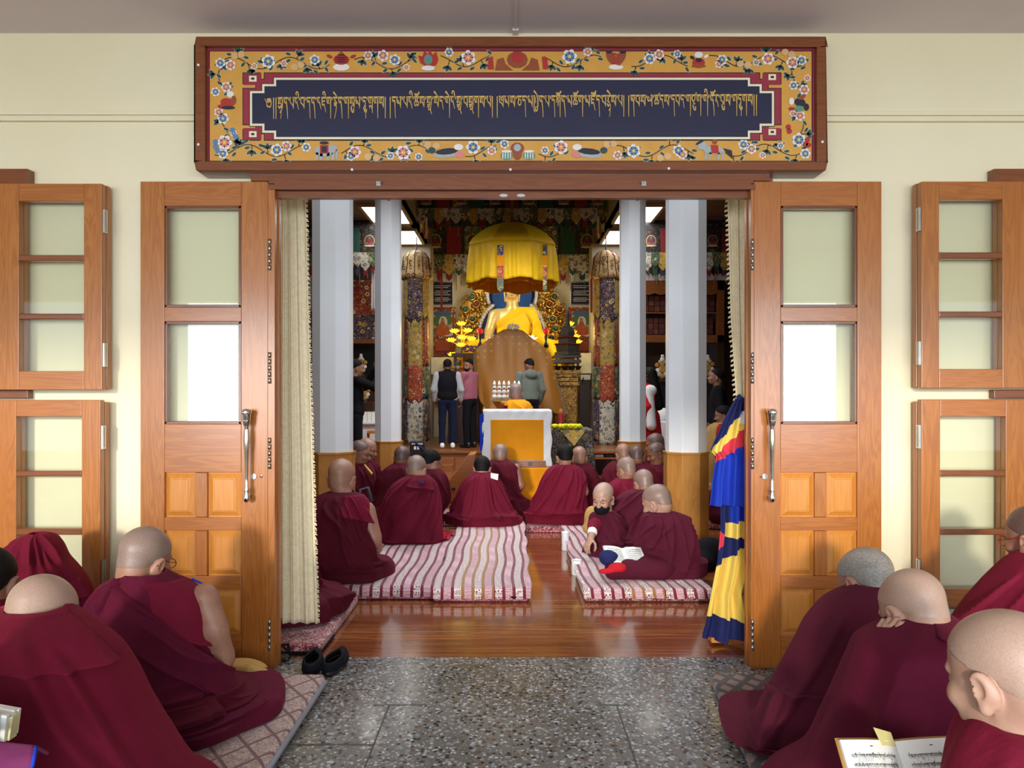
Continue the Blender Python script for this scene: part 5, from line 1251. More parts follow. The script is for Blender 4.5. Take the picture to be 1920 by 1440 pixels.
# rucksack behind the monk with the bare arm
f = Field(); f.ell((X(682, 5.5), 5.5, .245), (.075, .10, .16), .05).ell((X(684, 5.5), 5.42, .19), (.06, .05, .08), .03)
t = thing('rucksack', 'dark grey rucksack on the mattress beside the monk with the bare arm', 'rucksack', (X(682, 5.5), 5.5, .085))
solid('bag', f, BLACKC, t, .015); MB().tube([W(672, 945, 5.38), W(676, 918, 5.40), W(690, 914, 5.42), W(698, 940, 5.42)], .010, 8).build('strap', plain('strap_grey', srgb(70, 78, 90), .7), t, smooth=True)
# mugs in the aisle
def mug(label, px, py, d, r, h_, lid):
    t = thing('mug', label, 'mug', (X(px, d), d, 0), 'white mugs in the aisle'); x = X(px, d)
    MB().lathe([(r * .9, .001), (r, .006), (r, h_), (r * .92, h_), (r * .9, h_ - .006), (r * .88, .01), (.0, .01)], (x, d, 0), 28).build('cup', WHITE, t, auto=40)
    if lid: MB().lathe([(r * 1.03, h_ + .0005), (r * 1.03, h_ + .008), (r * .4, h_ + .014), (.004, h_ + .02)], (x, d, 0), 24).build('lid', WHITE, t, auto=40)
    else:
        m = MB(); pts = [(x + r * math.sin(a) * 1.01, d - r * math.cos(a) * 1.01, h_ * z) for a, z in ((.35, .3), (.55, .22), (.7, .4), (.62, .6), (.72, .72), (.85, .6))]; m.tube(pts, .0022, 6); m.build('printed_swirl', plain('swirl_grey', srgb(140, 140, 150), .5), t, smooth=True)
mug('tall white lidded mug standing in the aisle, farther from the door', 1060, 1030, 5.9, .031, .145, True)
mug('short white mug with a printed swirl on the floor at the mattress corner', 1081, 1075, 5.10, .037, .108, False)
# ------------------------------------------------------------------ books
def open_book(label, o, xdir, ydir, wpage, hpage, cover, parent_kind='book', nlines=9, tilt=.2, marker=False, seed=1):
    """o: middle of the top edge; xdir along the top edge, ydir down the page (world vectors)"""
    xd, yd = Vector(xdir).normalized(), Vector(ydir).normalized(); nd = xd.cross(yd).normalized()     # nd: away from the reader side
    o = Vector(o); t = thing('open_book', label, 'book', o + yd * hpage)
    def pt(u, v, s, lift=0):                                            # s = -1 left page, 1 right page; u 0..1 outwards
        bow = .16 * wpage * math.sin(min(1, u * 1.25) * math.pi * .55) * (1 - .55 * u)
        return o + xd * (s * u * wpage) + yd * (v * hpage) - nd * (bow + tilt * u * wpage * .5 + lift)
    m = MB(); th = wpage * .07
    for s in (-1, 1):
        us = np.linspace(0, 1, 12); top = [[pt(u, v, s, 0) for u in us] for v in (0, 1)]; bot = [[pt(u, v, s, -th) for u in us] for v in (0, 1)]
        n = 12; vs = top[0] + top[1] + bot[0] + bot[1]
        fs = [(i, i + 1, n + i + 1, n + i) for i in range(n - 1)] + [(2 * n + i, 3 * n + i, 3 * n + i + 1, 2 * n + i + 1) for i in range(n - 1)] + [(i, 2 * n + i, 2 * n + i + 1, i + 1) for i in range(n - 1)] + [(n + i, n + i + 1, 3 * n + i + 1, 3 * n + i) for i in range(n - 1)] + [(n - 1, 2 * n - 1, 4 * n - 1, 3 * n - 1), (0, n, 3 * n, 2 * n)]
        m.add(vs, fs)
    m.build('pages', PAPER, t, auto=50)
    m = MB()
    for s in (-1, 1):
        us = np.linspace(0, 1.05, 12); A = [pt(u, -.03, s, -th * 1.1) for u in us]; B = [pt(u, 1.03, s, -th * 1.1) for u in us]
        m.add(A + B, [(i, i + 1, 12 + i + 1, 12 + i) for i in range(11)])
    m.build('cover', cover, t, smooth=True, solid=.003)
    g = random.Random(seed); ink = MB(); letters = ['n', 's', 'p', 'b', 'm', 'a', 'd', 'g', 'r', 'j', 'k', 'l', 'a+i', 's+e', 'ch+o', 'd+u']
    for s in (-1, 1):
        for li in range(nlines):
            v0 = .16 + .80 * li / nlines; lh = .80 / nlines * hpage
            seq = []
            while sum(GL[q.split('+')[0]][0] for q in seq) < 26: seq += [g.choice(letters)] + (['-'] if g.random() < .35 else []) + (['|'] if g.random() < .03 else [])
            a0, a1 = (.12, .90)
            k = 1 / sum(GL[q.split('+')[0]][0] for q in seq); x = 0
            for q in seq:
                w_, ss = GL[q.split('+')[0]]
                for mk in q.split('+')[1:]: ss = ss + VW[mk]
                for pts, w0, w1 in ss:
                    def plc(u, v):
                        f = a0 + (a1 - a0) * min(1, u * k); f = f if s == 1 else 1 - f
                        return pt(max(0, min(1, f)), v0 + v * .30 / nlines, s, .0006)
                    stroke(ink, [(x + p[0], p[1]) for p in pts], w0 * 1.3, w1 * 1.6, plc, detail=False)
                x += w_
        stroke(ink, [(0, 0), (1, 0)], .5, .5, lambda u, v: pt(.47 + .05 * u, .07 + v * .02, s, .0006))
    ink.build('lettering', INK, t, fix=False)
    if marker:
        m = MB(); A = [pt(.34, -.14, -1, -.002), pt(.0 + .02, -.10, -1, -.002), pt(.02, .06, -1, .001), pt(.30, .06, -1, .001)]; m.add(A, [(0, 1, 2, 3)]); m.build('yellow_slip', plain('slip_yellow', srgb(232, 222, 150), .6), t, solid=.0012)
    return t
open_book('open book with lines of script held before the bald monk at the bottom right corner', W(1678, 1390, 1.70), (1, .0, .02), (.03, -.62, -.78), .142, .20, plain('book_cover_tan', srgb(196, 150, 80), .5), marker=True, nlines=8, tilt=.25)
m = MB()
t = thing('closed_book', 'thick pale book held upright at the bottom left edge above the purple sleeve', 'book', W(0, 1390, 1.5))
a = W(-40, 1330, 1.5); b = W(22, 1388, 1.5)
for i in range(5): m.prism([(a.x, a.z), (b.x - .003 - .004 * (i % 2), a.z - .010 - .002 * (i % 3)), (b.x - .010, b.z), (a.x, b.z)], 1.49 + i * .009, 1.498 + i * .009)
m.build('page_block', PAPER, t); m = MB(); m.prism([(a.x, a.z + .003), (b.x - .016, a.z - .003), (b.x - .02, b.z), (a.x, b.z)], 1.482, 1.489); m.build('cover', plain('cover_paleblue', srgb(190, 214, 216), .5), t)
m = MB(); m.prism([(b.x - .004, a.z - .016), (b.x + .004, a.z - .014), (b.x - .004, b.z), (b.x - .011, b.z)], 1.498, 1.520); m.build('coloured_tabs', plain('tabs_cream', srgb(226, 222, 170), .5), t)
# ------------------------------------------------------------------ monks in the hall
KZ = .085
GH = 'monks seated in the hall'
P = seated('p10', 'big shaven monk with a bare right arm on the mattress beside the left curtain', 4.62, (641, 896, 4.68, 1.06),
    [(921, 622, 664, 4.62, .07), (932, 598, 682, 4.6, .10), (946, 582, 690, 4.6, .12), (976, 574, 693, 4.6, .15), (1010, 570, 694, 4.6, .17), (1045, 566, 704, 4.62, .20)],
    (KZ, 556, 738, 4.82, .33), MAR4, pose=(8, -6, 0), folds=('diag', 12, .013), hair=STUBW, skinm=SKIN, group=GH,  # robe coloured darker to stand in for the shade beside the curtain
    arms=[dict(p=[W(686, 958, 4.60), W(700, 1008, 4.58), W(704, 1026, 4.66), W(690, 1036, 4.86)], r=[.062, .052, .044, .036], hand=dict(y=(-.5, .8, 0), curl=.5))])
P['robe'].patch('vest', MAR3, P['root'], .2, 1.7, lambda u: .06, lambda u: .26 + .1 * u, .012)
P = seated('p12', 'grey-stubbled monk with a small dark tag on the shawl fold at the back', 5.9, (781, 880, 5.96, .98),
    [(889, 770, 800, 5.9, .07), (897, 752, 810, 5.88, .10), (912, 734, 819, 5.87, .12), (942, 721, 827, 5.87, .15), (980, 711, 829, 5.87, .17), (1008, 706, 832, 5.88, .2)],
    (KZ, 702, 845, 5.98, .28), MAR, pose=(20, -8, 0), folds=('diagr', 10, .012), hair=STUB, group=GH)
pt_ = P['robe'].patch('shawl_fold', MAR, P['root'], -.25, 1.0, lambda u: .02, lambda u: .20 + .05 * u, .014)
q = P['robe'].at(np.array([[.18, .42], [.18, .42]]), np.array([[.12, .12], [.145, .145]]), .032); MB().grid(q).build('tag', NAVYC, pt_, solid=.003)
P['robe'].patch('skirt_corner', REDC, P['root'], 1.35, 2.1, lambda u: .72 + .06 * u, lambda u: .93, .02)
P = seated('p13', 'monk in a maroon shawl directly beyond the tagged-shawl monk, head bowed', 7.1, (754, 858, 7.14, 1.0),
    [(868, 738, 770, 7.1, .07), (877, 724, 790, 7.08, .11), (892, 711, 804, 7.08, .14), (930, 700, 812, 7.08, .17)],
    (.055, 680, 822, 7.15, .28), MAR4, pose=(14, 0, 0), folds=('fan', 9, .014), hair=STUBD, skinm=SKIND, group=GH)
P = seated('p14', 'dark-haired monk in glasses looking down to the right, beside the tagged-shawl monk', 6.57, (808, 866, 6.6, .98),
    [(878, 795, 824, 6.57, .07), (886, 785, 834, 6.56, .10), (905, 778, 840, 6.56, .13), (945, 774, 838, 6.56, .15)],
    (.085, 770, 832, 6.57, .18), MAR4, pose=(20, -40, 0), folds=('diag', 8, .012), hair=BLACKH, group=GH)
spectacles(P)
P = seated('p15', 'monk with cropped black hair under a pleated shawl fanning out over the striped mattress', 6.72, (904, 878, 6.74, .98),
    [(884, 890, 920, 6.7, .07), (892, 880, 930, 6.68, .10), (906, 868, 940, 6.67, .12), (932, 858, 950, 6.67, .15), (960, 848, 964, 6.67, .19)],
    (KZ, 836, 980, 6.72, .26), MAR, pose=(14, 0, 0), folds=('fan', 15, .016), hair=BLACKH, skinm=SKIN, group=GH)
m = MB(); m.prism([(X(921, 6.6), Z(884, 6.6)), (X(935, 6.6), Z(886, 6.6)), (X(934, 6.6), Z(897, 6.6)), (X(921, 6.6), Z(893, 6.6))], 6.46, 6.475)
tag(m.build('paper_sheet', PAPER), 'white folded sheet of paper held beside the pleated-shawl monk', 'paper')
P = seated('p16', 'bald monk in a sleeveless vest close to the orange-fronted desk', 7.35, (938, 853, 7.38, .98),
    [(862, 921, 952, 7.35, .07), (870, 908, 966, 7.33, .10), (888, 904, 972, 7.33, .12), (920, 900, 974, 7.33, .15)],
    (.055, 888, 994, 7.42, .27), MAR4, pose=(14, 0, 0), folds=('diag', 9, .012), hair=STUB, skinm=SKIND, group=GH,
    arms=[dict(p=[W(968, 878, 7.33), W(976, 910, 7.32), W(970, 922, 7.5)], r=[.05, .044, .036], hand=dict(y=(-.4, .8, 0), curl=.5))])
P = seated('p17', 'monk in a brighter red robe with cropped dark hair, seated on the aisle carpet', 6.85, (1059, 857, 6.9, 1.0),
    [(870, 1042, 1076, 6.85, .07), (878, 1028, 1086, 6.84, .10), (892, 1018, 1093, 6.84, .13), (918, 1010, 1095, 6.84, .15), (952, 998, 1100, 6.85, .18)],
    (.06, 983, 1122, 6.95, .27), REDC if False else MAR3, pose=(14, 6, 0), folds=('diagr', 11, .014), hair=BLACKH, skinm=SKIN, group=GH, ear=1.2,
    arms=[dict(p=[W(1089, 893, 6.84), W(1095, 922, 6.83), W(1086, 938, 7.0)], r=[.048, .042, .034], hand=dict(y=(-.5, .8, 0), curl=.5))])
P = seated('p18', 'bald monk just behind and to the right of the monk in the brighter red robe', 7.55, (1086, 858, 7.58, 1.0),
    [(868, 1068, 1106, 7.55, .07), (880, 1058, 1114, 7.54, .10), (905, 1052, 1126, 7.54, .14), (950, 1045, 1132, 7.54, .17)],
    (.055, 1050, 1140, 7.64, .24), MAR4, pose=(14, 0, 0), folds=('fan', 8, .012), hair=STUBW, group=GH)
P = seated('p19', 'bald pale-headed monk in the farthest row at the right, left of the darker head', 8.3, (1168, 852, 8.33, 1.08),
    [(864, 1150, 1184, 8.3, .07), (873, 1138, 1194, 8.29, .11), (892, 1128, 1200, 8.29, .14), (930, 1124, 1204, 8.29, .17)],
    (.055, 1120, 1205, 8.4, .24), MAR4, pose=(14, 10, 0), folds=('diag', 8, .012), hair=STUBW, group=GH)
P = seated('p20', 'shaven dark-headed monk beside the right wainscot of the rear pillar', 7.75, (1193, 856, 7.78, 1.06),
    [(868, 1176, 1214, 7.75, .07), (878, 1166, 1226, 7.74, .11), (900, 1160, 1234, 7.74, .14), (935, 1158, 1240, 7.74, .17)],
    (.055, 1158, 1246, 7.82, .22), MAR4, pose=(14, 0, 0), folds=('fan', 8, .012), hair=STUBD, skinm=SKIND, group=GH)
P = seated('p21', 'monk with grey stubble at the rear edge of the right striped mattress', 6.72, (1174, 880, 6.75, 1.0),
    [(896, 1156, 1192, 6.72, .07), (906, 1144, 1200, 6.71, .11), (930, 1134, 1206, 6.71, .14)],
    (.06, 1124, 1210, 6.75, .20), MAR3, pose=(14, 30, 0), folds=('diag', 8, .012), hair=STUB, group=GH)
P = seated('p22', 'monk leaning to the left in a plum shawl beside the boy with the mask', 5.95, (1206, 906, 5.98, .98),
    [(916, 1190, 1224, 5.95, .07), (924, 1168, 1228, 5.94, .10), (942, 1150, 1231, 5.94, .13), (972, 1134, 1233, 5.93, .15), (1004, 1118, 1234, 5.9, .18)],
    (.085, 1104, 1236, 5.92, .26), MAR5, pose=(16, 14, 0), folds=('diagr', 11, .014), hair=STUB, group=GH)
P = seated('p23', 'boy in a black face mask looking down, seated on the right striped mattress', 5.42, (1131, 933, 5.40, .94),
    [(957, 1120, 1150, 5.42, .06), (964, 1110, 1160, 5.42, .08), (982, 1106, 1166, 5.42, .10), (1005, 1102, 1168, 5.42, .12)],
    (.085, 1096, 1172, 5.40, .16), MAR5, pose=(14, 150, 0), folds=('diag', 8, .010), hair=STUBL, skinm=SKINP, group=GH, eyes=True,
    arms=[dict(p=[W(1117, 984, 5.34), W(1112, 998, 5.22), W(1108, 1008, 5.16)], r=[.034, .030, .022], hand=dict(y=(-.25, -.2, -.45), curl=.4, s=.8))])
f = Field(); T, Hc, sc = P['T'], P['H'], P['sc']
g_ = Field().ell((0, .047, -.074), (.063, .064, .048), .01).ell((0, .088, -.064), (.036, .028, .034), .02)
f.put(g_, T, Hc, sc * 1.02); mk_ = solid('face_mask', f, BLACKC, P['root'], .005)
L = lambda x, y, z: Hc + T @ (np.array([x, y, z]) * sc)
for s in (-1, 1): MB().tube([L(s * .052, .07, -.04), L(s * .074, .02, -.012), L(s * .086, -.015, .006)], .0022, 6).build('ear_loop', BLACKC, mk_, smooth=True)
f = Field().chain([np.array(W(1118, 982, 5.36)), np.array(W(1114, 986, 5.28)), np.array(W(1112, 992, 5.22))], [.05, .048, .04], .02); solid('sleeve', f, MAR3, P['root'], .010)
MB().tube([W(1112, 991, 5.22), W(1110, 1000, 5.19)], [.036, .036], 12).build('white_cuff', WHITEC, P['root'], smooth=True)
f = Field().ell(W(1106, 972, 5.62), (.045, .05, .09), .02).ell(W(1112, 960, 5.62), (.04, .05, .05), .02).ell(W(1104, 990, 5.62), (.05, .06, .05), .02)
tag(solid('folded_orange_robe', f, BEIGEC, None, .012), 'tan-orange folded cloth tucked between the masked boy and the bright red monk', 'cloth')
P = seated('p24', 'young shaven monk reading an open book on the front of the right striped mattress', 4.86, (1231, 941, 4.88, 1.0),
    [(958, 1216, 1260, 4.86, .07), (967, 1206, 1277, 4.85, .10), (984, 1202, 1291, 4.84, .12), (1010, 1200, 1302, 4.84, .15), (1042, 1198, 1312, 4.85, .18)],
    (.082, 1190, 1322, 4.92, .28), MAR5, pose=(20, 52, 0), folds=('diagr', 10, .012), hair=STUB, skinm=SKINP, group=GH, ear=1.15)
P['robe'].patch('shawl_corner', MAR5, P['root'], -1.35, -.1, lambda u: .06, lambda u: .50 + .06 * u, .018)
f = Field(); bz = .085
f.cap((X(1240, 4.8), 4.80, bz + .075), (X(1150, 4.66), 4.66, bz + .055), .085, .05, .05).cap((X(1150, 4.66), 4.66, bz + .05), (X(1240, 4.62), 4.66, bz + .05), .045, .06, .05).ell((X(1230, 4.72), 4.74, bz + .06), (.16, .14, .07), .05)
kn_ = solid('robe_lap', f, MAR5, P['root'], .012)
t = open_book('open book on the lap of the young monk on the right striped mattress', W(1166, 1028, 4.80), (1, .0, -.05), (.10, -.85, -.42), .125, .17, WHITEC, nlines=7, tilt=.10, seed=5)
f = Field().ell(W(1140, 1046, 4.72), (.06, .09, .05), .02).ell(W(1152, 1052, 4.74), (.06, .06, .05), .03)
t = thing('book_wrap', 'blue and red cloth wrapper under the young monk\'s open book', 'cloth wrapper', W(1150, 1075, 4.7)); solid('blue_cloth', f, NAVYC, t, .008)
f = Field().ell(W(1158, 1064, 4.60), (.06, .05, .03), .02).ell(W(1136, 1071, 4.58), (.05, .03, .016), .02); solid('red_cloth', f, REDC, t, .008)
P = seated('p11', 'monk hidden behind the left curtain, only the spread hem of the robe in view', 4.02, (548, 930, 4.06, 1.0),
    [(958, 530, 566, 4.02, .07), (968, 515, 578, 4.0, .10), (1000, 505, 584, 4.0, .13), (1050, 498, 590, 4.0, .15), (1092, 494, 597, 4.02, .18)],
    (.06, 470, 641, 4.02, .28), MAR4, pose=(14, 0, 0), folds=('fan', 9, .014), hair=STUBD, group=GH)
# profiles beyond the left and right pillars
P = seated('p25', 'bald monk in glasses in profile just right of the left front pillar', 7.7, (675, 848, 7.7, 1.08),
    [(868, 660, 692, 7.72, .08), (878, 654, 700, 7.72, .12), (900, 650, 704, 7.72, .15), (930, 648, 706, 7.72, .17)],
    (.055, 640, 712, 7.6, .14), MAR4, pose=(14, -95, 0), folds=('diag', 8, .012), hair=STUBD, skinm=SKIN, group=GH, eyes=True)
spectacles(P)
f = Field().cap(W(684, 872, 7.58), W(697, 888, 7.56), .010, .014, .01); solid('yellow_vest_edge', f, STRAWC, P['root'], .01)
P = seated('p26', 'older monk in profile beyond the bald monk in glasses at the left', 8.5, (689, 842, 8.5, 1.1),
    [(862, 676, 704, 8.5, .08), (872, 670, 712, 8.5, .12), (900, 664, 716, 8.5, .15)],
    (0, 655, 722, 8.5, .28), MAR4, pose=(14, -100, 0), folds=('diag', 8, .012), hair=STUBW, skinm=SKIN, group=GH, eyes=True)
P = seated('p27', 'dark-haired monk in profile facing left beside the right rear wainscot', 8.6, (1230, 850, 8.6, 1.1),
    [(870, 1214, 1246, 8.6, .08), (880, 1208, 1256, 8.6, .12), (905, 1202, 1262, 8.6, .15)],
    (0, 1196, 1270, 8.6, .28), MAR4, pose=(18, 100, 0), folds=('diag', 8, .012), hair=STUBD, skinm=SKIND, group=GH, eyes=True)
P = seated('p28', 'monk in shade in the last row, head just above the dark-haired profile', 9.05, (1228, 832, 9.05, 1.12),
    [(850, 1214, 1242, 9.05, .08), (860, 1210, 1252, 9.05, .12), (890, 1208, 1258, 9.05, .14)],
    (0, 1207, 1264, 9.05, .16), MAR4, pose=(14, 80, 0), folds=('diag', 8, .012), hair=STUBD, skinm=SKIND, group=GH)
t = person_root('person', (0, 0, 0), None); bpy.data.objects.remove(t)
# dark bag and bundles by the right pillar
f = Field().ell((X(1330, 5.35), 5.35, .10), (.13, .12, .12), .04).ell((X(1312, 5.3), 5.25, .06), (.10, .10, .07), .04)
tag(solid('dark_bag', f, BLACKC, None, .018), 'black soft bag on the floor between the reading monk and the door cloth', 'bag')
f = Field().ell((X(1338, 6.9), 6.9, .22), (.10, .12, .16), .04).ell((X(1348, 6.9), 6.85, .14), (.12, .12, .09), .04)
tag(solid('cloth_bundle', f, MAR5, None, .018), 'brownish bundle of cloth beside the right front pillar', 'cloth')
# ------------------------------------------------------------------ the shrine
def at(px, py, d): return W(px, py, d)
# brocade valances: a band with rows of pointed pendants
def pendant(parent, x0, x1, zt, zb, y, mat, pt=.25, lift=0):
    zm = zb + (x1 - x0) * pt * 1.4; m = MB()
    m.prism([(x0, zt), (x1, zt), (x1, zm), ((x0 + x1) / 2, zb), (x0, zm)], y - lift - .012, y - lift)
    return m.build('pendant', mat, parent)
RIB = [plain('ribbon_' + n, srgb(*c), .6, .1, 20) for n, c in (('green', (34, 84, 70)), ('crimson', (138, 34, 42)), ('ivory', (206, 198, 176)), ('ochre', (190, 146, 60)), ('slate', (52, 62, 88)), ('mint', (118, 148, 128)))]
def valance(label, px0, px1, pyt, pyb, d, n, seed, dim=1.0, figs=True):
    x0, x1, zt, zb = X(px0, d), X(px1, d), Z(pyt, d), Z(pyb, d); hgt = zt - zb; g = random.Random(seed)
    t = thing('brocade_valance', label, 'valance', ((x0 + x1) / 2, d, zb), 'brocade valances over the shrine')
    MB().box(x0, x1, d, d + .03, zb + hgt * .42, 4.549 if 13 < d < 14 else 5.69).build('backing', BR_DARK, t)
    w = (x1 - x0) / n
    for i in range(n):
        a = x0 + i * w
        if i % 2 == 0:
            q = pendant(t, a + w * .04, a + w * .96, zt, zb + hgt * .36, d, [BR_DARK, BR_GREEN][i // 2 % 2], .2, .004)
            if figs:
                m = MB(); cx, cz, r = a + w / 2, zt - hgt * .26, min(w * .34, hgt * .22)
                for (ox, oz, rx, rz, mi, l) in ((0, 0, 1, 1.15, 0, .018), (0, 0, .82, .95, 1, .021), (0, -.45, .62, .3, 3, .024), (0, -.05, .34, .5, 2, .026), (0, .52, .2, .22, 3, .028), (0, -.95, 1, .16, 4, .027)):
                    m.prism([(cx + r * (ox + rx * math.cos(u)), cz + r * (oz + rz * math.sin(u))) for u in np.linspace(0, 2 * math.pi, 14)[:-1]], d - l, d - l + .002, mi)
                m.build('medallion', [RIB[3], RIB[4], RIB[1], SKIND, RIB[2]], q)
        else: pendant(t, a + w * .12, a + w * .88, zt, zb + hgt * .30, d, [RIB[1], RIB[0]][i // 2 % 2], .3, .020)
    k = n * 2
    for i in range(k):
        a = x0 + i * (x1 - x0) / k; ww = (x1 - x0) / k
        pendant(t, a - ww * .05, a + ww * 1.05, zb + hgt * .50, zb + hgt * (.12 + .08 * (i % 2)), d, [BR_WHITE, BR_GREEN, BR_YEL, BR_WHITE][i % 4], .42, .03 + .006 * (i % 2))
        pendant(t, a + ww * .2, a + ww * .8, zb + hgt * .34, zb + hgt * (.02 + .1 * (i % 3 == 0)), d, [RIB[1], RIB[0], RIB[4], RIB[1]][(i + seed) % 4], .4, .018)
    for i in range(k * 2):
        xx = x0 + (i + .5) * (x1 - x0) / (k * 2); MB().tube([(xx, d - .02, zb + hgt * .14), (xx, d - .02, zb - hgt * (.02 + .12 * (i % 3 == 0)))], .006, 4).build('tassel', RIB[5 if i % 2 else 1], t)
    return t
valance('front brocade canopy skirt hanging above the yellow parasol', 783, 1137, 352, 431, 14.0, 11, 1)
for sx in (-1, 1):
    t = thing('brocade_valance', ['side canopy skirt running back from the front one, left of the parasol', 'side canopy skirt running back from the front one, right of the parasol'][sx > 0], 'valance', (sx * 1.85, 15, Z(430, 14.0)), 'brocade valances over the shrine')
    for i in range(6):
        y0 = 14.15 + i * .28; m = MB(); xx = sx * 1.84; zt, zb = 5.69, Z(430, 14.0) + .06 * (i % 2)
        m.add([(xx, y0, zt), (xx, y0 + .28, zt), (xx, y0 + .28, zb + .15), (xx, y0 + .14, zb), (xx, y0, zb + .15)] + [(xx + .015, y0, zt), (xx + .015, y0 + .28, zt), (xx + .015, y0 + .28, zb + .15), (xx + .015, y0 + .14, zb), (xx + .015, y0, zb + .15)],
              [(0, 1, 2, 3, 4), (9, 8, 7, 6, 5)] + [(j, (j + 1) % 5, (j + 1) % 5 + 5, j + 5) for j in range(5)]); m.build('pendant', [BR_WHITE, BR_GREEN, RIB[1]][i % 3], t)
valance('rear brocade valance with seated-figure medallions behind the yellow parasol', 798, 1118, 425, 530, 16.6, 9, 2)
valance('dim brocade valance over the left aisle beyond the front pillar', 560, 708, 428, 520, 13.25, 5, 3)
valance('dim brocade valance over the right aisle beyond the front pillar', 1206, 1408, 428, 520, 13.25, 7, 4)
MB_ = MB().box(X(690, 16.5), X(1225, 16.5), 16.64, 16.7, Z(432, 16.5), Z(425, 16.5)); tag(MB_.build('curtain_rail', DARKW), 'dark red rail carrying the rear valance', 'rail')
struct(MB().box(-1.86, 1.86, 16.86, 17.0, .3, 5.7).build('wall_back.001', CREAM))
for sx in (-1, 1): struct(MB().box(min(sx * 2.66, sx * 7), max(sx * 2.66, sx * 7), 13.9, 14.0, .0, 4.55).build('wall_back.002', DARKWALL))
# lit ceiling panels
for sx in (-1, 1):
    for j, (y0, y1) in enumerate(((12.14, 13.33), (13.93, 15.15))):
        side = ['left', 'right'][sx > 0]
        t = thing('ceiling_panel', 'lit white ceiling panel %s the %s rear pillar, %s one' % ('right of' if sx < 0 else 'left of', side, ['upper', 'lower'][j]), 'ceiling light', (sx * 2.25, (y0 + y1) / 2, 4.52), 'lit ceiling panels')
        MB().box(sx * 2.25 - .33, sx * 2.25 + .33, y0, y1, 4.515, 4.549).build('diffuser', PANEL_E, t)
        m = MB(); a, b = sx * 2.25 - .38, sx * 2.25 + .38; m.box(a, a + .05, y0 - .05, y1 + .05, 4.50, 4.549); m.box(b - .05, b, y0 - .05, y1 + .05, 4.50, 4.549); m.box(a + .05, b - .05, y0 - .05, y0, 4.50, 4.549); m.box(a + .05, b - .05, y1, y1 + .05, 4.50, 4.549); m.build('frame', HALLW, t)
# victory banners on their white columns
for sx, pc, side in ((-1, 781, 'left'), (1, 1136, 'right')):
    d = 14.4; xc = X(pc, d); rad = 26 * d / F
    m = MB(); m.box(X(pc - 27, 15.4), X(pc + 27, 15.4), 15.3, 15.9, .3, 4.55); struct(m.build('trim_%d' % (8 + (sx > 0)), HALLW))
    t = thing('victory_banner', 'tall cylindrical brocade banner with a cream cloud-shaped cap, %s of the shrine' % side, 'banner', (xc, d, .5), 'brocade victory banners')
    P = []
    prof = [(0, 470), (.10, 471), (.2, 476), (.27, 485), (.285, 498), (.30, 508), (.33, 515), (.33, 522), (.28, 526), (.2, 522)]
    m = MB(); m.lathe([(r, Z(py, d)) for r, py in prof][::-1], (xc, d, 0), 32); m.build('cap', BR_CREAM, t, smooth=True)
    m = MB()
    for a0 in (-1.15, -.55, 0, .55, 1.15):
        pts = [(xc + (r + .006) * math.sin(a0), d - (r + .006) * math.cos(a0), Z(py, d)) for r, py in prof[1:9]]; m.tube(pts, .008, 5)
        for k_ in range(2): m.tube([(xc + .305 * math.sin(a0 + .28 + .07 * math.cos(u)), d - .305 * math.cos(a0 + .28 + .07 * math.cos(u)), Z(505 - 9 * k_, d) + .04 * math.sin(u)) for u in np.linspace(0, 5.5, 12)], .006, 5)
    m.build('cap_scrolls', DARKW, t)
    MB().tube([at(pc, 472, d), (xc, d, 4.495)], .012, 6).build('hook', BLACK, t)
    tiers = ((523, 603, BR_YEL, BR_NAVY, .255), (600, 692, BR_RED, BR_YEL, .248), (688, 752, BR_GREEN, BR_RED, .262), (749, 831, BR_NAVY, BR_WHITE, .270))
    def strip(a0, a1, y0, y1, r, mat, pts):
        n = 8; P = np.zeros((10, n + 1, 3)); 
        for i in range(10):
            for j in range(n + 1):
                a = a0 + (a1 - a0) * j / n; u = j / n; tip = (abs(((u * pts) % 1) - .5) * 2) * .075
                zt, zb = Z(y0, d), Z(y1, d) + tip; z = zt + (zb - zt) * i / 9; rr = r + .012 * (i / 9)
                P[i, j] = (xc + rr * math.sin(a), d - rr * math.cos(a), z)
        m = MB(); m.grid(P); return m.build('brocade_strip', mat, t, smooth=True, solid=.006)
    for y0, y1, cs, cc, r in tiers:
        for a0, a1 in ((-1.62, -1.02), (-.98, -.56), (.56, .98), (1.02, 1.62)): strip(a0, a1, y0, y1 - 4, r, cs, 1)
        strip(-.58, .58, y0 - 2, y1 + 4, r + .014, cc, 2)
        for a in (-.78, -.3, .3, .78): MB().tube([(xc + (r + .02) * math.sin(a), d - (r + .02) * math.cos(a), Z(y1 - 2, d)), (xc + (r + .02) * math.sin(a), d - (r + .02) * math.cos(a), Z(y1 + 16, d))], [.010, .006], 5).build('tassel', RIB[4] if a < 0 else RIB[5], t)
    MB().lathe([(.2, .35), (.24, .35), (.24, Z(522, d)), (.1, Z(520, d))], (xc, d, 0), 24).build('drum', BR_DARK, t, auto=40)
    MB().tube([at(pc - 21 * -1 + (26 if sx < 0 else -48), 522, d - .2), at(pc - 21 * -1 + (26 if sx < 0 else -48), 586, d - .2)], .022, 8).build('red_ribbon', RIB[1], t)
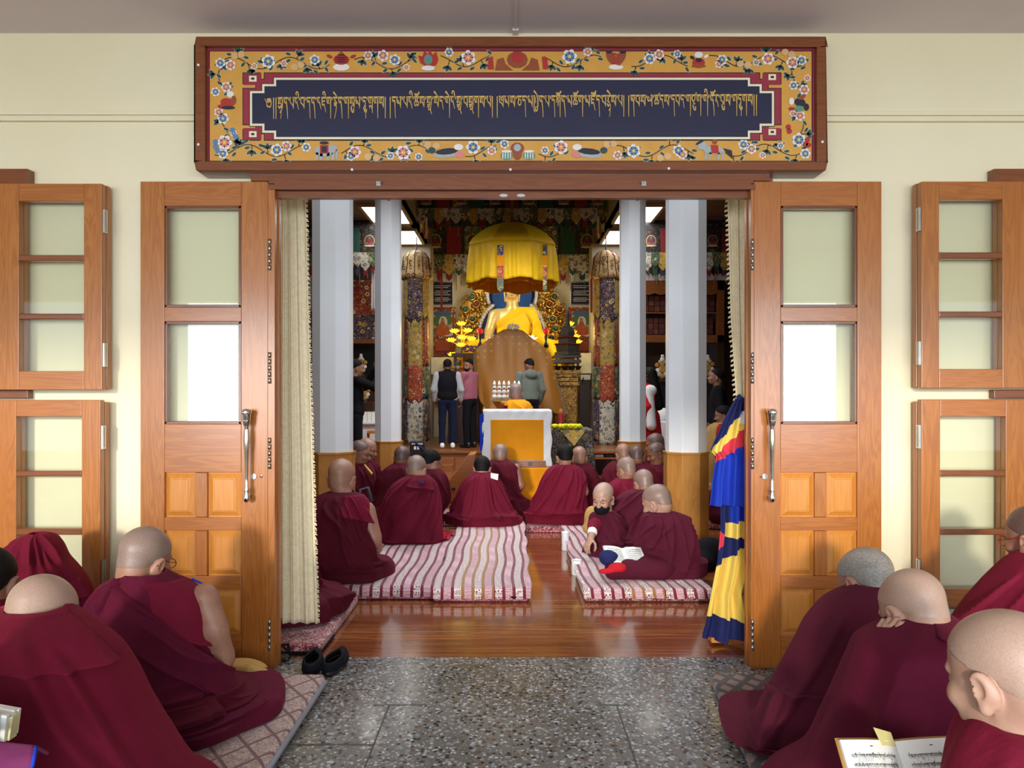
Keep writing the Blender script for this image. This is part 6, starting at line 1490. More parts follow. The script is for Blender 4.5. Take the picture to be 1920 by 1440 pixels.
# yellow parasol over the throne
d = 13.0; xc = X(960, d); t = thing('ceremonial_parasol', 'large yellow silk parasol with brocade ribbons hanging over the covered throne', 'parasol', (xc, d, 3.2))
n, kk = 26, 144; P = np.zeros((n, kk, 3))
dome = [(.02, 421), (.28, 422.5), (.46, 430), (.62, 442), (.74, 453), (.80, 462)]
for j in range(kk):
    a = 2 * math.pi * j / kk; oc = math.cos(math.pi / 8) / math.cos((a + math.pi / 8) % (math.pi / 4) - math.pi / 8)
    for i in range(n):
        if i < 12: u = i / 11 * 5; k0 = min(4, int(u)); f_ = u - k0; r = dome[k0][0] * (1 - f_) + dome[k0 + 1][0] * f_; py = dome[k0][1] * (1 - f_) + dome[k0 + 1][1] * f_; z = Z(py, d); rr = r * oc
        else:
            v = (i - 11) / (n - 12); z = Z(462, d) + (3.30 + .025 * math.sin(a * 8) - Z(462, d)) * v; rr = .80 * oc * (1 + .07 * v) + (.022 * math.sin(a * 30) + .014 * math.sin(a * 47 + 1)) * min(1, v * 2.5)
        P[i, j] = (xc + rr * math.cos(a) * 1.03, d + rr * math.sin(a), z)
m = MB(); m.grid(P[:13], 0, True); m.build('canopy', YELLOWC, t, smooth=True, solid=.006)
m = MB(); m.grid(P[12:], 0, True); m.build('skirt', YELLOWC, t, smooth=True, solid=.006)
m = MB(); Q = P[12:].copy(); Q[:, :, 0] = xc + (Q[:, :, 0] - xc) * .86; Q[:, :, 1] = d + (Q[:, :, 1] - d) * .86; Q[:, :, 2] -= .05; m.grid(Q, 0, True); m.build('inner_skirt', ORANGEC, t, smooth=True, solid=.006)
for px in (938, 1022):
    for k_, (y0, y1, mt) in enumerate(((458, 484, BR_NAVY), (478, 506, ORANGEC), (498, 532, BR_RED), (522, 547, BR_GREEN))):
        dy = 12.10 if px == 938 else 12.32; x0, x1 = X(px - (6 if px == 938 else 4), dy), X(px + (6 if px == 938 else 4), dy); o_ = pendant(t, x0, x1, Z(y0, dy), Z(y1, dy), dy + .02 - .0 + .010 * (3 - k_), mt, .35)
        o_.name = 'ribbon'
MB().tube([(xc, d, Z(424, d)), (xc, d, 5.69)], .02, 8).build('pole', GOLD, t)
# the covered throne
GS = N('gold_brown_silk'); dd_ = GS.n('TexVoronoi', {'Vector': GS.co(scale=(1, .3, 1)), 'Scale': 7.5, 'Randomness': .12}).outputs['Distance']
GS.set(col=GS.mix(GS.ramp(dd_, [(.30, (1, 1, 1)), (.36, (0, 0, 0))]), srgb(148, 96, 16), srgb(178, 128, 44)), rough=.5, sheen=.15)
d = 13.5; t = thing('covered_throne', 'high throne hidden under a gold-brown silk cover with pale dots', 'throne', (X(968, d), 14, .3))
MB().box(X(905, d), X(1036, d), 13.75, 14.5, .305, Z(700, 13.75)).box(X(925, d), X(1005, d), 14.1, 14.5, Z(700, 13.75), Z(635, 13.9)).build('throne_frame', GOLD, t)
topc = [(888, 668), (892, 655), (910, 641), (930, 626), (945, 618), (962, 615), (980, 620), (1000, 636), (1022, 652), (1030, 662), (1036, 690)]
botc = [(893, 735), (900, 752), (912, 768), (930, 775), (945, 776), (962, 776), (985, 775), (1010, 772), (1030, 770), (1056, 782), (1066, 776)]
n, kk = 40, 80; P = np.zeros((n, kk, 3))
for j in range(kk):
    u = j / (kk - 1) * 10; k0 = min(9, int(u)); f_ = u - k0
    T0 = [topc[k0][q] * (1 - f_) + topc[k0 + 1][q] * f_ for q in (0, 1)]; B0 = [botc[k0][q] * (1 - f_) + botc[k0 + 1][q] * f_ for q in (0, 1)]
    uu = abs(j / (kk - 1) - .5) * 2
    for i in range(n):
        v = i / (n - 1); px, py = T0[0] + (B0[0] - T0[0]) * v, T0[1] + (B0[1] - T0[1]) * v
        dep = 13.72 - .28 * v * (1 - uu ** 3) + .5 * max(0, uu - .86) / .14 * (1 - v * .6) + (.008 + .035 * v * max(0, j / kk - .55)) * math.sin(j * .42 + v * 1.6 + 1.5 * math.sin(v * 3)) * min(1, v * 3) + .006 * math.sin(j * .5 - v * 5)
        P[i, j] = (X(px, dep), dep, Z(py, dep))
back = P[0].copy(); back[:, 1] += .75; back[:, 2] -= .05; mid = (P[0] + back) / 2; mid[:, 2] += .02
m = MB(); m.grid(np.concatenate([[back, mid], P])); m.build('silk_cover', GS.m, t, smooth=True, solid=.01)
# the great statue
d = 16.0; S = 1.95; statue = thing('seated_statue', 'great gilded seated statue in a yellow robe behind the covered throne', 'statue', (X(960, d), d, 2.2))
Tm = rotm(4, 180, 0); c0 = np.array(at(960, 543, d))
f = Field(); f.put(head_field(1.1, 1.0), Tm, c0, S)
for s in (-1, 1): f.cap(c0 + np.array([s * .165, -.02, -.08]), c0 + np.array([s * .15, -.03, -.26]), .024, .022, .02)
f.ell(c0 + np.array([0, 0, .24]), (.11, .11, .12), .05)
sh = np.array(at(961, 583, d))
f.cap(c0 + np.array([0, .02, -.2]), sh + np.array([0, .03, -.05]), .12, .15, .05)
f.cap(sh + np.array([-.34, .05, -.09]), sh + np.array([.34, .05, -.09]), .15, None, .08)
f.ell(sh + np.array([0, .03, -.32]), (.40, .24, .36), .08); f.ell(sh + np.array([0, .0, -.72]), (.33, .22, .34), .08)
rs = np.array(at(926, 592, d)); re_ = np.array(at(917, 622, 15.85)); rw_ = np.array(at(914, 640, 15.45))
f.cap(rs, re_, .125, .10, .06).cap(re_, rw_, .10, .065, .05)
f.put(hand_field(.25, .06, -1), frame((.05, -.25, -.9), (0, -1, .2)), rw_ + np.array([0, 0, -.02]), 1.9)
f.cap(sh + np.array([.40, .05, -.1]), sh + np.array([.5, -.1, -.5]), .12, .10, .05)
for s in (-1, 1): f.cap((X(960, d) + s * .2, d - .05, 2.35), (X(960, d) + s * .86, d - .35, 2.32), .2, .16, .08); f.cap((X(960, d) + s * .86, d - .35, 2.3), (X(960, d) - s * .2, d - .65, 2.28), .15, .12, .08)
solid('body', f, GOLDP, statue, .05, [(c0 - .3, c0 + .3, .012), (rw_ - np.array([.15, .3, .4]), rw_ + .15, .02)])
f = Field()
f.ell(sh + np.array([0, .03, -.32]), (.43, .275, .39), .08).cap(sh + np.array([.02, .05, -.09]), sh + np.array([.36, .05, -.09]), .185, None, .08).ell(sh + np.array([0, .0, -.72]), (.37, .26, .36), .08)
f.cap(sh + np.array([.42, .03, -.12]), sh + np.array([.54, -.12, -.6]), .16, .17, .08).cap(sh + np.array([.54, -.12, -.6]), (X(1010, d), 15.5, 2.45), .15, .2, .08)
g = random.Random(2)
for i in range(13):       # folds running from the left shoulder across the chest
    u = i / 12; a = sh + np.array([.44 - .2 * (1 - u), -.20 - .06 * u, -.02 - .42 * u]); b = sh + np.array([-.34 + .62 * max(0, u - .5), -.29, -.46 - .52 * u]); f.cap(a, (a + b) / 2 + np.array([0, -.09, -.02]), .022, .026, .03).cap((a + b) / 2 + np.array([0, -.09, -.02]), b + np.array([0, .03, 0]), .026, .016, .03)
for i in range(6): f.cap(sh + np.array([.62 - .03 * i, .02 - .07 * i, -.25]), sh + np.array([.68 - .05 * i, -.05 - .09 * i, -.95]), .03, .04, .03)
def diag_cut(P):
    return (P[..., 2] - (sh[2] + .06 + .78 * (P[..., 0] - (sh[0] + .06)))) * .7
solid('robe', f, YELLOWC, statue, .028, None, diag_cut)
f = Field()
for s in (-1, 1): f.cap((X(960, d) + s * .2, d - .05, 2.35), (X(960, d) + s * .88, d - .35, 2.3), .24, .2, .1); f.cap((X(960, d) + s * .88, d - .35, 2.28), (X(960, d) - s * .2, d - .70, 2.26), .19, .17, .1)
f.cap((X(1028, 15.5), 15.45, 2.4), (X(1045, 15.4), 15.3, 1.9), .12, .08, .1)
solid('robe_lap', f, YELLOWC, statue, .04)
MB().lathe([(.9, .302), (1.25, .302), (1.25, .7), (1.1, .9), (1.1, 1.5), (1.3, 1.7), (1.3, 1.9), (1.1, 2.15), (.02, 2.15)], (X(960, d), d, 0), 40, sy=.6).build('lotus_base', GOLD, statue, auto=40)
hf = Field().ell(c0 + np.array([0, .06, .14]), (.175, .19, .19), .03).ell(c0 + np.array([0, 0, .32]), (.10, .10, .12), .05); solid('hair_knot', hf, NAVYC, statue, .03)
for s in (-1, 1): MB().tube([c0 + Tm @ (np.array([s * x, .094, -.012]) * S) for x in (.016, .03, .046)], [.002, .008, .002], 6).build('eye_line', BLACK, statue)
MB().tube([c0 + Tm @ (np.array([x, .097 - abs(x) * .3, -.073]) * S) for x in (-.022, 0, .022)], [.004, .010, .004], 6).build('lips', RIB[1], statue)
# blue back-rest with silver scallops, gilded aureole
t = thing('throne_back', 'deep blue back-rest with a scalloped silver rim behind the great statue', 'back-rest', (X(960, 16.4), 16.4, 2.3))
def disc(m, pc, py, rx, ry, d0, d1, mi=0): m.prism([(X(pc, d0) + rx * d0 / F * math.cos(u), Z(py, d0) + ry * d0 / F * math.sin(u)) for u in np.linspace(0, 2 * math.pi, 49)[:-1]], d0, d1, mi)
m = MB(); disc(m, 960, 628, 58, 66, 16.58, 16.64); disc(m, 960, 548, 42, 48, 16.59, 16.65); m.build('blue_panel', plain('deep_blue', srgb(14, 74, 150), .4), t)
for pc, py, rx, ry, nm in ((960, 628, 62, 69, 'silver_rim'), (960, 548, 46, 51, 'halo_rim')):
    m = MB(); us = [u for u in np.linspace(0, 2 * math.pi, 73)[:-1] if not (nm == 'halo_rim' and math.sin(u) < -.35) and not (nm == 'silver_rim' and abs(math.cos(u)) < .55 and math.sin(u) > 0)]
    for u in us:
        m.ball((X(pc, 16.36) + rx * 16.36 / F * math.cos(u), 16.55, Z(py, 16.36) + ry * 16.36 / F * math.sin(u)), .048, 8, 0, (1, .5, 1))
        m.ball((X(pc, 16.36) + (rx - 4) * 16.36 / F * math.cos(u + .04), 16.53, Z(py, 16.36) + (ry - 4) * 16.36 / F * math.sin(u + .04)), .026, 6, 1, (1, .5, 1))
    m.build(nm, [plain('pale_silver_' + nm, srgb(214, 216, 236), .4), plain('dark_' + nm, srgb(40, 44, 60), .5)], t, smooth=True)
t = thing('gilded_aureole', 'gilded carved aureole set with coloured stones around the great statue', 'aureole', (X(960, 16.6), 16.6, 2))
m = MB(); pts = []
for a in np.linspace(-.5, math.pi + .5, 40): pts.append((X(960, 16.6) + 102 * 16.6 / F * math.cos(a), Z(605, 16.6) + 92 * 16.6 / F * math.sin(a)))
m.prism(pts, 16.79, 16.85); m.build('plate', GOLD, t)
m = MB(); g = random.Random(8)
for i in range(300):
    a = g.uniform(-.6, math.pi + .6); k_ = g.uniform(.62, 1.02); x, z = X(960, 16.5) + 103 * k_ * 16.5 / F * math.cos(a), Z(605, 16.5) + 92 * k_ * 16.5 / F * math.sin(a)
    if g.random() < .45: m.tube([(x + .07 * math.cos(u) * (1 - u / 9), 16.77 - .03 * g.random(), z + .07 * math.sin(u) * (1 - u / 9)) for u in np.linspace(0, 5.5, 9)], .018, 5)
    else: m.ball((x, 16.77, z), g.uniform(.035, .075), 8, 0, (1, .8, 1))
m.build('carving', GOLD, t, smooth=True)
for i, (px, py, c) in enumerate(((893, 570, 1), (1030, 570, 1), (886, 598, 0), (1036, 598, 0), (880, 616, 0), (1042, 616, 2), (885, 556, 2), (1040, 556, 0), (890, 634, 3), (1034, 634, 3), (872, 580, 2), (1050, 580, 1))):
    a = at(px, py, 16.7); m = MB(); m.ball(a, .055, 12, 0, (1, .7, 1)); m.build('stone', plain('stone_%d' % i, srgb(*((46, 110, 110), (150, 60, 60), (60, 130, 120), (40, 50, 70))[c]), .15), t, smooth=True)
    MB().tube([a + Vector((.08 * math.cos(u), -.0, .08 * math.sin(u))) for u in np.linspace(0, 2 * math.pi, 15)], .02, 6, cap=False).build('stone_setting', GOLD, t, smooth=True)
# lamps and flowers on the altar
def lotus(m, c, r, n=9, mi=0):
    for ring, (tl, k_) in enumerate(((.35, 1), (.8, .85), (1.2, .6))):
        for i in range(n - ring * 2):
            a = 2 * math.pi * i / (n - ring * 2) + ring * .4; dirv = Vector((math.cos(a) * math.cos(tl), math.sin(a) * math.cos(tl), math.sin(tl))); sd = Vector((-math.sin(a), math.cos(a), 0)); up = dirv.cross(sd)
            L_ = r * k_; base = Vector(c); pts = [base, base + dirv * L_ * .5 + sd * L_ * .26 - up * L_ * .08, base + dirv * L_ - up * -.02, base + dirv * L_ * .5 - sd * L_ * .26 - up * L_ * .08, base + dirv * L_ * .5 + up * L_ * .12]
            m.add(pts, [(0, 1, 4), (1, 2, 4), (2, 3, 4), (3, 0, 4), (0, 3, 2, 1)], mi)
for side, cl in (('left', ((865, 606), (852, 620), (877, 619), (846, 637), (866, 632), (884, 634), (864, 646), (848, 664))), ('right', ((1068, 606), (1083, 640), (1066, 634), (1073, 622), (1079, 630)))):
    t = thing('lotus_lamp', 'bright yellow lotus lamp tree on the altar, %s of the statue' % side, 'lamp', (X(cl[0][0], 15.2), 15.2, 1.4), 'lotus lamps of the altar')
    base_x = X(865 if side == 'left' else 1072, 15.2)
    MB().tube([(base_x, 15.3, 1.35), (base_x, 15.3, Z(606, 15.2))], .02, 8).lathe([(.12, 1.32), (.12, 1.36), (.03, 1.4)], (base_x, 15.3, 0), 16).build('stem', GOLD, t)
    for px, py in cl:
        m = MB(); c = at(px, py + 4, 15.2); lotus(m, c, .13); m.tube([c, (base_x, 15.3, c.z - .08)], .010, 5, 1); m.build('lotus_flower', [LOTUS_E, GOLD], t)
    lamp('lotus_lamp_light', 'POINT', (base_x, 14.95, Z(625, 15.2)), (0, 0, 0), 24, (1, .74, .22), shadow_soft_size=.12)
for px, py, lab in ((932, 636, 'white lotus lamp before the statue, on its right-hand side'), (993, 636, 'white lotus lamp before the statue, under its draped arm')):
    t = thing('white_lotus', lab, 'lamp', at(px, 660, 14.9), 'white lotus lamps'); m = MB(); lotus(m, at(px, py + 4, 14.9), .19, 11); m.build('petals', FLOW, t); MB().tube([at(px, py + 4, 14.9), at(px, 668, 14.9)], .012, 6).lathe([(.05, 0), (.05, .02), (.012, .03)], (X(px, 14.9), 14.9, Z(668, 14.9)), 12).build('stem', GOLD, t)
for px, lab in ((900, 'red ball-shaped lamp on the altar beside the bare arm of the statue'), (1024, 'red ball-shaped lamp on the altar beside the draped arm of the statue')):
    t = thing('red_globe', lab, 'lamp', at(px, 650, 14.9), 'red globes'); m = MB(); m.ball(at(px, 621, 14.9), .068, 18); m.build('globe', emis('red_globe_%d' % px, (.75, .02, .02), .35), t, smooth=True)
    MB().lathe([(.05, Z(652, 14.9)), (.05, Z(645, 14.9)), (.02, Z(640, 14.9)), (.04, Z(632, 14.9)), (.02, Z(627, 14.9))], (X(px, 14.9), 14.9, 0), 16).build('stand', BLACK, t, smooth=True)
t = thing('ornament', 'small white knot ornament on the peak of the silk cover', 'ornament', at(962, 618, 13.7)); m = MB()
for a in np.linspace(0, 2 * math.pi, 9)[:-1]: m.ball(Vector(at(962, 613, 13.7)) + Vector((.09 * math.cos(a), 0, .035 * math.sin(a))), .035, 8)
m.build('knot', PAPER, t, smooth=True)
# altar tables left and right with offerings
t = thing('altar_table', 'gilded carved altar table at the right of the covered throne', 'altar', (X(1064, 14.6), 14.6, .3))
CARV = N('carved_gilt'); cv = CARV.n('TexNoise', {'Vector': CARV.co(), 'Scale': 16.0, 'Detail': 2.0, 'Distortion': 3.0}).outputs[0]
CARV.set(col=CARV.mix(CARV.ramp(cv, [(.42, (0, 0, 0)), (.5, (1, 1, 1)), (.56, (1, 1, 1)), (.62, (0, 0, 0))]), srgb(44, 32, 20), srgb(204, 158, 70)), metal=.4, rough=.4, nrm=CARV.bump(cv, .5, .02))
m = MB(); m.pbox(1040, 722, 1082, 838, 14.3, 14.9); m.build('cabinet', CARV.m, t, bevel=.01)
m = MB()
for i, (py, e) in enumerate(((694, 6), (700, 3), (708, 0), (716, 3))): m.pbox(1036 - e, py, 1084 + e, py + 7, 14.26 - e * .006, 14.9)
m.build('cornice', CARV.m, t, bevel=.006)
MB().pbox(1050, 738, 1072, 790, 14.285, 14.30).build('carved_panel', CARV.m, t, bevel=.01)
for py0, py1 in ((674, 680), (666, 670)): MB().pbox(1038, py0, 1090, py1, 14.3, 14.9).build('shelf', DARKW, t)
[MB().pbox(a, 668, a + 4, 694, 14.5, 14.6).build('upright', DARKW, t) for a in (1042, 1082)]
for i, px in enumerate((1046, 1059, 1072, 1084)):
    m = MB(); m.lathe([(.03, 0), (.04, .01), (.075, .08), (.07, .08), (.03, .015), (0, .015)], (X(px, 14.4), 14.42, Z(694, 14.4) + .003), 20); tag(m.build('offering_bowl', plain('bronze', srgb(70, 56, 44), .3, .1, 8, .8) if i == 0 else MATS['bronze'], auto=40), 'dark bronze offering bowl on the gilded altar table, %s' % ['nearest the throne', 'second from the throne', 'third from the throne', 'farthest from the throne'][i], 'bowl', 'offering bowls on the altar table')
t = thing('reliquary', 'small tiered silver and black reliquary tower on the altar at the right', 'reliquary', at(1064, 666, 14.6))
pr = [(.27, 666), (.27, 661), (.22, 660), (.24, 650), (.25, 647), (.18, 645), (.19, 636), (.21, 634), (.13, 632), (.16, 622), (.10, 614), (.06, 611), (.05, 604), (.03, 592), (.045, 590), (.01, 582)]
MB().lathe([(r, Z(py, 14.6)) for r, py in pr], (X(1064, 14.6), 14.6, 0), 4).build('tower', plain('dark_silver', srgb(110, 112, 118), .35, .2, 12, .6), t); MB().lathe([(.255, Z(647, 14.6)), (.28, Z(645.5, 14.6)), (.255, Z(644, 14.6))], (X(1064, 14.6), 14.6, 0), 4).lathe([(.20, Z(634, 14.6)), (.225, Z(633, 14.6)), (.2, Z(631.5, 14.6))], (X(1064, 14.6), 14.6, 0), 4).build('red_band', RIB[1], t)
tag(MB().pbox(1086, 700, 1107, 836, 15.2, 15.3).build('cabinet_door', DARKW, bevel=.01), 'tall dark polished door between the altar table and the right banner', 'door panel')
t = thing('power_socket', 'white wall socket plate with a plug and black lead beside the altar table', 'socket', at(1098, 712, 15.18)); MB().pbox(1089, 703, 1107, 712, 15.16, 15.2).build('plate', PAPER, t, bevel=.004); MB().tube([at(1094, 708, 15.14), at(1092, 716, 15.12), at(1086, 720, 15.14)], .012, 6).build('plug_lead', BLACK, t)
tag(MB().pbox(1078, 662, 1109, 700, 15.3, 15.4).build('wall_tile', plain('cream_tile', srgb(222, 216, 196), .4)), 'cream wall panel above the socket', 'panel'); tag(MB().pbox(808, 670, 850, 702, 15.3, 15.4).build('wall_tile', MATS['cream_tile']), 'cream wall panel behind the two men on the stage', 'panel')
t = thing('altar_table', 'dark altar table with fruit and flowers behind the two men on the stage', 'altar', (X(868, 14.8), 14.8, .3))
MB().pbox(840, 702, 898, 838, 14.6, 15.1).build('cabinet', DARKW, t, bevel=.01); MB().pbox(846, 662, 892, 668, 14.7, 15.1).build('shelf', DARKW, t); [MB().pbox(a, 668, a + 4, 702, 14.8, 14.9).build('upright', DARKW, t) for a in (852, 884)]
g = random.Random(4)
for i in range(12):
    px, py = 850 + (i % 6) * 8 + g.uniform(-1, 1), 698 - (i // 6) * 9; m = MB(); m.ball(at(px, py, 14.7), .05, 12, 0, (1, 1, .9))
    tag(m.build('fruit', plain('fruit_%d' % i, srgb(*g.choice(((206, 120, 40), (190, 170, 70), (160, 190, 190), (200, 60, 40), (150, 110, 60)))), .4), smooth=True), 'round fruit in the %s of the dark altar table, %s from the left' % (['lower row', 'upper row'][i // 6], ['first', 'second', 'third', 'fourth', 'fifth', 'sixth'][i % 6]), 'fruit', 'fruit on the altar')
t = thing('orchid', 'spray of purple orchids arching before the left edge of the silk cover', 'flowers', at(875, 668, 14.4)); m = MB(); g = random.Random(9)
MB().tube([at(864, 662, 14.5), at(872, 648, 14.4), at(888, 650, 14.3), at(905, 658, 14.2)], .008, 5).build('stem', RIB[0], t)
for i in range(26): lotus(m, at(868 + g.uniform(0, 38), 655 + g.uniform(-5, 7), 14.35), .055, 6)
m.build('blossoms', plain('orchid_purple', srgb(150, 120, 170), .6), t)
# boards with script and painted scrolls
for side, pa, pb, sg in (('left', 808, 852, 1), ('right', 1068, 1112, -1)):
    t = thing('inscription_board', 'navy board with white lines of script on a white mount, %s of the statue' % side, 'board', at((pa + pb) / 2, 575, 16.8), 'inscription boards')
    MB().pbox(pa, 512, pb, 576, 16.8, 16.84).build('mount', PAPER, t); MB().pbox(pa + 2, 528, pb - 3, 572, 16.77, 16.8).build('frame', STEEL, t, bevel=.005); MB().pbox(pa + 3, 530, pb - 4, 570, 16.765, 16.77).build('navy_face', NAVYP, t)
    m = MB(); g = random.Random(3)
    for li, py in enumerate((535, 538.5, 545, 548.5, 552, 558, 561, 564)):
        px = pa + 6 + (li % 3)
        while px < pb - 8 - (li % 2) * 4: w_ = g.uniform(.8, 2.4); m.pbox(px, py, min(px + w_, pb - 7), py + 1.4, 16.760, 16.764); px += w_ + .7
    m.build('script_lines', PAPER, t)
    pm = thing('painted_scroll', 'painting of a seated figure in orange, framed in red, %s of the statue' % side, 'painting', at((pa + pb) / 2, 668, 16.7), 'painted scrolls')
    MB().pbox(pa - 2, 576, pb + 2, 668, 16.72, 16.76).build('frame', BR_RED, pm, bevel=.006)
    m = MB(); m.pbox(pa + 4, 584, pb - 4, 630, 16.715, 16.72, 0)
    q = (pa + pb) / 2
    for (ox, oy, rx, ry, mi, l) in ((0, 588, 18, 6, 5, .004), (-10, 602, 9, 10, 1, .006), (11, 600, 8, 9, 1, .006), (-6, 622, 16, 8, 1, .007), (10, 626, 10, 5, 4, .008), (1, 604, 8, 11, 4, .009), (0, 618, 13, 10, 2, .011), (0, 624, 15, 5, 2, .012), (0, 609, 5, 8, 2, .013), (0, 600, 3.4, 4.4, 3, .015), (4, 613, 4, 2, 3, .015)):
        m.prism([(X(q + ox + rx * math.cos(u), 16.71), Z(oy + ry * math.sin(u), 16.71)) for u in np.linspace(0, 2 * math.pi, 18)[:-1]], 16.715 - l, 16.716 - l, mi)
    m.build('painting', [plain('paint_sky_' + side, srgb(196, 204, 186), .6), plain('paint_hill_' + side, srgb(96, 128, 84), .6), plain('paint_orange_' + side, srgb(212, 100, 44), .6), SKINP, PAPER, plain('paint_blue_' + side, srgb(80, 120, 160), .6)], pm)
    MB().pbox(pa + 8, 640, pb - 8, 658, 16.69, 16.72).build('orange_plaque', RIB[1] if False else plain('plaque_orange_' + side, srgb(190, 80, 40), .5), pm, bevel=.004)
# the teaching desk at the end of the aisle with its seat
d = 7.85; t = thing('teaching_desk', 'tall desk at the aisle end fronted with white cloth around an orange panel', 'desk', (X(969, d), 8.1, 0))
MB().pbox(907, 772, 1033, 966, d + .02, d + .55).build('desk_body', OAK, t, bevel=.008)
m = MB(); P = np.zeros((30, 40, 3))
for i in range(30):
    for j in range(40): px, py = 905 + 129 * j / 39, 769 + 106 * i / 29; P[i, j] = (X(px + 1.5 * math.sin(i * .5) * (j in (0, 39)), d), d + .006 * math.sin(j * .9 + i * .3) * math.sin(i * .4), Z(py, d))
top_ = P[0].copy(); top_[:, 1] += .56; m.grid(np.concatenate([[top_], P])); m.build('white_cloth', WHITEC, t, smooth=True, solid=.006)
MB().pbox(920, 787, 1019, 863, d - .018, d - .008).build('orange_panel', ORANGEC, t, bevel=.004)
MB().pbox(912, 864, 1023, 877, d - .03, d - .01).build('plank', STW, t, bevel=.003); MB().pbox(990, 866, 998, 874, d - .034, d - .03).build('knot_mark', DARKW, t)
P = np.zeros((30, 60, 3))
for i in range(30):
    for j in range(60): px, py = 918 + 112 * j / 59, 876 + 92 * i / 29; P[i, j] = (X(px + i * .25, d), d - .05 + .02 * math.sin(j * .42 + .12 * i) * (i / 29), Z(py, d))
m = MB(); m.grid(P); m.build('orange_skirt', ORANGEC, t, smooth=True, solid=.006)
tag(MB().prism([(X(899, d), Z(778, d)), (X(907, d), Z(774, d)), (X(907, d), Z(842, d)), (X(900, d), Z(848, d))], d + .0, d + .03).build('blue_scarf', BLUEC), 'narrow blue scarf hanging at the left edge of the white-fronted desk', 'scarf')
tag(MB().pbox(925, 800, 1010, 960, 8.45, 9.0).build('bench', BR_RED, bevel=.02), 'brocade-covered seat behind the white-fronted desk', 'seat')
zs = Z(800, 8.45) + .004
P_ = seated('p29', 'lama in an orange robe seated behind the white-fronted desk', 8.62, (967, 737, 8.66, 1.0),
    [(749, 955, 984, 8.62, .07), (756, 948, 992, 8.61, .11), (768, 944, 997, 8.61, .15)], (zs, 932, 1004, 8.7, .22), ORANGEC, pose=(14, 0, 0), folds=('diag', 8, .012), hair=STUB, skinm=SKIN, group='monks seated in the hall')
P_['robe'].patch('maroon_robe', MAR4, P_['root'], -2.0, -.75, lambda u: .25, lambda u: .95, .012)
# crystal stand, table with brocade cloth
t = thing('offering_stand', 'stand of white flower-shaped butter lamps behind the white-fronted desk', 'offering stand', (X(945, 9.2), 9.2, .6))
MB().lathe([(.10, 0), (.10, Z(800, 9.2)), (.12, Z(798, 9.2))], (X(945, 9.2), 9.3, 0), 16).build('post', DARKW, t); MB().lathe([(.02, Z(798, 9.2)), (.05, Z(790, 9.2)), (.02, Z(780, 9.2)), (.12, Z(760, 9.2)), (.16, Z(752, 9.2)), (.15, Z(752, 9.2)), (.02, Z(764, 9.2))], (X(945, 9.2), 9.3, 0), 24).build('bowl', GOLD, t, smooth=True)
for i, px in enumerate((927, 936, 945, 954, 965, 973)):
    m = MB(); [m.ball(at(px, py, 9.2), r, 10) for py, r in ((744, .034), (735, .030), (727, .026))]; m.lathe([(.018, 0), (.02, .03), (.004, .07)], tuple(at(px, 724, 9.2)), 10); m.build('white_lamp', FLOW if False else PAPER, t, smooth=True); MB().ball(at(px, 728, 9.16), .012, 8).build('red_bead', RIB[1], t)
d = 9.1; t = thing('side_table', 'small table under a dark blue brocade cloth right of the white-fronted desk', 'table', (X(1068, d), 9.4, 0)); MB().pbox(1034, 806, 1106, 930, d + .02, d + .6).build('table_frame', DARKW, t)
m = MB(); P = np.zeros((24, 40, 3))
for i in range(24):
    for j in range(40):
        u = j / 39; px = 1032 + 78 * u; bot = 862 + 26 * abs(math.sin(u * math.pi * 1.5 + .4)); py = 805 + (bot - 805) * i / 23; P[i, j] = (X(px + (u - .5) * 14 * i / 23, d), d - .01 + .02 * math.sin(j * .6) * i / 23, Z(py, d))
top_ = P[0].copy(); top_[:, 1] += .62; m.grid(np.concatenate([[top_], P])); m.build('brocade_cloth', BR_BLACK, t, smooth=True, solid=.006)
m = MB(); m.prism([(X(1050, d), Z(806, d)), (X(1098, d), Z(806, d)), (X(1076, d), Z(836, d))], d - .045, d - .035); m.build('gold_corner', BR_YEL, t)
m = MB(); g = random.Random(6)
for i in range(70): u = g.random(); m.ball(at(1036 + 54 * u, 800 + g.uniform(-2, 1), d + g.uniform(-.02, .05)), .028, 7)
tag(m.build('marigold_garland', plain('garland_yellow', srgb(226, 220, 20), .7), smooth=True), 'thick bright yellow flower garland laid on the brocade-covered table', 'garland')
t = thing('thermos', 'red thermos flask standing on the brocade-covered table', 'flask', (X(1055, d), d + .3, Z(806, d))); MB().lathe([(.001, .01), (.034, .01), (.036, .02), (.036, .19), (.028, .21)], (X(1055, d), d + .3, Z(805, d)), 20).build('flask', plain('flask_red', srgb(170, 40, 50), .3), t, auto=40); MB().lathe([(.026, .21), (.026, .25), (.001, .255)], (X(1055, d), d + .3, Z(805, d)), 16).build('cap', RIB[3], t, auto=40)
# things before the stage
t = thing('slanted_board', 'brown slanted reading board on the floor in front of the stage', 'board', (X(862, 8.6), 8.6, 0)); m = MB()
m.prism([(X(836, 8.6), Z(908, 8.6)), (X(878, 8.6), Z(852, 8.6)), (X(892, 8.6), Z(850, 8.6)), (X(892, 8.6), 0.004), (X(836, 8.6), .004)], 8.55, 8.95); m.build('board', PH, t, bevel=.01); MB().ball(at(850, 916, 8.54), .025, 10).build('knob', BLACK, t)
t = thing('notice_box', 'dark box with two lines of pale lettering at the foot of the left banner', 'box', (X(781, 11.8), 11.8, .1)); MB().pbox(768, 828, 796, 846, 11.7, 11.9).box(X(768, 11.7), X(796, 11.7), 11.7, 11.9, .105, Z(846, 11.7)).build('case', BLACK, t, bevel=.006)
m = MB(); g = random.Random(1)
for k_ in range(6): m.pbox(772 + k_ * 3.6, 831, 774.4 + k_ * 3.6, 833.5, 11.69, 11.70)
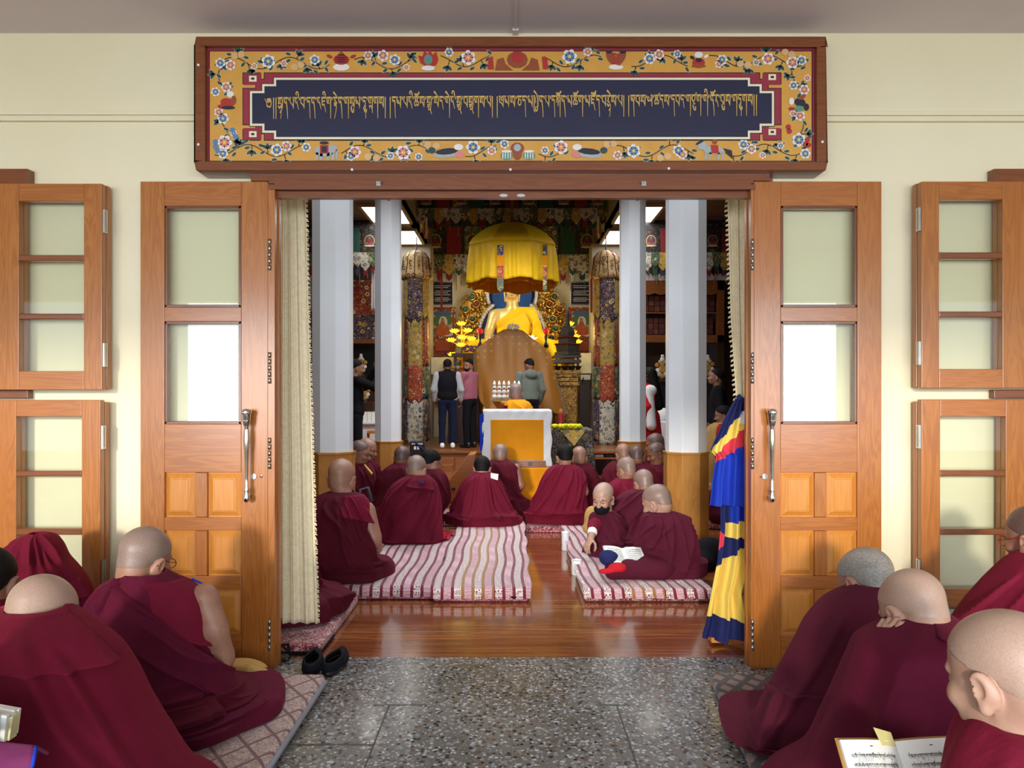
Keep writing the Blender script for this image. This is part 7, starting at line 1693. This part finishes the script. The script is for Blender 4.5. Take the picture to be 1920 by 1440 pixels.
m.pbox(776, 837, 780, 843, 11.69, 11.70); m.pbox(782, 837, 786, 843, 11.69, 11.70); m.build('lettering', PAPER, t)
tag(MB().tube([at(778, 829, 11.69), at(788, 838, 11.69), at(796, 846, 11.69)], .016, 8).build('blue_strap', NAVYC), 'dark blue strap hanging across the dark lettered box', 'strap')
t = thing('low_shelf', 'low dark shelf in front of the stage under the right banner', 'shelf', (X(1135, 11.3), 11.4, 0)); MB().pbox(1106, 846, 1160, 850, 11.3, 11.7).pbox(1106, 858, 1160, 861, 11.3, 11.7).pbox(1106, 850, 1109, 900, 11.3, 11.7).pbox(1157, 850, 1160, 900, 11.3, 11.7).build('frame', STW, t); MB().pbox(1109, 850, 1157, 898, 11.6, 11.68).build('back_panel', BLACK, t)
for px, mt, nm, lab in ((1124, PAPER, 'paper_box', 'white paper box on the low dark shelf'), (1142, BLACK, 'black_case', 'black case on the low dark shelf')): tag(MB().pbox(px - 8, 852, px + 8, 857.4, 11.35, 11.5).build(nm, mt, bevel=.004), lab, 'box')
# ------------------------------------------------------------------ side aisles
# white silk hangings, book case, tables
def scarf(label, px0, px1, py0, py1, d):
    m = MB(); P = np.zeros((16, 10, 3))
    for i in range(16):
        for j in range(10): u = j / 9; px = px0 + (px1 - px0) * u; py = py0 + (py1 - py0) * i / 15 - (8 * (1 - abs(u - .5) * 2) if i == 0 else 0); P[i, j] = (X(px, d), d + .012 * math.sin(u * 9), Z(py, d))
    m.grid(P); return tag(m.build('white_scarf', WHITEC, smooth=True, solid=.01), label, 'scarf', 'white silk hangings')
scarf('white silk scarf hanging between the left curtain and the front pillar', 581, 592, 500, 582, 13.29); scarf('white silk scarf hanging close to the left rear pillar', 696, 708, 500, 582, 13.29)
d = 13.3; t = thing('bookcase', 'tall wooden bookcase with a scalloped top in the right aisle', 'bookcase', (X(1290, d), d + .2, .3))
m = MB()
for a, b in ((1196, 1204), (1345, 1358)): m.pbox(a, 526, b, 642, d, d + .45)
m.pbox(1196, 526, 1358, 544, d, d + .45); m.pbox(1204, 585, 1345, 588, d + .01, d + .45); m.pbox(1196, 628, 1358, 642, d, d + .45); m.pbox(1280, 544, 1284, 628, d + .02, d + .45); m.build('carcass', STW, t, bevel=.004)
m = MB(); pts = [(X(1204, d), Z(544, d))] + [(X(1204 + i, d), Z(549 + 4 * abs(math.sin(i * math.pi / 23.5)), d)) for i in range(0, 142, 4)] + [(X(1345, d), Z(544, d))]; m.prism(pts, d + .0, d + .02); m.build('scalloped_apron', STW, t)
MB().pbox(1204, 544, 1345, 628, d + .40, d + .44).build('back_panel', DARKW, t)
m = MB(); m.pbox(1196, 642, 1204, 838, d + .05, d + .4); m.pbox(1345, 642, 1358, 838, d + .05, d + .4); m.pbox(1204, 642, 1345, 838, d + .35, d + .4); m.build('base_cabinet', DARKW, t)
g = random.Random(12); BK = [plain('book_cloth_%d' % i, srgb(*c), .7) for i, c in enumerate(((110, 44, 36), (90, 36, 34), (120, 60, 40), (84, 50, 40)))]; bi = 0
for r0, r1, lab in ((552, 584, 'upper'), (594, 627, 'lower')):
    for c0, c1, bay in ((1206, 1278, 'left'), (1286, 1343, 'right')):
        px = c0; k_ = 0
        while px < c1 - 8:
            w_ = g.uniform(9, 12)
            for q in range(3):
                hh = (r1 - r0 - 2) / 3; o = MB().pbox(px, r1 - (q + 1) * hh + .6, px + w_ - 1, r1 - q * hh, d + .06, d + .36).build('wrapped_volume', BK[(bi + q) % 4], bevel=.006)
                tag(o, 'wrapped volume on the %s bookcase shelf, %s bay, %s layer, %s from the left' % (lab, bay, ['bottom', 'middle', 'top'][q], ['first', 'second', 'third', 'fourth', 'fifth', 'sixth', 'seventh', 'eighth', 'ninth'][k_]), 'book', 'wrapped volumes in the bookcase')
            px += w_; bi += 1; k_ += 1
t = thing('scalloped_hanging', 'row of white pointed cloth tabs above the bookcase', 'hanging', (X(1290, 13.3), 13.35, Z(526, 13.3)))
for i in range(24):
    a = 1200 + i * 8.2; m = MB(); m.prism([(X(a, 13.3), Z(526, 13.3)), (X(a + 7.4, 13.3), Z(526, 13.3)), (X(a + 7.4, 13.3), Z(517, 13.3)), (X(a + 3.7, 13.3), Z(512, 13.3)), (X(a, 13.3), Z(517, 13.3))], 13.32, 13.35); m.build('tab', WHITEC, t)
tag(MB().pbox(1358, 600, 1460, 838, 13.85, 13.89).build('wood_panelling', DARKW), 'reddish dark wooden panel at the far right of the hall', 'panel')
t = thing('framed_poster', 'dark framed poster on the right wall beyond the narrow curtain', 'poster', at(1388, 690, 13.8)); MB().pbox(1372, 518, 1400, 694, 13.78, 13.84).build('frame', BLACK, t, bevel=.01); MB().pbox(1376, 540, 1398, 680, 13.77, 13.78).build('print', BR_DARK, t); MB().pbox(1381, 664, 1388, 676, 13.765, 13.77).build('white_label', PAPER, t)
t = thing('tube_light', 'thin white tube light in the right aisle near the ceiling', 'light', at(1350, 446, 13.87)); MB().tube([at(1334, 443, 13.87), at(1366, 448, 13.87)], .022, 8).build('tube', PAPER, t)
# blue figured cloth and shelf of the left aisle
d = 13.6; t = thing('figured_cloth', 'dark blue figured cloth hanging in the left aisle', 'hanging', at(640, 640, d)); MB().pbox(560, 590, 706, 636, d, d + .03).build('cloth', BR_NAVY, t); MB().pbox(560, 525, 706, 590, d + .04, d + .06).build('upper_cloth', BR_RED, t); MB().pbox(560, 636, 706, 644, d - .06, d + .14).build('ledge', STW, t)
tag(MB().pbox(560, 645, 708, 838, 13.75, 13.88).build('dark_panelling', BLACK), 'black panelling under the figured cloth in the left aisle', 'panel')
t = thing('stepped_altar', 'dark stepped altar in the left aisle carrying two butter sculptures', 'altar', (X(660, 13.2), 13.3, .3)); MB().pbox(610, 704, 706, 845, 13.1, 13.7).pbox(610, 754, 700, 850, 12.68, 13.098).build('steps', DARKW, t, bevel=.01)
t = thing('offering_table', 'long dark table under the bookcase carrying two butter sculptures', 'table', (X(1280, 13.0), 13.1, .3)); MB().pbox(1204, 711, 1350, 716, 12.85, 13.25).build('top', DARKW, t); MB().pbox(1210, 716, 1344, 850, 12.9, 13.2).build('base', BLACK, t)
def torma(label, px, py, d, s=1.0):
    t = thing('butter_sculpture', label, 'butter sculpture', at(px, py + 22 * s, d), 'butter sculptures')
    m = MB(); mats = [PAPER, RIB[3], RIB[2], BEIGEC]
    for (ox, oy, r, mi) in ((0, -20, 3, 0), (0, -15, 4, 0), (-4, -11, 3, 2), (4, -11, 3, 2), (0, -6, 4, 1), (-9, -5, 4, 1), (9, -5, 4, 1), (0, 2, 7, 3), (-8, 4, 4, 0), (8, 4, 4, 0), (-5, 11, 4, 2), (5, 11, 4, 2), (0, 14, 4, 1)):
        m.lathe([(.001, -.02), (r * s * d / F * .55, -.026), (r * s * d / F, -.012), (r * s * d / F, 0)], tuple(at(px + ox * s, py + oy * s, d)), 14, mi, ax='y')
    m.build('flowers', mats, t); MB().tube([at(px, py - 18 * s, d + .03), at(px, py + 22 * s, d + .03)], [.02, .06], 8).build('core', DARKW, t)
torma('butter sculpture of pale flowers in the dark left aisle, higher of the two', 677, 684, 13.2, .9); torma('butter sculpture in the left aisle above the white-clothed table, lower of the two', 684, 736, 12.75, .8)
torma('butter sculpture of pale flowers under the bookcase beside the right rear pillar', 1242, 690, 13.0, 1.1); torma('butter sculpture of pale flowers beside the man in the dark jacket', 1327, 688, 13.0, 1.0)
d = 12.2; t = thing('clothed_table', 'table under a white cloth with cards and a small chair before it, left aisle', 'table', (X(686, d), d + .3, 0)); MB().pbox(668, 792, 712, 796, d, d + .44).pbox(670, 796, 712, 905, d + .05, d + .42).build('white_cloth', WHITEC, t, bevel=.01)
for i in range(4): tag(MB().pbox(673 + i * 8, 772, 680 + i * 8, 790.5, d + .1 + .03 * i, d + .12 + .03 * i).build('white_card', PAPER), 'white card on the clothed table in the left aisle, %s from the pillar' % ['first', 'second', 'third', 'fourth'][i], 'card', 'cards on the clothed table')
t = thing('wooden_stool', 'pale wooden frame stool before the white-clothed table', 'stool', (X(698, 11.8), 11.8, 0)); m = MB()
for a in (688, 708): MB().pbox(a, 812, a + 4, 900, 11.7, 11.75).build('leg', PL, t)
MB().pbox(688, 808, 712, 813, 11.66, 11.95).build('seat', PL, t, bevel=.004); MB().pbox(692, 836, 708, 839, 11.71, 11.74).build('rail', PL, t)
d = 11.8; t = thing('clothed_table', 'table with white and grey bundles beside the woman in red', 'table', (X(1248, d), d + .3, 0)); MB().pbox(1226, 790, 1270, 905, d, d + .6).build('cloth', WHITEC, t, bevel=.02)
f = Field().ell(at(1244, 778, d + .3), (.18, .14, .12), .03); tag(solid('white_bundle', f, WHITEC, None, .03), 'pale wrapped bundle on the clothed table beside the woman in red', 'bundle')
# ------------------------------------------------------------------ standing visitors
def standing(key, label, d, px, pytop, zfoot, yaw, top, legs, hairm, shoem, arms=None, look=None, hood=False, long_hair=False, vest=None, skirt=False, skinm=SKIND, group='visitors standing at the shrine', sleeves='long', build=1.0):
    hgt = Z(pytop, d) - zfoot; s = hgt / 1.72; o = np.array([X(px, d), d, zfoot + .002]); T = rotm(0, yaw, 0); root = person_root(label, tuple(o), group)
    L = lambda p: o + T @ (np.array(p, float) * s)
    A = arms or dict(l=[(-.20, 0, 1.40), (-.26, -.02, 1.12), (-.25, .08, .90)], r=[(.20, 0, 1.40), (.26, -.02, 1.12), (.25, .08, .90)])
    Hc = L((0, .03, 1.585)); HT = rotm(*(look or (8, yaw, 0)))
    f = Field().put(HEAD, HT, Hc, s * .98); f.cap(Hc + HT @ np.array([0, -.025, -.06]) * s, L((0, 0, 1.36)), .055 * s, .06 * s, .03)
    f.cap(L((0, 0, 1.32)), L((0, 0, .95)), .10 * s, .11 * s, .05)
    for q in (-1, 1): f.chain([L((q * .085, 0, .92)), L((q * .095, .02, .5)), L((q * .10, 0, .07))], [.07 * s, .05 * s, .038 * s]); f.cap(L((q * .10, -.02, .045)), L((q * .11, .12, .035)), .03 * s, .028 * s)
    fine = [(Hc - .13 * s, Hc + .13 * s, .010)]
    for q in 'lr':
        p = [L(x) for x in A[q]]; f.chain(p, [.045 * s, .038 * s, .028 * s], .02); dv = p[2] - p[1]; f.put(hand_field(.5, .1, 1 if q == 'r' else -1), frame(tuple(dv / np.linalg.norm(dv)), tuple(T @ np.array([1 if q == 'r' else -1, .3, .2]))), p[2], s * .95); fine.append((p[2] - .13, p[2] + .13, .010))
    solid('body', f, skinm, root, .03, fine)
    f = Field().ell(L((0, 0, 1.20)), np.array([.19 * build, .125, .27]) * s, .04, T).ell(L((0, .01, .98)), np.array([.185 * build, .13, .16]) * s, .05, T).cap(L((-.17, 0, 1.39)), L((.17, 0, 1.39)), .062 * s, None, .05)
    n_ = {'long': 3, 'short': 2, 'none': 1}[sleeves]
    for q in 'lr':
        p = [L(x) for x in A[q]]; p[2] = p[1] + (p[2] - p[1]) * .9
        if sleeves == 'short': p[1] = p[0] + (p[1] - p[0]) * .85
        if n_ > 1: f.chain(p[:n_], [.064 * s, .058 * s, .046 * s], .03)
    if hood: f.ell(L((0, -.10, 1.40)), np.array([.12, .07, .085]) * s, .03, T).ell(L((0, -.06, 1.45)), np.array([.10, .07, .05]) * s, .03, T)
    solid('upper_garment', f, top, root, .018)
    if vest is not None:
        f = Field().ell(L((0, -.005, 1.21)), np.array([.205, .14, .275]) * s, .04, T).ell(L((0, 0, 1.0)), np.array([.20, .145, .13]) * s, .05, T).cap(L((-.14, 0, 1.40)), L((.14, 0, 1.40)), .072 * s, None, .04).cap(L((0, -.01, 1.42)), L((0, -.01, 1.47)), .07 * s, None, .03); solid('vest', f, vest, root, .018)
    f = Field()
    if skirt: f.cap(L((0, 0, .95)), L((0, 0, .12)), .17 * s, .26 * s, .05)
    else:
        f.ell(L((0, 0, .92)), np.array([.165, .12, .12]) * s, .04, T)
        for q in (-1, 1): f.chain([L((q * .088, 0, .88)), L((q * .10, .02, .5)), L((q * .105, 0, .075))], [.092 * s, .068 * s, .058 * s], .03)
    solid('skirt' if skirt else 'trousers', f, legs, root, .02)
    for q in (-1, 1): f = Field().cap(L((q * .10, -.045, .042)), L((q * .115, .13, .036)), .042 * s, .036 * s, .02).ell(L((q * .10, -.03, .07)), np.array([.045, .05, .05]) * s, .02, T); solid('shoe', f, shoem, root, .012)
    hf = Field().put(CRANIUM, HT, Hc, s * 1.05); hr_ = solid('hair', hf, hairm, root, .010, None, hair_cut(HT, Hc.astype(np.float32), s, .012))
    if long_hair: f = Field().cap(Hc + HT @ np.array([0, -.06, .02]) * s, L((0, -.14, 1.15)), .10 * s, .09 * s, .05); solid('long_hair', f, hairm, hr_, .015)
    for q in (-1, 1): MB().tube([Hc + HT @ (np.array([q * x, .092, .017]) * s) for x in (.014, .03, .046)], [.003, .005, .002], 5).build('eyebrow', BLACKH, root); MB().tube([Hc + HT @ (np.array([q * x, .094, -.010]) * s) for x in (.018, .031, .044)], [.002, .004, .002], 5).build('eyelashes', BLACKH, root)
    return root, L, HT, Hc, s
standing('v1', 'man from behind in a black padded vest over a pale shirt and jeans', 13.1, 839, 672, .302, 4, GREYSH, DENIM, BLACKH, PAPER, vest=BLACKC, build=1.08)
r_, L_, HT_, Hc_, s_ = standing('v2', 'bearded man in a dusty pink T-shirt looking back over the shoulder', 13.3, 881, 672, .302, 60, PINKC, BLACKC, BLACKH, BLACK, arms=dict(l=[(-.20, 0, 1.40), (-.22, .10, 1.14), (-.05, .24, 1.0)], r=[(.20, 0, 1.40), (.22, .10, 1.14), (.03, .26, .98)]), look=(6, 140, 0), sleeves='short', skinm=SKIN)
f = Field().put(Field().ell((0, .055, -.085), (.052, .047, .036), .01).ell((0, .03, -.06), (.066, .05, .03), .02), HT_, Hc_, s_); solid('beard', f, BLACKH, r_, .010)
standing('v3', 'man in a grey-green hooded sweatshirt seen from behind before the silk cover', 12.85, 993, 671, .302, 20, GREYC, BLACKC, BLACKH, BLACK, look=(18, 48, 0), hood=True)
r_, L_, HT_, Hc_, s_ = standing('v4', 'long-haired woman in a red dress and white shawl by the right rear pillar', 10.6, 1216, 688, 0.0, 75, REDC, REDC, BLACKH, BLACK, long_hair=True, skirt=True, look=(10, 80, 0))
f = Field().cap(L_((-.22, -.02, 1.38)), L_((-.26, -.06, .85)), .065, .075, .04).cap(L_((.2, 0, 1.40)), L_((-.2, -.06, 1.36)), .075, None, .04).cap(L_((.22, 0, 1.38)), L_((.25, .02, 1.0)), .08, .08, .04); solid('white_shawl', f, WHITEC, r_, .015)
standing('v5', 'bearded man in a dark jacket looking up to the left, far right of the hall', 10.2, 1346, 690, 0.0, 78, BLACKC, DENIM, BLACKH, BLACK, look=(-8, 80, 0), skinm=SKIN)
standing('v6', 'person in dark clothes raising both hands to the face, right of the left front pillar', 10.8, 664, 672, 0.0, -60, BLACKC, BLACKC, BLACKH, BLACK, arms=dict(l=[(-.20, 0, 1.40), (-.20, .22, 1.32), (-.05, .34, 1.58)], r=[(.20, 0, 1.40), (.22, .24, 1.30), (.06, .36, 1.54)]), skinm=SKIN)
P_ = seated('v7', 'woman in a pale blouse and red vest seated low at the far right', 9.3, (1356, 778, 9.3, 1.04),
    [(792, 1340, 1370, 9.3, .08), (800, 1328, 1380, 9.3, .12), (820, 1320, 1388, 9.3, .15), (850, 1316, 1392, 9.3, .18)], (.004, 1305, 1400, 9.35, .24), BEIGEC, pose=(10, 70, 0), folds=('diag', 8, .012), hair=BLACKH, skinm=SKIN, group='visitors standing at the shrine', eyes=True)
P_['robe'].patch('red_vest', REDC, P_['root'], -.5, 1.6, lambda u: .03, lambda u: .5, .012)
